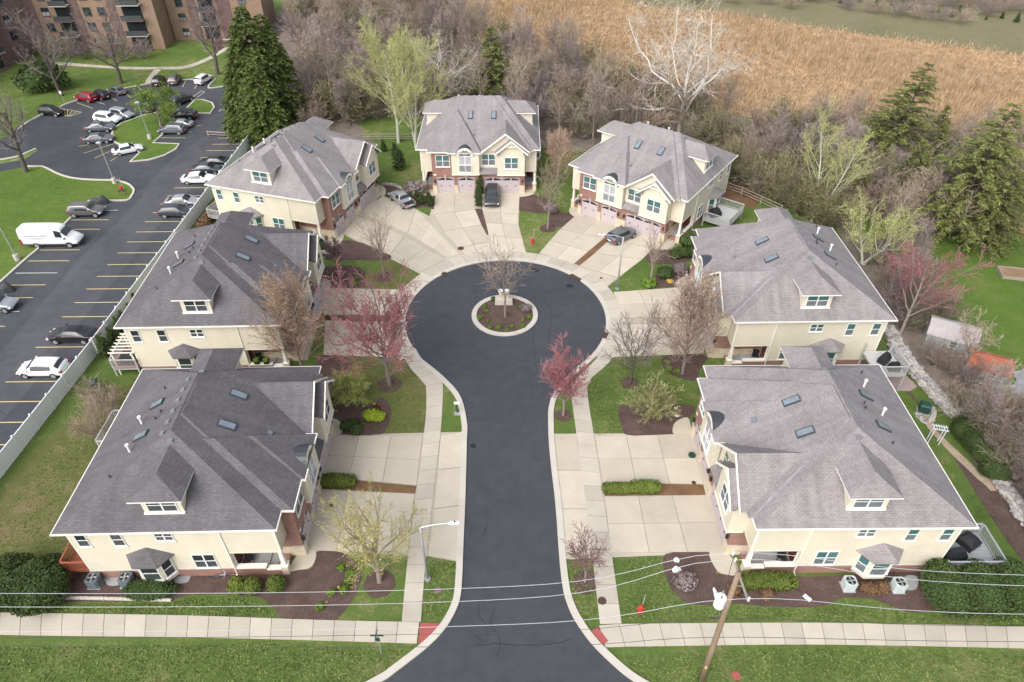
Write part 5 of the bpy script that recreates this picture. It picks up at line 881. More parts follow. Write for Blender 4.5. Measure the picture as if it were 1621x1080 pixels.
def car_proto(kind, pm):
    stn, side, rear, front, xf, xr, wr = PROF[kind]; n = len(stn); Rn = 7
    vs, fs, mi = [], [], []
    for k, (x, zl, zb, zr, wb, wr_) in enumerate(stn):
        half = [(wb * .80, zl), (wb * .98, zl + .10), (wb * 1.0, zl + (zb - zl) * .55), (wb, zb), (wr_, zr - .05), (wr_ * .78, zr), (0, zr + .02)]
        if kind == 'pickup' and 1 <= k <= 3: half[4:] = [(wb - .07, zb + .01), (wb - .10, .66), (0, .66)]
        for y, z in half: vs.append((x, y, z))
        for y, z in half[-2::-1]: vs.append((x, -y, z))
    C = 2 * Rn - 1
    for k in range(n - 1):
        for j in range(C):
            j2 = (j + 1) % C; f = (k * C + j, k * C + j2, (k + 1) * C + j2, (k + 1) * C + j); m_ = 0
            lo = min(j, C - 1 - (j + 1)) if j < C - 1 else -1    # strip index counted from the sill
            if lo == 3 and any(a <= k < b for a, b in zip(side, side[1:])) and k in [q for a, b in zip(side, side[1:]) for q in range(a, b)] and (kind != 'van' or True): m_ = 3
            if lo in (4, 5):
                if front[0] <= k < front[1]: m_ = 1
                if rear and rear[0] <= k < rear[1]: m_ = 2
                if kind == 'pickup' and 1 <= k < 3: m_ = 4
            if j == C - 1: m_ = 5
            fs.append(f); mi.append(m_)
    fs.append(tuple(range(C))[::-1]); mi.append(0); fs.append(tuple((n - 1) * C + i for i in range(C))); mi.append(0)
    me = bpy.data.meshes.new('cage'); me.from_pydata(vs, [], fs)
    for _ in range(6): me.materials.append(pm)
    me.polygons.foreach_set('material_index', mi); me.update()
    # narrow pillars: crease side glass by leaving station gaps between panes
    tmp = bpy.data.objects.new('cage', me); col.objects.link(tmp); mod = tmp.modifiers.new('s', 'SUBSURF'); mod.levels = 2 if kind in ('van', 'pickup') else 2; mod.render_levels = 2
    dg = bpy.context.evaluated_depsgraph_get(); ev = bpy.data.meshes.new_from_object(tmp.evaluated_get(dg)); bpy.data.objects.remove(tmp)
    root = empty(kind_name(kind)); groups = {}
    for p in ev.polygons:
        g_ = p.material_index
        if g_ == 3: g_ = (3, p.center.y > 0, sum(1 for q in side[1:-1] if p.center.x > (stn[q][0] + stn[min(n - 1, q + 1)][0]) / 2))
        groups.setdefault(g_, []).append(p)
    for g_, ps in groups.items():
        idx, v2, f2 = {}, [], []
        for p in ps:
            f2.append([idx.setdefault(i, len(idx)) for i in p.vertices])
        v2 = [None] * len(idx)
        for i, q in idx.items(): v2[q] = tuple(ev.vertices[i].co)
        nm, m_ = {0: ('body', pm), 1: ('windscreen', AUTOGL), 2: ('rear_window', AUTOGL), 4: ('cargo_bed', BLACKM), 5: ('underbody', BLACKM)}.get(g_, ('side_window', AUTOGL))
        me2 = bpy.data.meshes.new(nm); me2.from_pydata(v2, [], f2); me2.materials.append(m_); me2.polygons.foreach_set('use_smooth', [True] * len(f2)); me2.update(); link(nm, me2, root)
    yw = max(s[4] for s in stn)
    wm = MB(); wm.tube([(0, -.11, 0), (0, .11, 0)], wr, 18, 0, True); wm = wm.mesh('wheel', TYRE, False)
    rm = MB(); rm.tube([(0, -.115, 0), (0, .118, 0)], wr * .66, 14, 0, True)
    rm = rm.mesh('rim', RIM, False); am = MB(); am.tube([(0, -.06, 0), (0, .06, 0)], wr * 1.14, 18, 0, True); am = am.mesh('wheel_arch', BLACKM, False)
    for x in (xf, xr):
        for s in (-1, 1): link('wheel_arch', am, root, (x, s * (yw - .085), wr + .02)); w_ = link('wheel', wm, root, (x, s * (yw - .10), wr)); link('rim', rm, w_)
    xF, xR = stn[-3][0], stn[1][0]; zF, zR = (stn[-3][2] + stn[-2][2]) / 2, stn[1][2] - .08
    for s in (-1, 1):
        q = stn[-2]; MB().box(q[0] - .26, q[0] - .0, s * (q[4] - .04) - .13, s * (q[4] - .04) + .13, q[2] - .12, q[2] + .02).build('headlight', LAMPG, root, uv=False)
        q = stn[1]; h_ = .55 if kind == 'van' else .09; MB().box(q[0] - .04, q[0] + .18, s * (q[4] - .10) - .14, s * (q[4] - .10) + .14, q[2] - .16 - h_, q[2] - .1 + .04).build('tail_light', TAIL, root, uv=False)
        xm = stn[front[1]][0] - .28; zm = stn[front[1]][2] + .08; MB().frustum(xm - .08, xm + .08, s * (yw + .10) - .1, s * (yw + .10) + .1, zm - .02, zm + .13, .02).build('mirror', pm if kind != 'van' else BLACKM, root, uv=False)
    q = stn[-1]; MB().box(q[0] - .12, q[0] + .012, -q[4] * .62, q[4] * .62, q[1] + .02, q[2] - .02).build('grille', BLACKM, root, uv=False)
    q = stn[0]; MB().box(q[0] - .012, q[0] + .05, -.26, .26, (q[1] + q[2]) / 2 - .04, (q[1] + q[2]) / 2 + .08).build('number_plate', WHITE, root, uv=False)
    if kind == 'van':
        MB().box(-3.42, -1.98 - .1, -.995, .995, .46, .6).build('sill_trim', DKGREY, root, uv=False); MB().box(-1.2, 1.95, -1.0, 1.0, .46, .6).build('sill_trim', DKGREY, root, uv=False); MB().box(3.0, 3.44, -.8, .8, .42, .66).build('front_bumper', DKGREY, root, uv=False)
    return root
def kind_name(k): return dict(sedan='parked_car', hatch='parked_car', suv='parked_car', pickup='pickup_truck', van='delivery_van')[k]
CARP = {}
def car(kind, p, head, colr, label, group=None, s=1.0, cat='car', z=.012):
    first = kind not in CARP
    if first: CARP[kind] = (car_proto(kind, PAINT[colr]), colr)
    r0, c0 = CARP[kind]; o = r0 if first else copy_tree(r0, None, {PAINT[c0].name: PAINT[colr]})
    o.location = (p[0], p[1], z); o.rotation_euler = (0, 0, R(head)); o.scale = (s, s, s); return tag(o, label, cat, group)
G1 = 'cars in the car park'
car('hatch', (-44.11, 48.62), 181, 'white', 'white hatchback parked nose-out beside the white fence, nearest the camera', G1, 1.03)
car('sedan', (-43.65, 53.54), 180, 'black', 'black sedan parked nose-out beside the white fence, next to the white hatchback', G1, 1.02)
car('hatch', (-42.31, 77.89), 1, 'dark', 'dark grey hatchback facing the fence beside a silver sedan', G1, .98)
car('sedan', (-42.43, 80.46), 1, 'silver', 'silver sedan facing the fence beside the dark grey hatchback', G1, .95)
car('sedan', (-42.54, 86.77), 2, 'white', 'white sedan facing the fence, first of the three cars by the upper left house', G1, .98)
car('sedan', (-42.38, 89.66), 2, 'dark', 'dark grey sedan in the middle of the three by the upper left house', G1, .95); car('sedan', (-42.02, 91.8), 182, 'black', 'black sedan nose-out, farthest of the three by the upper left house', G1, .95)
car('suv', (-53.65, 78.04), 1, 'brown', 'bronze-grey SUV parked against the bright lawn beside the covered motorcycle', G1, .96)
car('suv', (-54.2, 58.51), 1, 'silver', 'silver SUV cut by the left edge of the picture', G1, .96)
vn = car('van', (-54.38, 71.15), 1, 'white', 'long white delivery van with grey lettering on its side', None, .97, 'van')
car('suv', (-63.68, 106.87), -14, 'white', 'white crossover with black roof glass parked at the left rim of the island', G1, .95); car('suv', (-62.27, 108.74), -22, 'silver', 'silver SUV behind the white crossover at the left rim of the island', G1, .9)
car('sedan', (-63.52, 103.63), 4, 'grey', 'grey-blue sedan between the white crossover and the spoilered sedan', G1, .95); car('sedan', (-61.87, 99.53), 8, 'grey', 'grey sedan with tail lights outward, third from the white crossover', G1, .95); car('sedan', (-55.98, 95.86), 30, 'white', 'white sedan parked alone at the tip of the island', G1, .92)
car('suv', (-71.28, 115.74), 158, 'red', 'dark red SUV parked by the far kerb', G1, .88); car('hatch', (-69.46, 116.99), 152, 'black', 'black car between the red SUV and the grey sedan at the far kerb', G1, .92); car('sedan', (-67.48, 118.98), 148, 'grey', 'grey sedan at the far kerb, right of the black car', G1, .85); car('suv', (-74.01, 109.75), -12, 'black', 'black SUV left of the yellow hatched bay', G1, .88)
car('suv', (-62.05, 123.43), 96, 'black', 'black SUV with rear to camera, left of the grey SUV near the path', G1, .86); car('suv', (-59.49, 124.05), 98, 'brown', 'grey-brown SUV with rear to camera at the top of the car park', G1, .88); car('suv', (-54.41, 124.2), 75, 'white', 'white SUV parked at the top right of the car park near the spruces', G1, .86)
car('suv', (-54.93, 114.77), 62, 'dark', 'dark SUV half hidden by the green weeping tree', G1, .9); car('sedan', (-57.06, 113.15), 70, 'blue', 'blue-grey car behind the green weeping tree', G1, .9); car('hatch', (-58.83, 111.83), 75, 'silver', 'silver car mostly hidden behind the green weeping tree', G1, .9)
car('suv', (-52.28, 108.24), 180, 'black', 'black SUV at the right side of the island, farthest of three', G1, .92); car('sedan', (-51.63, 105.05), 180, 'silver', 'silver sedan squeezed between the black and grey SUVs right of the island', G1, .85); car('suv', (-52.04, 102.7), 180, 'grey', 'grey SUV at the right side of the island, nearest of three', G1, .9)
car('pickup', (-14.27, 80.95), 128, 'silver', 'silver pickup truck with open black bed in the upper left drive', None, .88, 'pickup', .07)
car('suv', (-2.56, 81.53), -90, 'dark', 'charcoal SUV facing the camera in the centre house drive', None, 1.0, 'car', .07)
car('hatch', (13.11, 72.2), 38, 'grey', 'grey hatchback with its tail to the street in the upper right drive', None, .98, 'car', .07)
# lettering on the van (flat print)
for txt, x, z, sz in (('CALIFORNIA CLOSETS', -1.32, 1.62, .30), ('CUSTOM DESIGNED STORAGE SOLUTIONS', -1.32, 1.40, .115), ('FOR THE WHOLE HOME', -1.32, 1.24, .115)):
    cu = bpy.data.curves.new('lettering', 'FONT'); cu.body = txt; cu.size = sz; cu.align_x = 'CENTER'; cu.extrude = .002; to = bpy.data.objects.new('lettering', cu); col.objects.link(to)
    dg = bpy.context.evaluated_depsgraph_get(); me = bpy.data.meshes.new_from_object(to.evaluated_get(dg)); bpy.data.objects.remove(to); me.materials.clear(); me.materials.append(MT.get('van_lettering') or plain('van_lettering', (.3, .3, .33), .5))
    o = link('lettering', me, vn, (x, -1.0 + (z - 1.4) * .06 - .006, z)); o.rotation_euler = (R(90) - .06, 0, 0)
# covered motorcycles
def covered_bike(p, rz, label):
    rg = random.Random(3); mb = MB(); prof = [(-1.1, .1, .12), (-.95, .75, .2), (-.5, .85, .28), (0, .82, .3), (.35, 1.0, .32), (.6, 1.22, .3), (.8, 1.05, .26), (1.1, .6, .2), (1.2, .1, .12)]
    for k, (x, h, w_) in enumerate(prof):
        for a in range(9):
            t = math.pi * a / 8; mb.v.append((x + rg.uniform(-.03, .03), math.cos(t) * (w_ + .14 * (1 - math.sin(t))) + rg.uniform(-.03, .03), max(.0, math.sin(t)) ** .7 * h))
    for k in range(len(prof) - 1):
        for a in range(8): mb.f.append((k * 9 + a, k * 9 + a + 1, (k + 1) * 9 + a + 1, (k + 1) * 9 + a)); mb.m.append(0)
    o = mb.build('covered_motorcycle', TARP, None, (p[0], p[1], .015), rz, False); return tag(o, label, 'motorcycle')
covered_bike((-53.52, 80.95), .1, 'motorcycle under a charcoal cover beside the bronze-grey SUV'); covered_bike((-55.29, 61.66), .1, 'motorcycle under a pale grey cover at the left edge of the picture')

# ================================================================ BRICK FLATS
def flats(A, B, nf, seed, label, cols_, flip=1, wm=None):
    d = V((B[0] - A[0], B[1] - A[1], 0)); L = d.length; d.normalize(); nn = V((d.y, -d.x, 0)) * flip
    root = empty('apartment_building', (A[0], A[1], 0), math.atan2(d.y, d.x)); D = -14 * flip; H_ = 2.75 * nf; sg = flip   # outward is local -y * flip
    y0, y1 = sorted((0, sg * 14)); MB().box(0, L, y0, y1, 0, H_).build('wall', wm or TANB, root); MB().box(-.2, L + .2, y0 - .2, y1 + .2, H_, H_ + .5).build('parapet', LIME, root)
    out = lambda a, b: sorted((-sg * a, -sg * b))
    for (x0, x1, kind) in cols_:
        if kind == 'plum': MB().box(x0, x1, *out(-.3, .12), 0, H_ - .01).build('brick_panel', PURB, root)
        for k in range(nf):
            z = k * 2.75; face = 'F' if flip == 1 else 'B'
            if kind == 'win':
                n_ = max(1, int((x1 - x0) / 2.6))
                for i in range(n_):
                    xc = x0 + (i + .5) * (x1 - x0) / n_; w_ = window(root, wallM(xc, -sg * .01, z + .9, face), 1.3, 1.35, 2, fr=DKGREY, glass=GLASS_D, screen=(GLASS_D, CURTAIN, SCREEN)[(k * 7 + i * 3 + int(x0)) % 3])
            if kind == 'balc':
                MB().box(x0 + .1, x1 - .1, *out(.005, .03), z + .15, z + 2.35).build('patio_door', GLASS_D, root)
                MB().box(x0 - .1, x1 + .1, *out(.0, 1.35), z - .02, z + .13).build('balcony', LIME if k % 2 else PURB, root)
                if k: b = MB(); b.box(x0 - .1, x1 + .1, *out(1.27, 1.33), z + .14, z + 1.05); b.build('balcony_rail', DKGREY, root)
            if kind == 'plum' and k < nf and x1 - x0 > 2.5: window(root, wallM((x0 + x1) / 2, -sg * .13, z + .9, 'F' if flip == 1 else 'B'), 1.3, 1.35, 2, fr=DKGREY, glass=GLASS_D, screen=SCREEN_D)
    return tag(root, label, 'building')
flats((-92.5, 141.2), (-68, 142.2), 6, 1, 'brick block of flats with plum stripes and balconies beyond the car park', [(.3, 2.4, 'plum'), (2.4, 6.0, 'win'), (6.0, 9.0, 'balc'), (9.0, 10.6, 'plum'), (10.6, 16.0, 'win'), (16.0, 17.4, 'plum'), (18.4, 22.2, 'balc')])
flats((-68, 147.5), (-50, 150), 6, 2, 'farther wing of the brick flats, set back on the right', [(1, 4, 'win'), (4, 5.5, 'plum'), (6, 9, 'balc'), (9.6, 12, 'plum'), (12, 17, 'win')])
flats((-98.3, 112), (-91.9, 141.1), 6, 3, 'near left wing of the brick flats at the left edge of the picture', [(1, 5, 'win'), (5.5, 9, 'balc'), (9.4, 11.6, 'plum'), (12, 17, 'win'), (17.5, 20.5, 'balc'), (21, 23.5, 'plum'), (23.5, 26.5, 'win')], 1, PURL)
tag(bush('evergreen_shrub', bush_mesh('fe', 4, 4.2, 2.6, 4.6, YEW, 900, .3, rough=.3), (-80.67, 120.44), 'big dark evergreen shrub at the corner of the flats', rz=.3), None)

# ================================================================ FENCES
def vinyl_fence(A, B, n, label):
    root = empty('vinyl_fence', (A[0], A[1], 0)); d = V((B[0] - A[0], B[1] - A[1])); ang = math.atan2(d.y, d.x); L = d.length / n
    pm = MB(); pm.box(.07, L - .07, -.03, .03, .08, 1.62); pm.box(.065, L - .065, -.045, .045, 1.62, 1.75); pm.box(.065, L - .065, -.045, .045, .03, .16)
    for i in range(8): pm.box(.12 + i * (L - .24) / 8, .13 + i * (L - .24) / 8, -.036, .036, .17, 1.61)
    pm = pm.mesh('panel', VINYL); qm = MB().box(-.064, .064, -.064, .064, 0, 1.86).frustum(-.08, .08, -.08, .08, 1.86, 1.95, .06).mesh('post', WHITE, False)
    for i in range(n + 1):
        x, y = d.x / n * i, d.y / n * i; link('post', qm, root, (x, y, 0), ang)
        if i < n: link('panel', pm, root, (x, y, 0), ang)
    return tag(root, label, 'fence')
vinyl_fence((-42.1, 24.2), (-40.4, 51.25), 11, 'white vinyl privacy fence running along the car park, near half'); vinyl_fence((-40.38, 51.5), (-38.7, 101), 20, 'white vinyl privacy fence running along the car park, far half')
def rail_fence(pts, label, step=2.6, h=1.1, m=None):
    root = empty('rail_fence', (pts[0][0], pts[0][1], 0)); o = V((pts[0][0], pts[0][1], 0)); tot = sum(math.dist(a, b) for a, b in zip(pts, pts[1:])); n = max(1, int(tot / step)); q = resample(pts, n)
    for i, p in enumerate(q): MB().box(p[0] - o.x - .07, p[0] - o.x + .07, p[1] - o.y - .07, p[1] - o.y + .07, 0, h + .1).build('post', m or WOODG, root, uv=False)
    for a, b in zip(q, q[1:]):
        for z in (.35, .72, h): MB().tube([(a[0] - o.x, a[1] - o.y, z), (b[0] - o.x, b[1] - o.y, z)], .05, 4).build('rail', m or WOODG, root, uv=False)
    return tag(root, label, 'fence')
rail_fence([(-22.84, 99.75), (-18.12, 99.97), (-14.12, 99.86)], 'weathered wooden rail fence behind the small lawn and poplars'); rail_fence([(5.36, 97.13), (8.71, 95.65), (11.31, 93.8)], 'weathered wooden rail fence between the centre and upper right houses'); rail_fence([(27.96, 85.06), (30.07, 83.32), (31.95, 80.95), (34.06, 78.36)], 'weathered wooden rail fence beyond the upper right house deck')
rail_fence([(-46.23, 101.55), (-43.2, 101.09), (-39.88, 100.19)], 'low wooden rail fence at the foot of the spruces', 2.4, .8)

# ================================================================ LAMPS, POLE, WIRES
def street_lamp(p, h, arm, adir, label):
    root = empty('street_lamp', (p[0], p[1], 0)); MB().cyl(0, 0, 0, .12, .22, 12, 0).build('base', GALV, root, uv=False); MB().tube([(0, 0, .1), (0, 0, h)], [.10, .07], 10, 0, True).build('pole', GREYM, root, smooth=True, uv=False)
    d = V((math.cos(adir), math.sin(adir), 0)); MB().tube([V((0, 0, h - .1)), V((0, 0, h)) + d * arm * .5 + V((0, 0, .12)), V((0, 0, h + .16)) + d * arm], [.045, .04, .035], 7, 0, True).build('arm', GALV, root, uv=False)
    c = V((0, 0, h + .16)) + d * (arm + .3); s_ = V((-d.y, d.x, 0)); mb = MB()
    for k, (t, w_, hh) in enumerate(((-.38, .06, .05), (-.2, .15, .09), (.1, .18, .11), (.34, .12, .06), (.4, .03, .02))):
        for a in range(8): an = 6.283 * a / 8; q = c + d * t + s_ * math.cos(an) * w_ + V((0, 0, math.sin(an) * hh)); mb.v.append(tuple(q))
    for k in range(4):
        for a in range(8): mb.f.append((k * 8 + a, k * 8 + (a + 1) % 8, k * 8 + 8 + (a + 1) % 8, k * 8 + 8 + a)); mb.m.append(0)
    hd = mb.build('lamp_head', WHITE, root, uv=False); MB().cyl(c.x + d.x * .05, c.y + d.y * .05, c.z - .115, c.z - .085, .12, 10).build('lens', SCREEN, hd, uv=False); MB().cyl(c.x + d.x * .05, c.y + d.y * .05, c.z + .1, c.z + .17, .06, 8).build('photocell', BLACKM, hd, uv=False)
    return tag(root, label, 'street lamp', 'street lamps of the cul-de-sac')
street_lamp((-5.99, 27.05), 6.3, 1.9, .08, 'street lamp beside the near left sidewalk, arm over the apron'); street_lamp((11.49, 62.08), 6.6, 1.9, math.pi - .1, 'street lamp at the far right of the turning circle, arm pointing left')
def lot_lamp(p, h, label):
    root = empty('car_park_lamp', (p[0], p[1], .0)); MB().cyl(0, 0, 0, .75, .28, 14).build('concrete_base', KERB, root, uv=False); MB().tube([(0, 0, .75), (0, 0, h)], [.075, .06], 8, 0, True).build('pole', GREYM, root, uv=False); MB().box(-.3, .3, -.22, .22, h, h + .16).frustum(-.3, .3, -.22, .22, h + .16, h + .24, .1).build('lamp_head', GREYM, root, uv=False)
    return tag(root, label, 'lamp post', 'lamp posts of the car park')
lot_lamp((-54.64, 100.42), 5.6, 'car park lamp post standing on the grass island'); lot_lamp((-53.95, 86.5), 5.7, 'car park lamp post at the lawn edge by the entrance bend'); lot_lamp((-57.03, 67.7), 5.2, 'car park lamp post on the bright lawn beside the white van')
root = empty('utility_pole', (12.03, 20.06, 0)); lean = (-.035, 0)
MB().tube([(0, 0, -.2), (lean[0] * 2, 0, 4), (lean[0] * 4, .02, 8), (lean[0] * 6, .03, 12.2)], [.20, .175, .155, .13], 12, 0, True).build('pole', POLEW, root, smooth=True, uv=False)
arm = MB(); A, B = V((-.12, 1.4, 11.75)), V((.05, -1.35, 11.75)); arm.tube([A, B], .065, 6, 0, True); arm.build('crossarm', WOODG, root, uv=False)
for t in (.30, .7):
    q = A.lerp(B, t); MB().tube([q, (-.18, 0, 11.1)], .025, 5).build('brace', GALV, root, uv=False)
for t in (.02, .16, .98): q = A.lerp(B, t); MB().cyl(q.x, q.y, q.z + .05, q.z + .3, .06, 8).build('insulator', WHITE, root, uv=False)
tr = MB(); tr.cyl(-.62, .05, 8.9, 9.75, .3, 16).cyl(-.62, .05, 9.75, 9.85, .3, 16, 0, .2); tr = tr.build('transformer', WHITE, root, uv=False); MB().cyl(-.55, .2, 9.85, 10.1, .05, 8).build('bushing', GREYM, tr, uv=False); MB().cyl(-.7, -.1, 9.85, 10.1, .05, 8).build('bushing', GREYM, tr, uv=False); MB().box(-.35, -.15, -.08, .08, 9.1, 9.5).build('bracket', GALV, tr, uv=False)
MB().tube([(-.62, .2, 10.1), (-.4, .5, 10.9), (-.12, 1.2, 12.0)], .018, 4).build('drop_wire', WIRED, root, uv=False); MB().box(-.22, -.08, -.24, -.19, 1.9, 2.15).build('tag', LINEY, root, uv=False)
MB().tube([(-.2, .1, 7.6), (-.55, .1, 7.4), (-.8, .05, 7.55)], .05, 6).build('splice_case', DKGREY, root, uv=False)
tag(root, 'leaning wooden utility pole with a crossarm and white transformer on the front verge', 'utility pole')
for pts, r_, m_, lb in (([(-75, 21.1, 9.9), (-29.1, 21.1, 8.41), (1, 21.1, 9.25), (11.9, 21.4, 12.0), (28.4, 21.1, 10.3), (75, 21, 10.4)], .016, WIREM, 'bright overhead wire farthest from the camera, on the crossarm end'),
    ([(-75, 20.75, 9), (-29.3, 20.75, 7.56), (1, 20.75, 8.54), (11.93, 21.0, 12.0), (28.4, 20.75, 9.8), (75, 20.7, 9.8)], .016, WIREM, 'second bright overhead wire from the houses, on the crossarm'), ([(-75, 19.2, 9), (-28.3, 19.2, 7.75), (1, 19.2, 8.6), (12.08, 18.75, 12.0), (27.5, 19.2, 9.6), (75, 19.2, 9.6)], .016, WIREM, 'bright overhead wire nearest the camera, crossing above the sidewalk'),
    ([(-75, 20, 6.8), (-29.8, 20, 5.45), (1.1, 20, 6.17), (11.85, 20.06, 7.54), (29.2, 20, 6.78), (75, 20, 6.9)], .014, WIRED, 'thin grey cable below the bright wires'), ([(-75, 20.06, 5.6), (-30.4, 20.06, 4.34), (1.1, 20.06, 4.32), (11.95, 20.06, 5.39), (30.2, 20.06, 4.86), (75, 20, 5)], .016, WIRED, 'dark telephone cable lowest on the pole')):
    q = resample(smooth_line(pts, 10), 90); tag(MB().tube(q, r_, 5).build('overhead_wire', m_, uv=False), lb, 'wire')

VINYLG = plain('grey_vinyl', (.42, .42, .42), .5)
# ================================================================ DECKS, SHRUBS, SMALL THINGS
def deck(key, x0, x1, y0, y1, h, m, rm, label, sides='LBR', stairs=None, solid=False):
    """a raised deck in a house's own frame, behind its rear wall (y > 14.2)"""
    Mh = HOUSES[key].matrix_basis; c = Mh @ V(((x0 + x1) / 2, (y0 + y1) / 2, 0)); root = empty('deck', (c.x, c.y, 0), HOUSES[key].rotation_euler.z); w_, d = (x1 - x0) / 2, (y1 - y0) / 2
    n = max(2, int(2 * w_ / .3))
    bm = MB().box(-w_ / n + .012, w_ / n - .012, -d, d, h - .05, h).mesh('deck_board', m, False)
    for i in range(n): link('deck_board', bm, root, (-w_ + (2 * i + 1) * w_ / n, 0, 0))
    MB().box(-w_ + .03, w_ - .03, -d + .03, d - .03, h - .25, h - .06).build('joist_frame', rm, root, uv=False)
    for x in (-w_ + .08, w_ - .08):
        for y in (-d + .08, d - .08): MB().box(x - .07, x + .07, y - .07, y + .07, 0, h + 1.0).build('post', rm, root, uv=False)
    segs = {'L': ((-w_, -d), (-w_, d)), 'R': ((w_, -d), (w_, d)), 'B': ((-w_, d), (w_, d)), 'F': ((-w_, -d), (w_, -d))}
    for s in sides:
        a, b = segs[s]; x0_, x1_ = sorted((a[0], b[0])); y0_, y1_ = sorted((a[1], b[1])); e_ = .05
        MB().box(x0_ - e_, x1_ + e_, y0_ - e_, y1_ + e_, h + .95, h + 1.03).build('top_rail', rm, root, uv=False); MB().box(x0_ - .03, x1_ + .03, y0_ - .03, y1_ + .03, h + .1, h + .16).build('bottom_rail', rm, root, uv=False)
        k = int(math.dist(a, b) / .14); mb = MB()
        for i in range(1, k): q = lerp2(a, b, i / k); mb.box(q[0] - .017, q[0] + .017, q[1] - .017, q[1] + .017, h + .16, h + .95)
        tag(mb.build('balusters', rm, root, uv=False), kind='stuff')
    if stairs:
        sx, dirn = stairs
        for k in range(4): MB().box(sx - .5, sx + .5, d + .02 + .28 * k, d + .28 * (k + 1), 0, h * (1 - (k + 1) / 5)).build('step', m, root, uv=False)
    return tag(root, label, 'deck')
deck('first', 12.4, 15.5, 14.22, 18.3, 1.0, DECKG, DECKG, 'grey corner deck behind the near right house, with dark grill covers'); deck('right', 15.08, 18.4, 12.9, 15.5, 2.0, DECKW, VINYLG, 'raised pale deck with light railings behind the right middle house', 'BR')
deck('upper right', 15.5, 18.9, 5.9, 10.4, 1.0, DECKW, VINYLG, 'pale deck with light railings beside the upper right house', 'FBR'); deck('near left', 0, 2.2, 14.22, 15.9, 1.0, CEDAR, CEDAR, 'red-stained wooden deck at the rear corner of the near left house')
deck('near left', 11.2, 14.7, 14.22, 18.2, 1.0, WOODG, VINYLG, 'small deck with light railings behind the near left house'); deck('left', -.3, 3.4, 14.22, 16.6, 1.0, CEDAR, VINYLG, 'brown deck with light railings under the pergola', stairs=(.2, 1)); deck('upper left', .4, 3.4, 14.22, 16.4, .9, WOODG, VINYLG, 'deck with light railings behind the upper left house'); deck('centre', 11.8, 15.6, 14.3, 17.3, 1.0, DECKG, VINYLG, 'deck with light railings behind the centre house, right side')
def at_house(key, x, y): q = HOUSES[key].matrix_basis @ V((x, y, 0)); return (q.x, q.y)
def cover(p, z, sx, sy, h, rz, label, name='covered_grill'):
    mb = MB(); mb.frustum(-sx, sx, -sy, sy, 0, h * .55, .02).frustum(-sx + .04, sx - .04, -sy + .04, sy - .04, h * .55, h, min(sx, sy) * .45); return tag(mb.build(name, BLACKM, None, (p[0], p[1], z), rz, False), label, 'grill')
cover(at_house('first', 14.6, 15.3), 1.0, .75, .45, 1.1, .2, 'black covered grill by the rail of the grey corner deck'); cover(at_house('first', 13.4, 17.0), 1.0, .6, .6, .9, .5, 'black covered table on the grey corner deck', 'covered_table')
cover(at_house('right', 16.6, 14.2), 2.0, .55, .4, 1.0, .7, 'black covered grill on the raised pale deck'); cover(at_house('right', 17.7, 14.6), 2.0, .5, .3, .9, 0, 'dark grill at the outer corner of the raised pale deck'); cover(at_house('upper right', 16.4, 7.4), 1.0, .7, .5, 1.0, .3, 'black covered grill on the deck beside the upper right house'); cover(at_house('left', .6, 15.3), 1.0, .7, .45, 1.1, .1, 'black covered grill under the pergola')
# pergola
c = at_house('left', 1.0, 15.3); root = empty('pergola', (c[0], c[1], 0), HOUSES['left'].rotation_euler.z)
for x in (-1.1, 1.7):
    for y in (-.9, .9): MB().box(x - .06, x + .06, y - .06, y + .06, 0, 2.5).build('post', TRIM, root, uv=False)
for y in (-.9, .9): MB().box(-1.3, 1.9, y - .04, y + .04, 2.5, 2.64).build('beam', TRIM, root, uv=False)
for i in range(7): x = -1.1 + i * .46; MB().box(x - .03, x + .03, -1.2, 1.2, 2.64, 2.74).build('rafter', TRIM, root, uv=False)
tag(root, 'white slatted pergola behind the dark-roofed left house', 'pergola')
root = empty('garden_arbor', (*(35.76, 39.93), 0), -.25)
for x in (-.42, .42):
    for y in (-.22, .22): MB().box(x - .03, x + .03, y - .03, y + .03, 0, 1.7).build('post', VINYL, root, uv=False)
for y in (-.22, .22): MB().box(-.62, .62, y - .025, y + .025, 1.7, 1.77).build('beam', VINYL, root, uv=False)
for i in range(6): x = -.5 + i * .2; MB().box(x - .02, x + .02, -.36, .36, 1.77, 1.82).build('rafter', VINYL, root, uv=False)
tag(root, 'small white garden arbor on the grass strip behind the near right house', 'arbor')
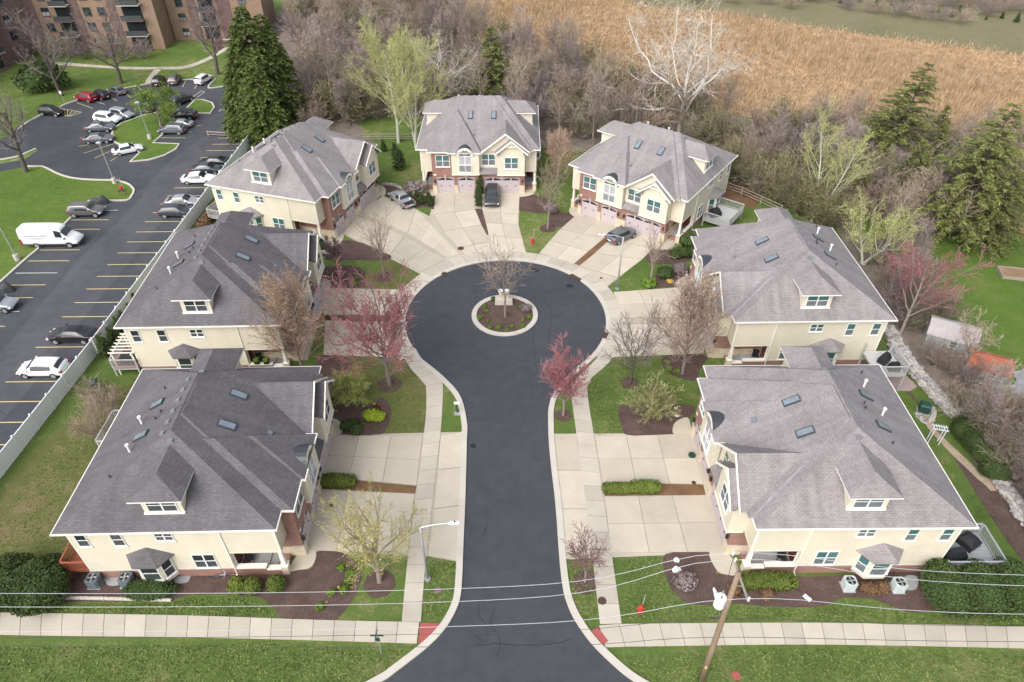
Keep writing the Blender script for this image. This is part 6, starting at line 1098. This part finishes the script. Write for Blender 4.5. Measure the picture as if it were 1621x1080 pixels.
# hedges and shrubs
HB1 = bush_mesh('hb', 1, 1.62, .52, .95, BOX, 1700, .085, box=1, rough=.03); HB2 = bush_mesh('hb2', 2, 2.2, .62, .9, BOX, 2000, .085, box=1, rough=.04)
bush('clipped_hedge', HB1, (-14.1, 35.44), 'clipped green hedge in the strip between the near left driveways', 'hedge', rz=-.02); bush('clipped_hedge', HB1, (8.5, 34.75), 'clipped hedge, longer darker half in the strip between the near right driveways', 'hedge', s=(.82, .8, .85)); bush('clipped_hedge', HB1, (10.52, 34.81), 'clipped hedge, taller bright half in the strip between the near right driveways', 'hedge', s=(.72, .9, 1.05))
bush('clipped_hedge', HB2, (17.86, 26.65), 'long clipped hedge below the porch of the near right house', 'hedge', s=(.92, 1, 1.0))
RS = bush_mesh('rs', 3, .62, .62, 1.15, BOX, 1000, .08, rough=.06); YB = bush_mesh('yb', 4, 1.95, 1.5, 2.3, YEW, 6500, .075, rough=.28); YL = bush_mesh('yl', 5, 1.75, .72, 1.05, YEW, 3200, .06, box=0, rough=.2); SB = bush_mesh('sb', 6, .55, .5, .6, YEW, 420, .08); LB = bush_mesh('lb', 8, .7, .65, .75, LIMEL, 520, .08, rough=.2); RB = bush_mesh('rb', 9, .4, .4, .5, REDLEAF, 300, .07); TW = bush_mesh('tw', 10, .75, .7, .8, TWIGP, 520, .08, core=.6); RR_ = bush_mesh('rr', 11, .35, .35, .5, DRYG, 200, .12, core=.6); FL = bush_mesh('fl', 12, .55, .5, .4, FLOWER, 200, .05, core=.75); LG = bush_mesh('lg', 13, .3, .3, .3, LEAFG, 120, .08, core=.6)
for q, lb in (((-19.15, 26.22), 'round clipped green shrub nearest the bicycle'), ((-18.08, 26.17), 'round clipped green shrub in the middle of the three by the porch'), ((-16.49, 26.36), 'round clipped green shrub at the porch pedestal of the near left house')): bush('round_shrub', RS, q, lb, group='round clipped shrubs by the near left porch', rz=q[0])
bush('dark_hedge', YL, (-25.15, 25.93), 'dark low yew hedge under the bay window of the near left house', 'hedge', s=(1.0, 1.1, 1.0))
for q, s, lb in (((-32.46, 25.74), 1.15, 'big dark evergreen shrub at the corner of the near left house by the AC units'), ((-35.26, 26.02), 1.1, 'dark evergreen shrub at the left edge of the picture'), ((29.78, 25.55), 1.1, 'big dark evergreen shrub beside the grey deck, left one'), ((32.17, 25.5), 1.1, 'big dark evergreen shrub beside the grey deck, middle one'), ((34.79, 25.5), 1.15, 'big dark evergreen shrub at the right edge of the picture')): bush('evergreen_shrub', YB, q, lb, s=s, rz=s * 7)
for i in range(4): q = lerp2((38.59, 40.65), (38.97, 36.2), i / 3); bush('evergreen_hedge', YB, q, ('long evergreen hedge behind the near right house, farthest clump', 'long evergreen hedge behind the near right house, second clump', 'long evergreen hedge behind the near right house, third clump', 'long evergreen hedge behind the near right house, nearest clump')[i], 'hedge', s=(.62, .62, .72), rz=i)
for q, m_, s, lb in (((-12.45, 42.8), LB, 1.0, 'lime-green mound in the garden bed between the left houses, left one'), ((-11.75, 42.58), LB, .85, 'lime-green mound in the garden bed between the left houses, right one'), ((-12.01, 43.58), RB, 1, 'small dark red shrub behind the lime-green mounds'), ((-14.35, 41.6), SB, 1.1, 'small dark shrub near the end of the upper near left driveway'), ((-13.81, 41.97), SB, .9, 'small dark shrub behind the other two by the near left driveway'), ((-13.44, 41.08), SB, 1.1, 'small dark shrub at the driveway edge in the garden bed'), ((-16.69, 44.44), SB, 1.5, 'dark round shrub against the gable of the near left house'),
  ((18.93, 68.23), SB, 1.35, 'dark rounded shrub, left of three below the upper right house'), ((19.96, 68.63), SB, 1.6, 'dark rounded shrub, middle of three below the upper right house'), ((21.02, 68.76), SB, 1.35, 'dark rounded shrub, right of three below the upper right house'), ((19.35, 69.7), SB, .8, 'tiny dark shrub by the porch walk of the upper right house'), ((17, 64.53), SB, 1.8, 'rounded green shrub in the bed below the pair of dark shrubs'), ((18.86, 65.4), TW, 1.2, 'leafless twiggy shrub by the white stones'), ((17.43, 63.32), FL, .75, 'yellow flowering forsythia in the bed by the walk'), ((15.11, 62.72), LG, 2.6, 'fresh green plants round the foot of the slim bare tree'), ((21, 70.94), SB, 2.2, 'tall dark shrub at the porch wall of the upper right house'),
  ((-9.94, 84.71), TW, 1.9, 'brown twiggy shrub by the left porch of the centre house') if 0 else ((-12.79, 83.66), TW, 2.1, 'brown twiggy shrub by the left porch of the centre house'), ((-21.87, 64.16), TW, 1.6, 'dark twiggy shrub at the garage corner of the left house'), ((-22.58, 70.25), SB, 1.3, 'dark green shrub above the low stone wall'), ((12.19, 26.65), TW, 1.1, 'dark plum shrub in the mulch near the utility pole'), ((15.48, 26.02), RR_, 1.2, 'small rusty shrub behind the utility pole'), ((17.69, 25.74), RR_, 1.3, 'small rusty shrub in front of the long clipped hedge'), ((4.95, 78.84), TW, 1.3, 'leafless twiggy shrub in the bed left of the upper right house'), ((25, 26.22), bush_mesh('br', 14, .8, .5, .55, DRYG, 420, .08, rough=.2), 1.0, 'brown low shrub between the white AC units'), ((25.89, 26.22), RR_, 1.2, 'brown small shrub beside the right white AC unit')):
    bush('garden_shrub', m_, q, lb, s=s, rz=q[0])
for q, lb in (((-12.4, 81.45), 'small dark cone shrub, rear one by the pickup'), ((-11.67, 80.79), 'small dark cone shrub by the pickup, second from the rear'), ((-10.8, 81.12), 'small dark cone shrub near the left porch of the centre house'), ((-10.48, 80.29), 'small dark cone shrub at the edge of the centre house driveway')): plant('cone_shrub', yewc, q, lb, 'shrub', 'cone shrubs left of the centre house driveway', s=.75)
for i, t in enumerate(range(9)): q = lerp2((-38, 73.21), (-37.61, 80.95), t / 8); bush('rusty_grass', RR_, q, 'clump of rusty ornamental grass along the white fence', 'grass clump', 'rusty grass clumps by the upper left house fence', s=1.6 + .3 * (i % 3), rz=i)
for i, q in enumerate(((-39.83, 51.06), (-39.84, 52.77), (-40.13, 54.74), (-40.4, 56.27), (-40.26, 57.64), (-40.51, 59.5))): plant('cone_shrub', yewc, (q[0] + .6, q[1]), 'young conical evergreen in the row inside the white fence', 'evergreen', 'young evergreens inside the white fence', s=(1.2, 1.0, .9, .7, .65, .6)[i])
for i, q in enumerate([(-2.9, 58.62), (-2.71, 57.86), (-3.33, 56.69), (-2.47, 56.27), (-2.22, 55.14), (-1.35, 55.14), (-0.54, 54.74), (-0.03, 55.34), (1.06, 55.34), (1.14, 56.43), (1.8, 56.85), (0.97, 58.62)]): bush('island_plant', LG, q, 'small green plant in the mulch of the round island', 'plant', 'green plants on the round island', s=.75 + .1 * (i % 3), rz=i, z=.1)
bush('island_shrub', TW, (1.49, 58.18), 'twiggy reddish shrub at the right of the round island', s=.8, z=.1); bush('island_shrub', SB, (-1.92, 59.95), 'grey-green shrub left of the stone marker on the island', s=.6, z=.1)
for i, q in enumerate([(-18.75, 56.9), (-18.09, 56.9), (-17.31, 56.9), (-16.5, 56.79)]): bush('strip_shrub', SB, q, 'tiny dark shrub in the strip between the left house driveways', 'shrub', 'tiny shrubs between the left house driveways', s=.45, rz=i)
for i, q in enumerate([(-12.25, 27.9), (-11.99, 28.26), (-11.48, 27.4), (-11.56, 26.85), (-12.19, 26.41), (-12.59, 25.93), (-11.75, 26.17), (-12.81, 25.27), (-13.12, 24.89)]): bush('daffodil_clump', (LG, FL)[i % 3 == 1], q, ('clump of bulb leaves in the bed by the yellow-budding tree', 'clump of yellow daffodils by the yellow-budding tree')[i % 3 == 1], 'flowers', ('bulb leaves by the yellow-budding tree', 'daffodils by the yellow-budding tree')[i % 3 == 1], s=(1.1, 1.0, 1.2, 1.0)[i % 4] if i % 3 != 1 else .22, rz=i)
for i, q in enumerate([(-12.37, 44.44), (-11.98, 44.13), (-11.66, 43.89), (-15.61, 43.58), (-12.93, 41.97), (-11.8, 41.38)]): bush('daffodil_clump', (FL, LG)[i > 3], q, ('clump of yellow daffodils in the garden bed between the left houses', 'clump of bulb leaves in the garden bed between the left houses')[i > 3], 'flowers', ('daffodils in the garden bed', 'bulb leaves in the garden bed')[i > 3], s=(.24, .24, .24, .24, .6, .6)[i], rz=i)
for i, q in enumerate([(-17.52, 63.44), (-16.87, 64.16), (-17.26, 62.72)]): bush('garden_plant', LG, q, 'fresh green plant in the mulch beside the left house walk', 'plant', 'green plants by the left house walk', s=1.2, rz=i)
for i, q in enumerate(((14.85, 50.05), (15.62, 48.62), (14.98, 49.06))): bush('garden_plant', LG, q, 'fresh green plant in the bed round the pinkish pear tree', 'plant', 'green plants round the pinkish pear tree', s=1.0, rz=i)
# air conditioners
def ac_unit(p, m, label, g=None):
    root = empty('air_conditioner', (p[0], p[1], .02)); MB().box(-.44, .44, -.44, .44, 0, .07).build('pad', PORCHC, root, uv=False); mb = MB(); pts = [(.4 * math.cos(a), .4 * math.sin(a)) for a in ()]
    o8 = [(-.42, -.3), (-.3, -.42), (.3, -.42), (.42, -.3), (.42, .3), (.3, .42), (-.3, .42), (-.42, .3)]; mb.prism(o8, .07, .84); mb.build('cabinet', m, root, uv=False)
    MB().cyl(0, 0, .845, .86, .34, 20).build('fan_well', BLACKM, root, uv=False); MB().tube([(.36 * math.cos(a * .2618), .36 * math.sin(a * .2618), .87) for a in range(25)], .035, 5).build('top_ring', m, root, uv=False); fb = MB()
    for k in range(4): a = k * 1.571; u, w_ = V((math.cos(a), math.sin(a), 0)), V((-math.sin(a), math.cos(a), 0)); fb.poly([u * .05 + w_ * .03 + V((0, 0, .868)), u * .3 - w_ * .06 + V((0, 0, .864)), u * .3 + w_ * .09 + V((0, 0, .874)), u * .05 + w_ * .06 + V((0, 0, .872))])
    fb.cyl(0, 0, .86, .9, .08, 10); fb.build('fan', GREYM, root, uv=False); lv = MB()
    for k in range(6): z = .16 + k * .1; lv.box(-.29, .29, -.432, -.421, z, z + .05); lv.box(-.432, -.421, -.29, .29, z, z + .05); lv.box(.421, .432, -.29, .29, z, z + .05)
    tag(lv.build('louvres', m, root, uv=False), kind='stuff'); return tag(root, label, 'air conditioner', g)
ACD, ACW = plain('slate_ac_paint', (.13, .155, .18), .5), plain('pale_ac_paint', (.48, .53, .52), .5)
ac_unit((-29.32, 26.65), ACD, 'dark slate air conditioner nearest the corner of the near left house'); ac_unit((-27.06, 26.7), ACD, 'dark slate air conditioner left of the bay window'); ac_unit((23.57, 26.41), ACW, 'pale air conditioner left of the near right bay window'); ac_unit((26.99, 26.31), ACW, 'pale air conditioner right of the near right bay window')
for q, lb in (([(-29.18, 27.65), (-28, 27.65), (-27.67, 26.65), (-28.54, 26.61)], ''), ([(-23.93, 27.65), (-23.02, 27.65), (-22.95, 26.8), (-23.89, 26.8)], ''), ([(27.97, 27.25), (28.84, 27.2), (28.34, 26.27), (27.48, 26.31)], '')): tag(MB().prism(smooth_line(q, 4, True), 0, .05).build('stepping_stone', PORCHC, uv=False), 'flat grey stone pad in the mulch beside the house wall', 'stone pad', 'stone pads beside the air conditioners')
# edging of the front bed: scalloped blocks
root = empty('stone_edging', (*(-29.67, 25.6), 0)); o = (-29.67, 25.6); sm = MB().box(-.17, .17, -.1, .1, 0, .16).frustum(-.16, .16, -.09, .09, .16, .2, .05).mesh('edging_block', LIME, False)
for i in range(46): q = lerp2((-38.73, 25.79), (-23.72, 25.41), i / 45); link('edging_block', sm, root, (q[0] - o[0], q[1] - o[1], 0), random.Random(i).uniform(-.15, .15))
tag(root, 'row of scalloped stone edging blocks along the near left bed', 'edging')
# bicycle leaning at the wall
root = empty('bicycle', (*(-20.56, 27.3), .02), .25); root.rotation_euler = (.5, 0, .2)
wm = MB().tube([(.33 * math.cos(a * .2618), 0, .33 + .33 * math.sin(a * .2618)) for a in range(25)], .022, 5).mesh('wheel', TYRE, False); hb = MB()
for k in range(8): a = k * .7854; hb.tube([(0, 0, .33), (.32 * math.cos(a), 0, .33 + .32 * math.sin(a))], .006, 3)
hb = hb.mesh('spokes', GALV, False)
for x in (-.52, .52): w_ = link('wheel', wm, root, (x, 0, 0)); link('spokes', hb, w_)
BLUEP = plain('blue_bike_paint', (.25, .36, .5), .35, .3); f_ = MB()
for a, b in (((-.52, 0, .33), (-.1, 0, .3)), ((-.1, 0, .3), (-.22, 0, .85)), ((-.22, 0, .78), (.36, 0, .8)), ((-.1, 0, .3), (.38, 0, .72)), ((-.52, 0, .33), (-.22, 0, .78)), ((.36, 0, .85), (.52, 0, .33))): f_.tube([a, b], .022, 6)
f_.build('frame', BLUEP, root, uv=False); MB().box(-.34, -.1, -.06, .06, .86, .91).build('saddle', BLACKM, root, uv=False); MB().tube([(.28, -.28, 1.0), (.36, -.1, .98), (.36, .1, .98), (.28, .28, 1.0)], .016, 5).build('handlebar', GALV, root, uv=False); MB().tube([(-.1, -.12, .22), (-.1, 0, .3), (-.1, .12, .38)], .02, 5).build('pedals', BLACKM, root, uv=False)
tag(root, 'blue bicycle leaning by the wall of the near left house', 'bicycle')
# hydrants, covers, boxes, signs
def hydrant(p, label):
    root = empty('fire_hydrant', (p[0], p[1], 0)); mb = MB().cyl(0, 0, 0, .08, .2, 12).cyl(0, 0, .08, .6, .13, 12).cyl(0, 0, .6, .68, .17, 12).cyl(0, 0, .68, .82, .14, 12, 0, .05); mb.build('body', REDP, root, uv=False)
    for s in (-1, 1): MB().tube([(s * .1, 0, .45), (s * .26, 0, .45)], .07, 8, 0, True).build('nozzle', REDP, root, uv=False)
    MB().tube([(0, -.1, .42), (0, -.26, .42)], .09, 8, 0, True).build('nozzle', REDP, root, uv=False); MB().tube([(.1, .1, .6), (.16, .16, 1.9)], .012, 4).build('marker_rod', PVC, root, uv=False); return tag(root, label, 'fire hydrant', 'red fire hydrants')
hydrant((2.45, 71.22), 'red fire hydrant in the lawn right of the centre house driveway'); hydrant((8.74, 24.57), 'red fire hydrant on the grass left of the utility pole'); hydrant((-51.94, 84.18), 'red fire hydrant on the tip of the bright lawn')
def cover_plate(p, r, m, label, z=.03, nm='manhole_cover'): root = empty(nm, (p[0], p[1], z)); MB().cyl(0, 0, -.02, .012, r, 20).build('plate', m, root, uv=False); MB().tube([(r * .8 * math.cos(a * .2618), r * .8 * math.sin(a * .2618), .012) for a in range(25)], .012, 4).build('rim', m, root, uv=False); return tag(root, label, 'manhole cover')
cover_plate((6.23, 25.36), .3, IRON, 'rusty manhole cover in the right sidewalk', .07); cover_plate((-6.04, 70.11), .38, IRON, 'rusty manhole cover between the upper left and centre driveways', .07); cover_plate((14.24, 20.26), .3, ADA, 'faded red round cover in the front grass right of the pole', .02); cover_plate((-5.2, 26.17), .25, plain('plum_cover', (.25, .14, .17), .8), 'plum-coloured round cover in the verge by the street lamp', .02)
cover_plate((2.61, 65.65), .42, BLACKM, 'dark round cover in the asphalt at the top of the turning circle', .016); cover_plate((6.31, 62.6), .4, BLACKM, 'dark round cover in the asphalt at the right of the turning circle', .016); cover_plate((-3.29, 39.5), .25, BLACKM, 'small dark valve cover by the left kerb of the road', .016); cover_plate((9.92, 64.04), .16, IRON, 'small rusty cap at the foot of the upper right driveway', .07); cover_plate((-14.13, 33.29), .2, IRON, 'small rusty cap in the lower near left driveway', .066); cover_plate((14.59, 35.57), .18, IRON, 'small rusty cap by the near right mulch strip', .066)
def storm_drain(A, B, lb): mb = MB(); d = V((B[0] - A[0], B[1] - A[1])).normalized(); n_ = V((-d.y, d.x)) * .24; mb.prism([(A[0] - n_.x, A[1] - n_.y), (B[0] - n_.x, B[1] - n_.y), (B[0] + n_.x, B[1] + n_.y), (A[0] + n_.x, A[1] + n_.y)], .01, .135); tag(mb.build('storm_drain', IRON, uv=False), lb, 'drain')
storm_drain((-7.82, 64.66), (-7.43, 65.09), 'dark storm drain in the kerb at the upper left of the turning circle'); storm_drain((6.55, 64.66), (7.6, 63.56), 'rusty storm drain in the kerb at the upper right of the turning circle'); storm_drain((9.18, 53.54), (9.53, 54.44), 'rusty storm drain in the kerb at the right of the turning circle')
def util_box(p, rz, s, m, label, nm='utility_box'): root = empty(nm, (p[0], p[1], 0), rz); MB().box(-.5 * s, .5 * s, -.45 * s, .45 * s, 0, .06).build('pad', PORCHC, root, uv=False); MB().frustum(-.42 * s, .42 * s, -.36 * s, .36 * s, .06, .75 * s, .03).build('cabinet', m, root, uv=False); MB().frustum(-.45 * s, .45 * s, -.39 * s, .39 * s, .75 * s, .88 * s, .1).build('lid', m, root, uv=False); return tag(root, label, 'utility box')
util_box((-38.52, 46.56), .4, 1.0, GREENP, 'green utility box on the grass inside the white fence'); util_box((36.59, 43.58), -.4, 1.05, GREENP, 'green utility box in the gravel behind the near right house'); util_box((-18.08, 85.42), .2, .5, BLACKM, 'small black box by the upper left house garage', 'trash_bin')
o = MB().cyl(0, 0, 0, .10, .3, 18).cyl(0, 0, .10, .14, .28, 18).build('hose_reel', GREENP, None, (*(14.99, 38.4), .06), uv=False); tag(o, 'round green hose reel on the near right driveway by the garage', 'hose reel')
# street sign with two green blades, and the small sign on the verge
root = empty('street_sign', (*(-8.5, 21.68), 0)); MB().tube([(0, 0, 0), (0, 0, 2.6)], .04, 6, 0, True).build('post', GALV, root, uv=False); MB().box(-.42, .42, -.012, .012, 2.32, 2.52).build('blade', GREENP, root, uv=False); MB().box(-.012, .012, -.42, .42, 2.54, 2.74).build('blade', GREENP, root, uv=False); MB().box(-.14, .14, -.05, -.03, 1.75, 2.2).build('small_plate', GREENP, root, uv=False); tag(root, 'street sign post with green blades on the near left corner', 'street sign')
root = empty('notice_sign', (*(-4.85, 43.34), 0)); MB().box(-.05, .05, -.05, .05, 0, 1.5).build('post', GREENP, root, uv=False); MB().box(-.24, .24, -.07, -.05, 1.15, 1.5).build('panel', WHITE, root, uv=False); MB().box(-.25, .25, -.3, .1, 0, .1).build('base_stone', ROCK, root, uv=False); tag(root, 'small white notice sign on a green post in the left verge', 'sign')
root = empty('lawn_sign', (*(-51.41, 83.14), 0)); MB().box(-.5, .5, -.02, .02, .5, .75).build('panel', DKGREY, root, uv=False); MB().box(-.45, -.4, -.02, .02, 0, .5).build('leg', DKGREY, root, uv=False); MB().box(.4, .45, -.02, .02, 0, .5).build('leg', DKGREY, root, uv=False); tag(root, 'low dark sign on the tip of the bright lawn', 'sign')
root = empty('parking_sign', (*(-74.26, 114.23), 0)); MB().tube([(0, 0, 0), (0, 0, 2.2)], .03, 6).build('post', GALV, root, uv=False); MB().box(-.18, .18, -.04, -.02, 1.7, 2.2).build('plate', WHITE, root, uv=False); tag(root, 'small white parking sign at the foot of the leaning bare tree', 'sign')
# stone marker with two pale caps on the island
root = empty('stone_marker', (*(-0.87, 59.5), .1)); MB().frustum(-.95, .95, -.5, .5, 0, .55, .06).build('base', LIME, root, uv=False)
for x in (-.33, .33): MB().box(x - .18, x + .18, -.16, .16, .55, 1.5).build('pier', STONE, root); MB().box(x - .24, x + .24, -.22, .22, 1.5, 1.6).build('cap', WHITE, root, uv=False)
MB().box(-.15, .15, -.08, .08, .55, 1.2).build('infill', STONE, root); tag(root, 'pale stone marker with two white capped piers on the round island', 'monument')
# white stones
rk = random.Random(8)
def rock_mesh(seed, r=.5):
    rg_ = random.Random(seed); b_ = bmesh.new(); bmesh.ops.create_icosphere(b_, subdivisions=1, radius=r)
    for v in b_.verts: v.co = V((v.co.x * rg_.uniform(.75, 1.2), v.co.y * rg_.uniform(.7, 1.1), v.co.z * rg_.uniform(.55, .9)))
    me = bpy.data.meshes.new('stone'); b_.to_mesh(me); b_.free(); return me
ROCKS = [rock_mesh(i) for i in range(6)]
for r_ in ROCKS: r_.materials.append(ROCK)
WROCK = rock_mesh(20); WROCK.materials.append(WHITE)
for q, s, lb in (((11.96, 28.57), .55, 'white stone in the mulch, upper one by the near right driveway'), ((11.86, 27.75), (.9, .8, .3), 'flat white stone in the mulch, lower one by the near right driveway'), ((14.19, 25.79), (1.5, .4, .3), 'long white stone lying in the mulch left of the utility pole'), ((19.57, 65.78), .4, 'white stone, top of three by the right middle house walk'), ((19.62, 65.28), .4, 'white stone, middle of three by the right middle house walk'), ((19.57, 64.66), .4, 'white stone, lowest of three by the right middle house walk'), ((14.6, 43.89), .35, 'white stone beside the upper porch walk of the near right house'), ((14.56, 43.03), (.6, .5, .2), 'flat white stone by the upper porch walk of the near right house')):
    o = link('white_stone', WROCK, None, (q[0], q[1], .06), q[0]); o.scale = s if isinstance(s, tuple) else (s, s, s); tag(o, lb, 'stone')
# garden rake-like tool left in the mulch
root = empty('snow_shovel', (*(20.11, 26.02), .05), -.9); MB().tube([(-.9, 0, .05), (.3, 0, .05)], .02, 5).build('handle', DKGREY, root, uv=False); MB().box(.3, .85, -.16, .16, .02, .05).build('blade', WHITE, root, uv=False); tag(root, 'white-bladed shovel lying in the mulch below the near right house', 'shovel')
# retaining walls of rounded stones
def stone_wall(name, pts, width, h, n, label, seed, s0=.5):
    rg_ = random.Random(seed); root = empty(name, (pts[0][0], pts[0][1], 0)); q = resample(smooth_line(pts, 6), 200); k = 0
    core = offset_line(q, width * .38), offset_line(q, -width * .38); o_ = pts[0]
    m_ = strip(MB(), [(a[0] - o_[0], a[1] - o_[1]) for a in core[0]], [(a[0] - o_[0], a[1] - o_[1]) for a in core[1]], 0, h * .6); m_.build('rubble_core', LIME, root, uv=False)
    for i in range(n):
        t = rg_.random() * 199; a = q[int(t)]; b = q[min(200, int(t) + 1)]; d = V((b[0] - a[0], b[1] - a[1])).normalized(); off = rg_.uniform(-.5, .5) * width
        o = link('stone', ROCKS[i % 6], root, (a[0] - d.y * off - o_[0], a[1] + d.x * off - o_[1], h * rg_.uniform(.35, .75) * (1.1 - abs(off) / width)), rg_.random() * 6.28); s_ = s0 * rg_.uniform(.7, 1.5); o.scale = (s_ * 1.2, s_, s_ * .8)
    return tag(root, label, 'stone wall')
stone_wall('stone_retaining_wall', [(38.1, 55.24), (37.87, 52.1), (37.99, 49.51), (38.26, 47.15), (38.68, 44.92), (39.22, 42.73)], 1.5, .8, 290, 'rubble stone retaining wall behind the right middle house deck', 1, .42); stone_wall('stone_retaining_wall', [(39.12, 36.4), (39.17, 34.88), (39.18, 33.41), (39.24, 32.12), (39.37, 30)], 1.25, .8, 150, 'rubble stone retaining wall near the right edge, below the long hedge', 2, .5); stone_wall('stone_retaining_wall', [(-23.17, 69.16), (-22.06, 69.16), (-20.82, 68.89)], .5, .5, 60, 'low stone wall below the upper left house porch', 3, .3)
stone_wall('rock_border', [(35.95, 43.27), (36.06, 42.27), (36.92, 42.58), (37.51, 43.5), (37.38, 44.44)], .5, .15, 70, 'ring of small stones round the green utility box', 4, .22); stone_wall('rock_border', [(-17.48, 85.96), (-16.1, 85.87), (-14.96, 84.89), (-14.3, 83.66)], .35, .4, 40, 'curved pink stone border at the upper left house garage corner', 6, .28)
sheet('brick_patio', [(34.79, 48.62), (36.86, 48.98), (37.48, 46.73), (36.49, 46.07), (34.24, 46.23)], .03, plain('pink_paver', (.36, .27, .26), .85, var=.2, scale=8))
# sheds
def shed(p, rz, L, W_, h, wm, rm, label, barn):
    root = empty('garden_shed', (p[0], p[1], 0), rz); MB().box(-L / 2, L / 2, -W_ / 2, W_ / 2, 0, h).build('wall', wm, root); prof = [(-W_ / 2 - .15, h - .05), (-W_ * .32, h + W_ * .24), (0, h + W_ * .36), (W_ * .32, h + W_ * .24), (W_ / 2 + .15, h - .05)] if barn else [(-W_ / 2 - .2, h - .08), (0, h + W_ * .25), (W_ / 2 + .2, h - .08)]
    mb = MB()
    for a, b in zip(prof, prof[1:]): mb.poly([(-L / 2 - .15, a[0], a[1]), (L / 2 + .15, a[0], a[1]), (L / 2 + .15, b[0], b[1]), (-L / 2 - .15, b[0], b[1])])
    mb.build('roof', rm, root); g = MB(); g.poly([(L / 2, y, z) for y, z in prof]); g.poly([(-L / 2, y, z) for y, z in prof][::-1]); g.build('gable', wm, root); MB().box(L / 2, L / 2 + .04, -.5, .5, .05, 1.8).build('door', WHITE, root, uv=False); window(root, wallM(.3, -W_ / 2, .9, 'F'), .6, .6, 1); return tag(root, label, 'shed')
shed((42.92, 52.67), -.5, 4.1, 2.8, 1.7, SHEDG, SHEDR, 'grey garden shed with a pale weathered roof beyond the stone wall', True); shed((44.17, 48.27), -.42, 3.3, 2.6, 1.5, SHEDG, REDROOF, 'grey garden shed with a rust-red roof', True)
root = empty('raised_bed', (*(56.73, 64.66), 0), -.2)
for x0_, x1_, y0_, y1_ in ((-2, 2, -1.1, -.95), (-2, 2, .95, 1.1), (-2, -1.85, -.95, .95), (1.85, 2, -.95, .95)): MB().box(x0_, x1_, y0_, y1_, 0, .35).build('board', WOODG, root, uv=False)
MB().box(-1.84, 1.84, -.94, .94, 0, .28).build('soil', FLOOR2, root, uv=False); tag(root, 'wooden raised garden bed on the bright lawn at the right edge', 'garden bed')
# meadow shrubs and pale brush at the far upper right
for i, q in enumerate([(95.45, 167.26), (96.43, 163.39), (98.75, 165.3), (103.09, 161.51), (107.03, 162.44), (108.68, 159.66), (86.92, 172.31), (76.07, 174.4), (82.89, 171.28)]): plant('meadow_evergreen', yewc, q, 'small dark evergreen at the far edge of the meadow', 'evergreen', 'small evergreens far out on the meadow', s=.45 + .25 * (i % 3), rz=i)
for i, q in enumerate([(90.38, 170.26), (92.36, 168.25), (96.35, 172.31), (99.48, 171.28), (102.59, 170.26), (107.03, 173.35), (110.12, 172.31), (111.38, 169.25), (115.2, 172.31), (114.55, 167.26), (70.57, 175.46), (86.76, 175.46), (91.17, 175.46), (104.56, 164.34), (108.37, 166.28), (42.61, 175.46), (51.18, 174.4), (58.21, 173.35), (63.1, 170.26), (75.66, 169.25), (80.21, 166.28), (85.03, 164.34), (88.37, 162.44), (91.66, 160.58), (96.24, 158.75), (81.07, 176), (73.88, 176.53), (67.79, 176)]): o = link('meadow_brush', BRUSH[i % 2][1][1], None, (q[0], q[1], 0), i); o.scale = (1.2, 1.2, .8); tag(o, 'pale bare brush at the far edge of the meadow', 'shrub', 'pale brush far out on the meadow')
# porch furniture
for k, x, s in (('first', 14.2, 'near right'), ('near left', .8, 'near left'), ('right', 14.2, 'right middle'), ('left', .8, 'left')):
    c = at_house(k, x, 3.3); root = empty('porch_chair', (c[0], c[1], .48), HOUSES[k].rotation_euler.z + (1.2 if x > 5 else -1.2)); MB().box(-.27, .27, -.25, .25, .36, .42).build('seat', BLACKM, root, uv=False); MB().box(-.27, .27, .22, .28, .42, .95).build('backrest', BLACKM, root, uv=False)
    for a in (-.24, .24):
        for b in (-.22, .22): MB().box(a - .02, a + .02, b - .02, b + .02, 0, .36).build('leg', BLACKM, root, uv=False)
    tag(root, 'black chair standing in the porch of the %s house' % s, 'chair')
for k, (x, y) in (('left', (.10, 2.4)), ('left', (.10, 3.3))):
    c = at_house(k, x, y); root = empty('planter', (c[0], c[1], .98)); MB().frustum(-.2, .2, -.2, .2, 0, .3, -.04).build('pot', BLACKM, root, uv=False); link('plant', LG, root, (0, 0, .28)); tag(root, 'dark planter with greenery on the left house porch wall, %s one' % ('front' if y < 3 else 'rear'), 'planter')

for i, q in enumerate([(39.89, 50.78), (40.18, 49.69), (40.75, 48.98), (41.46, 48.45), (41.87, 47.58), (42.08, 46.23)]): plant('brush_shrub', BRUSH[i % 2], q, 'bare shrub in front of the two garden sheds', 'shrub', 'bare shrubs in front of the sheds', s=.55 + .1 * (i % 3), rz=i)
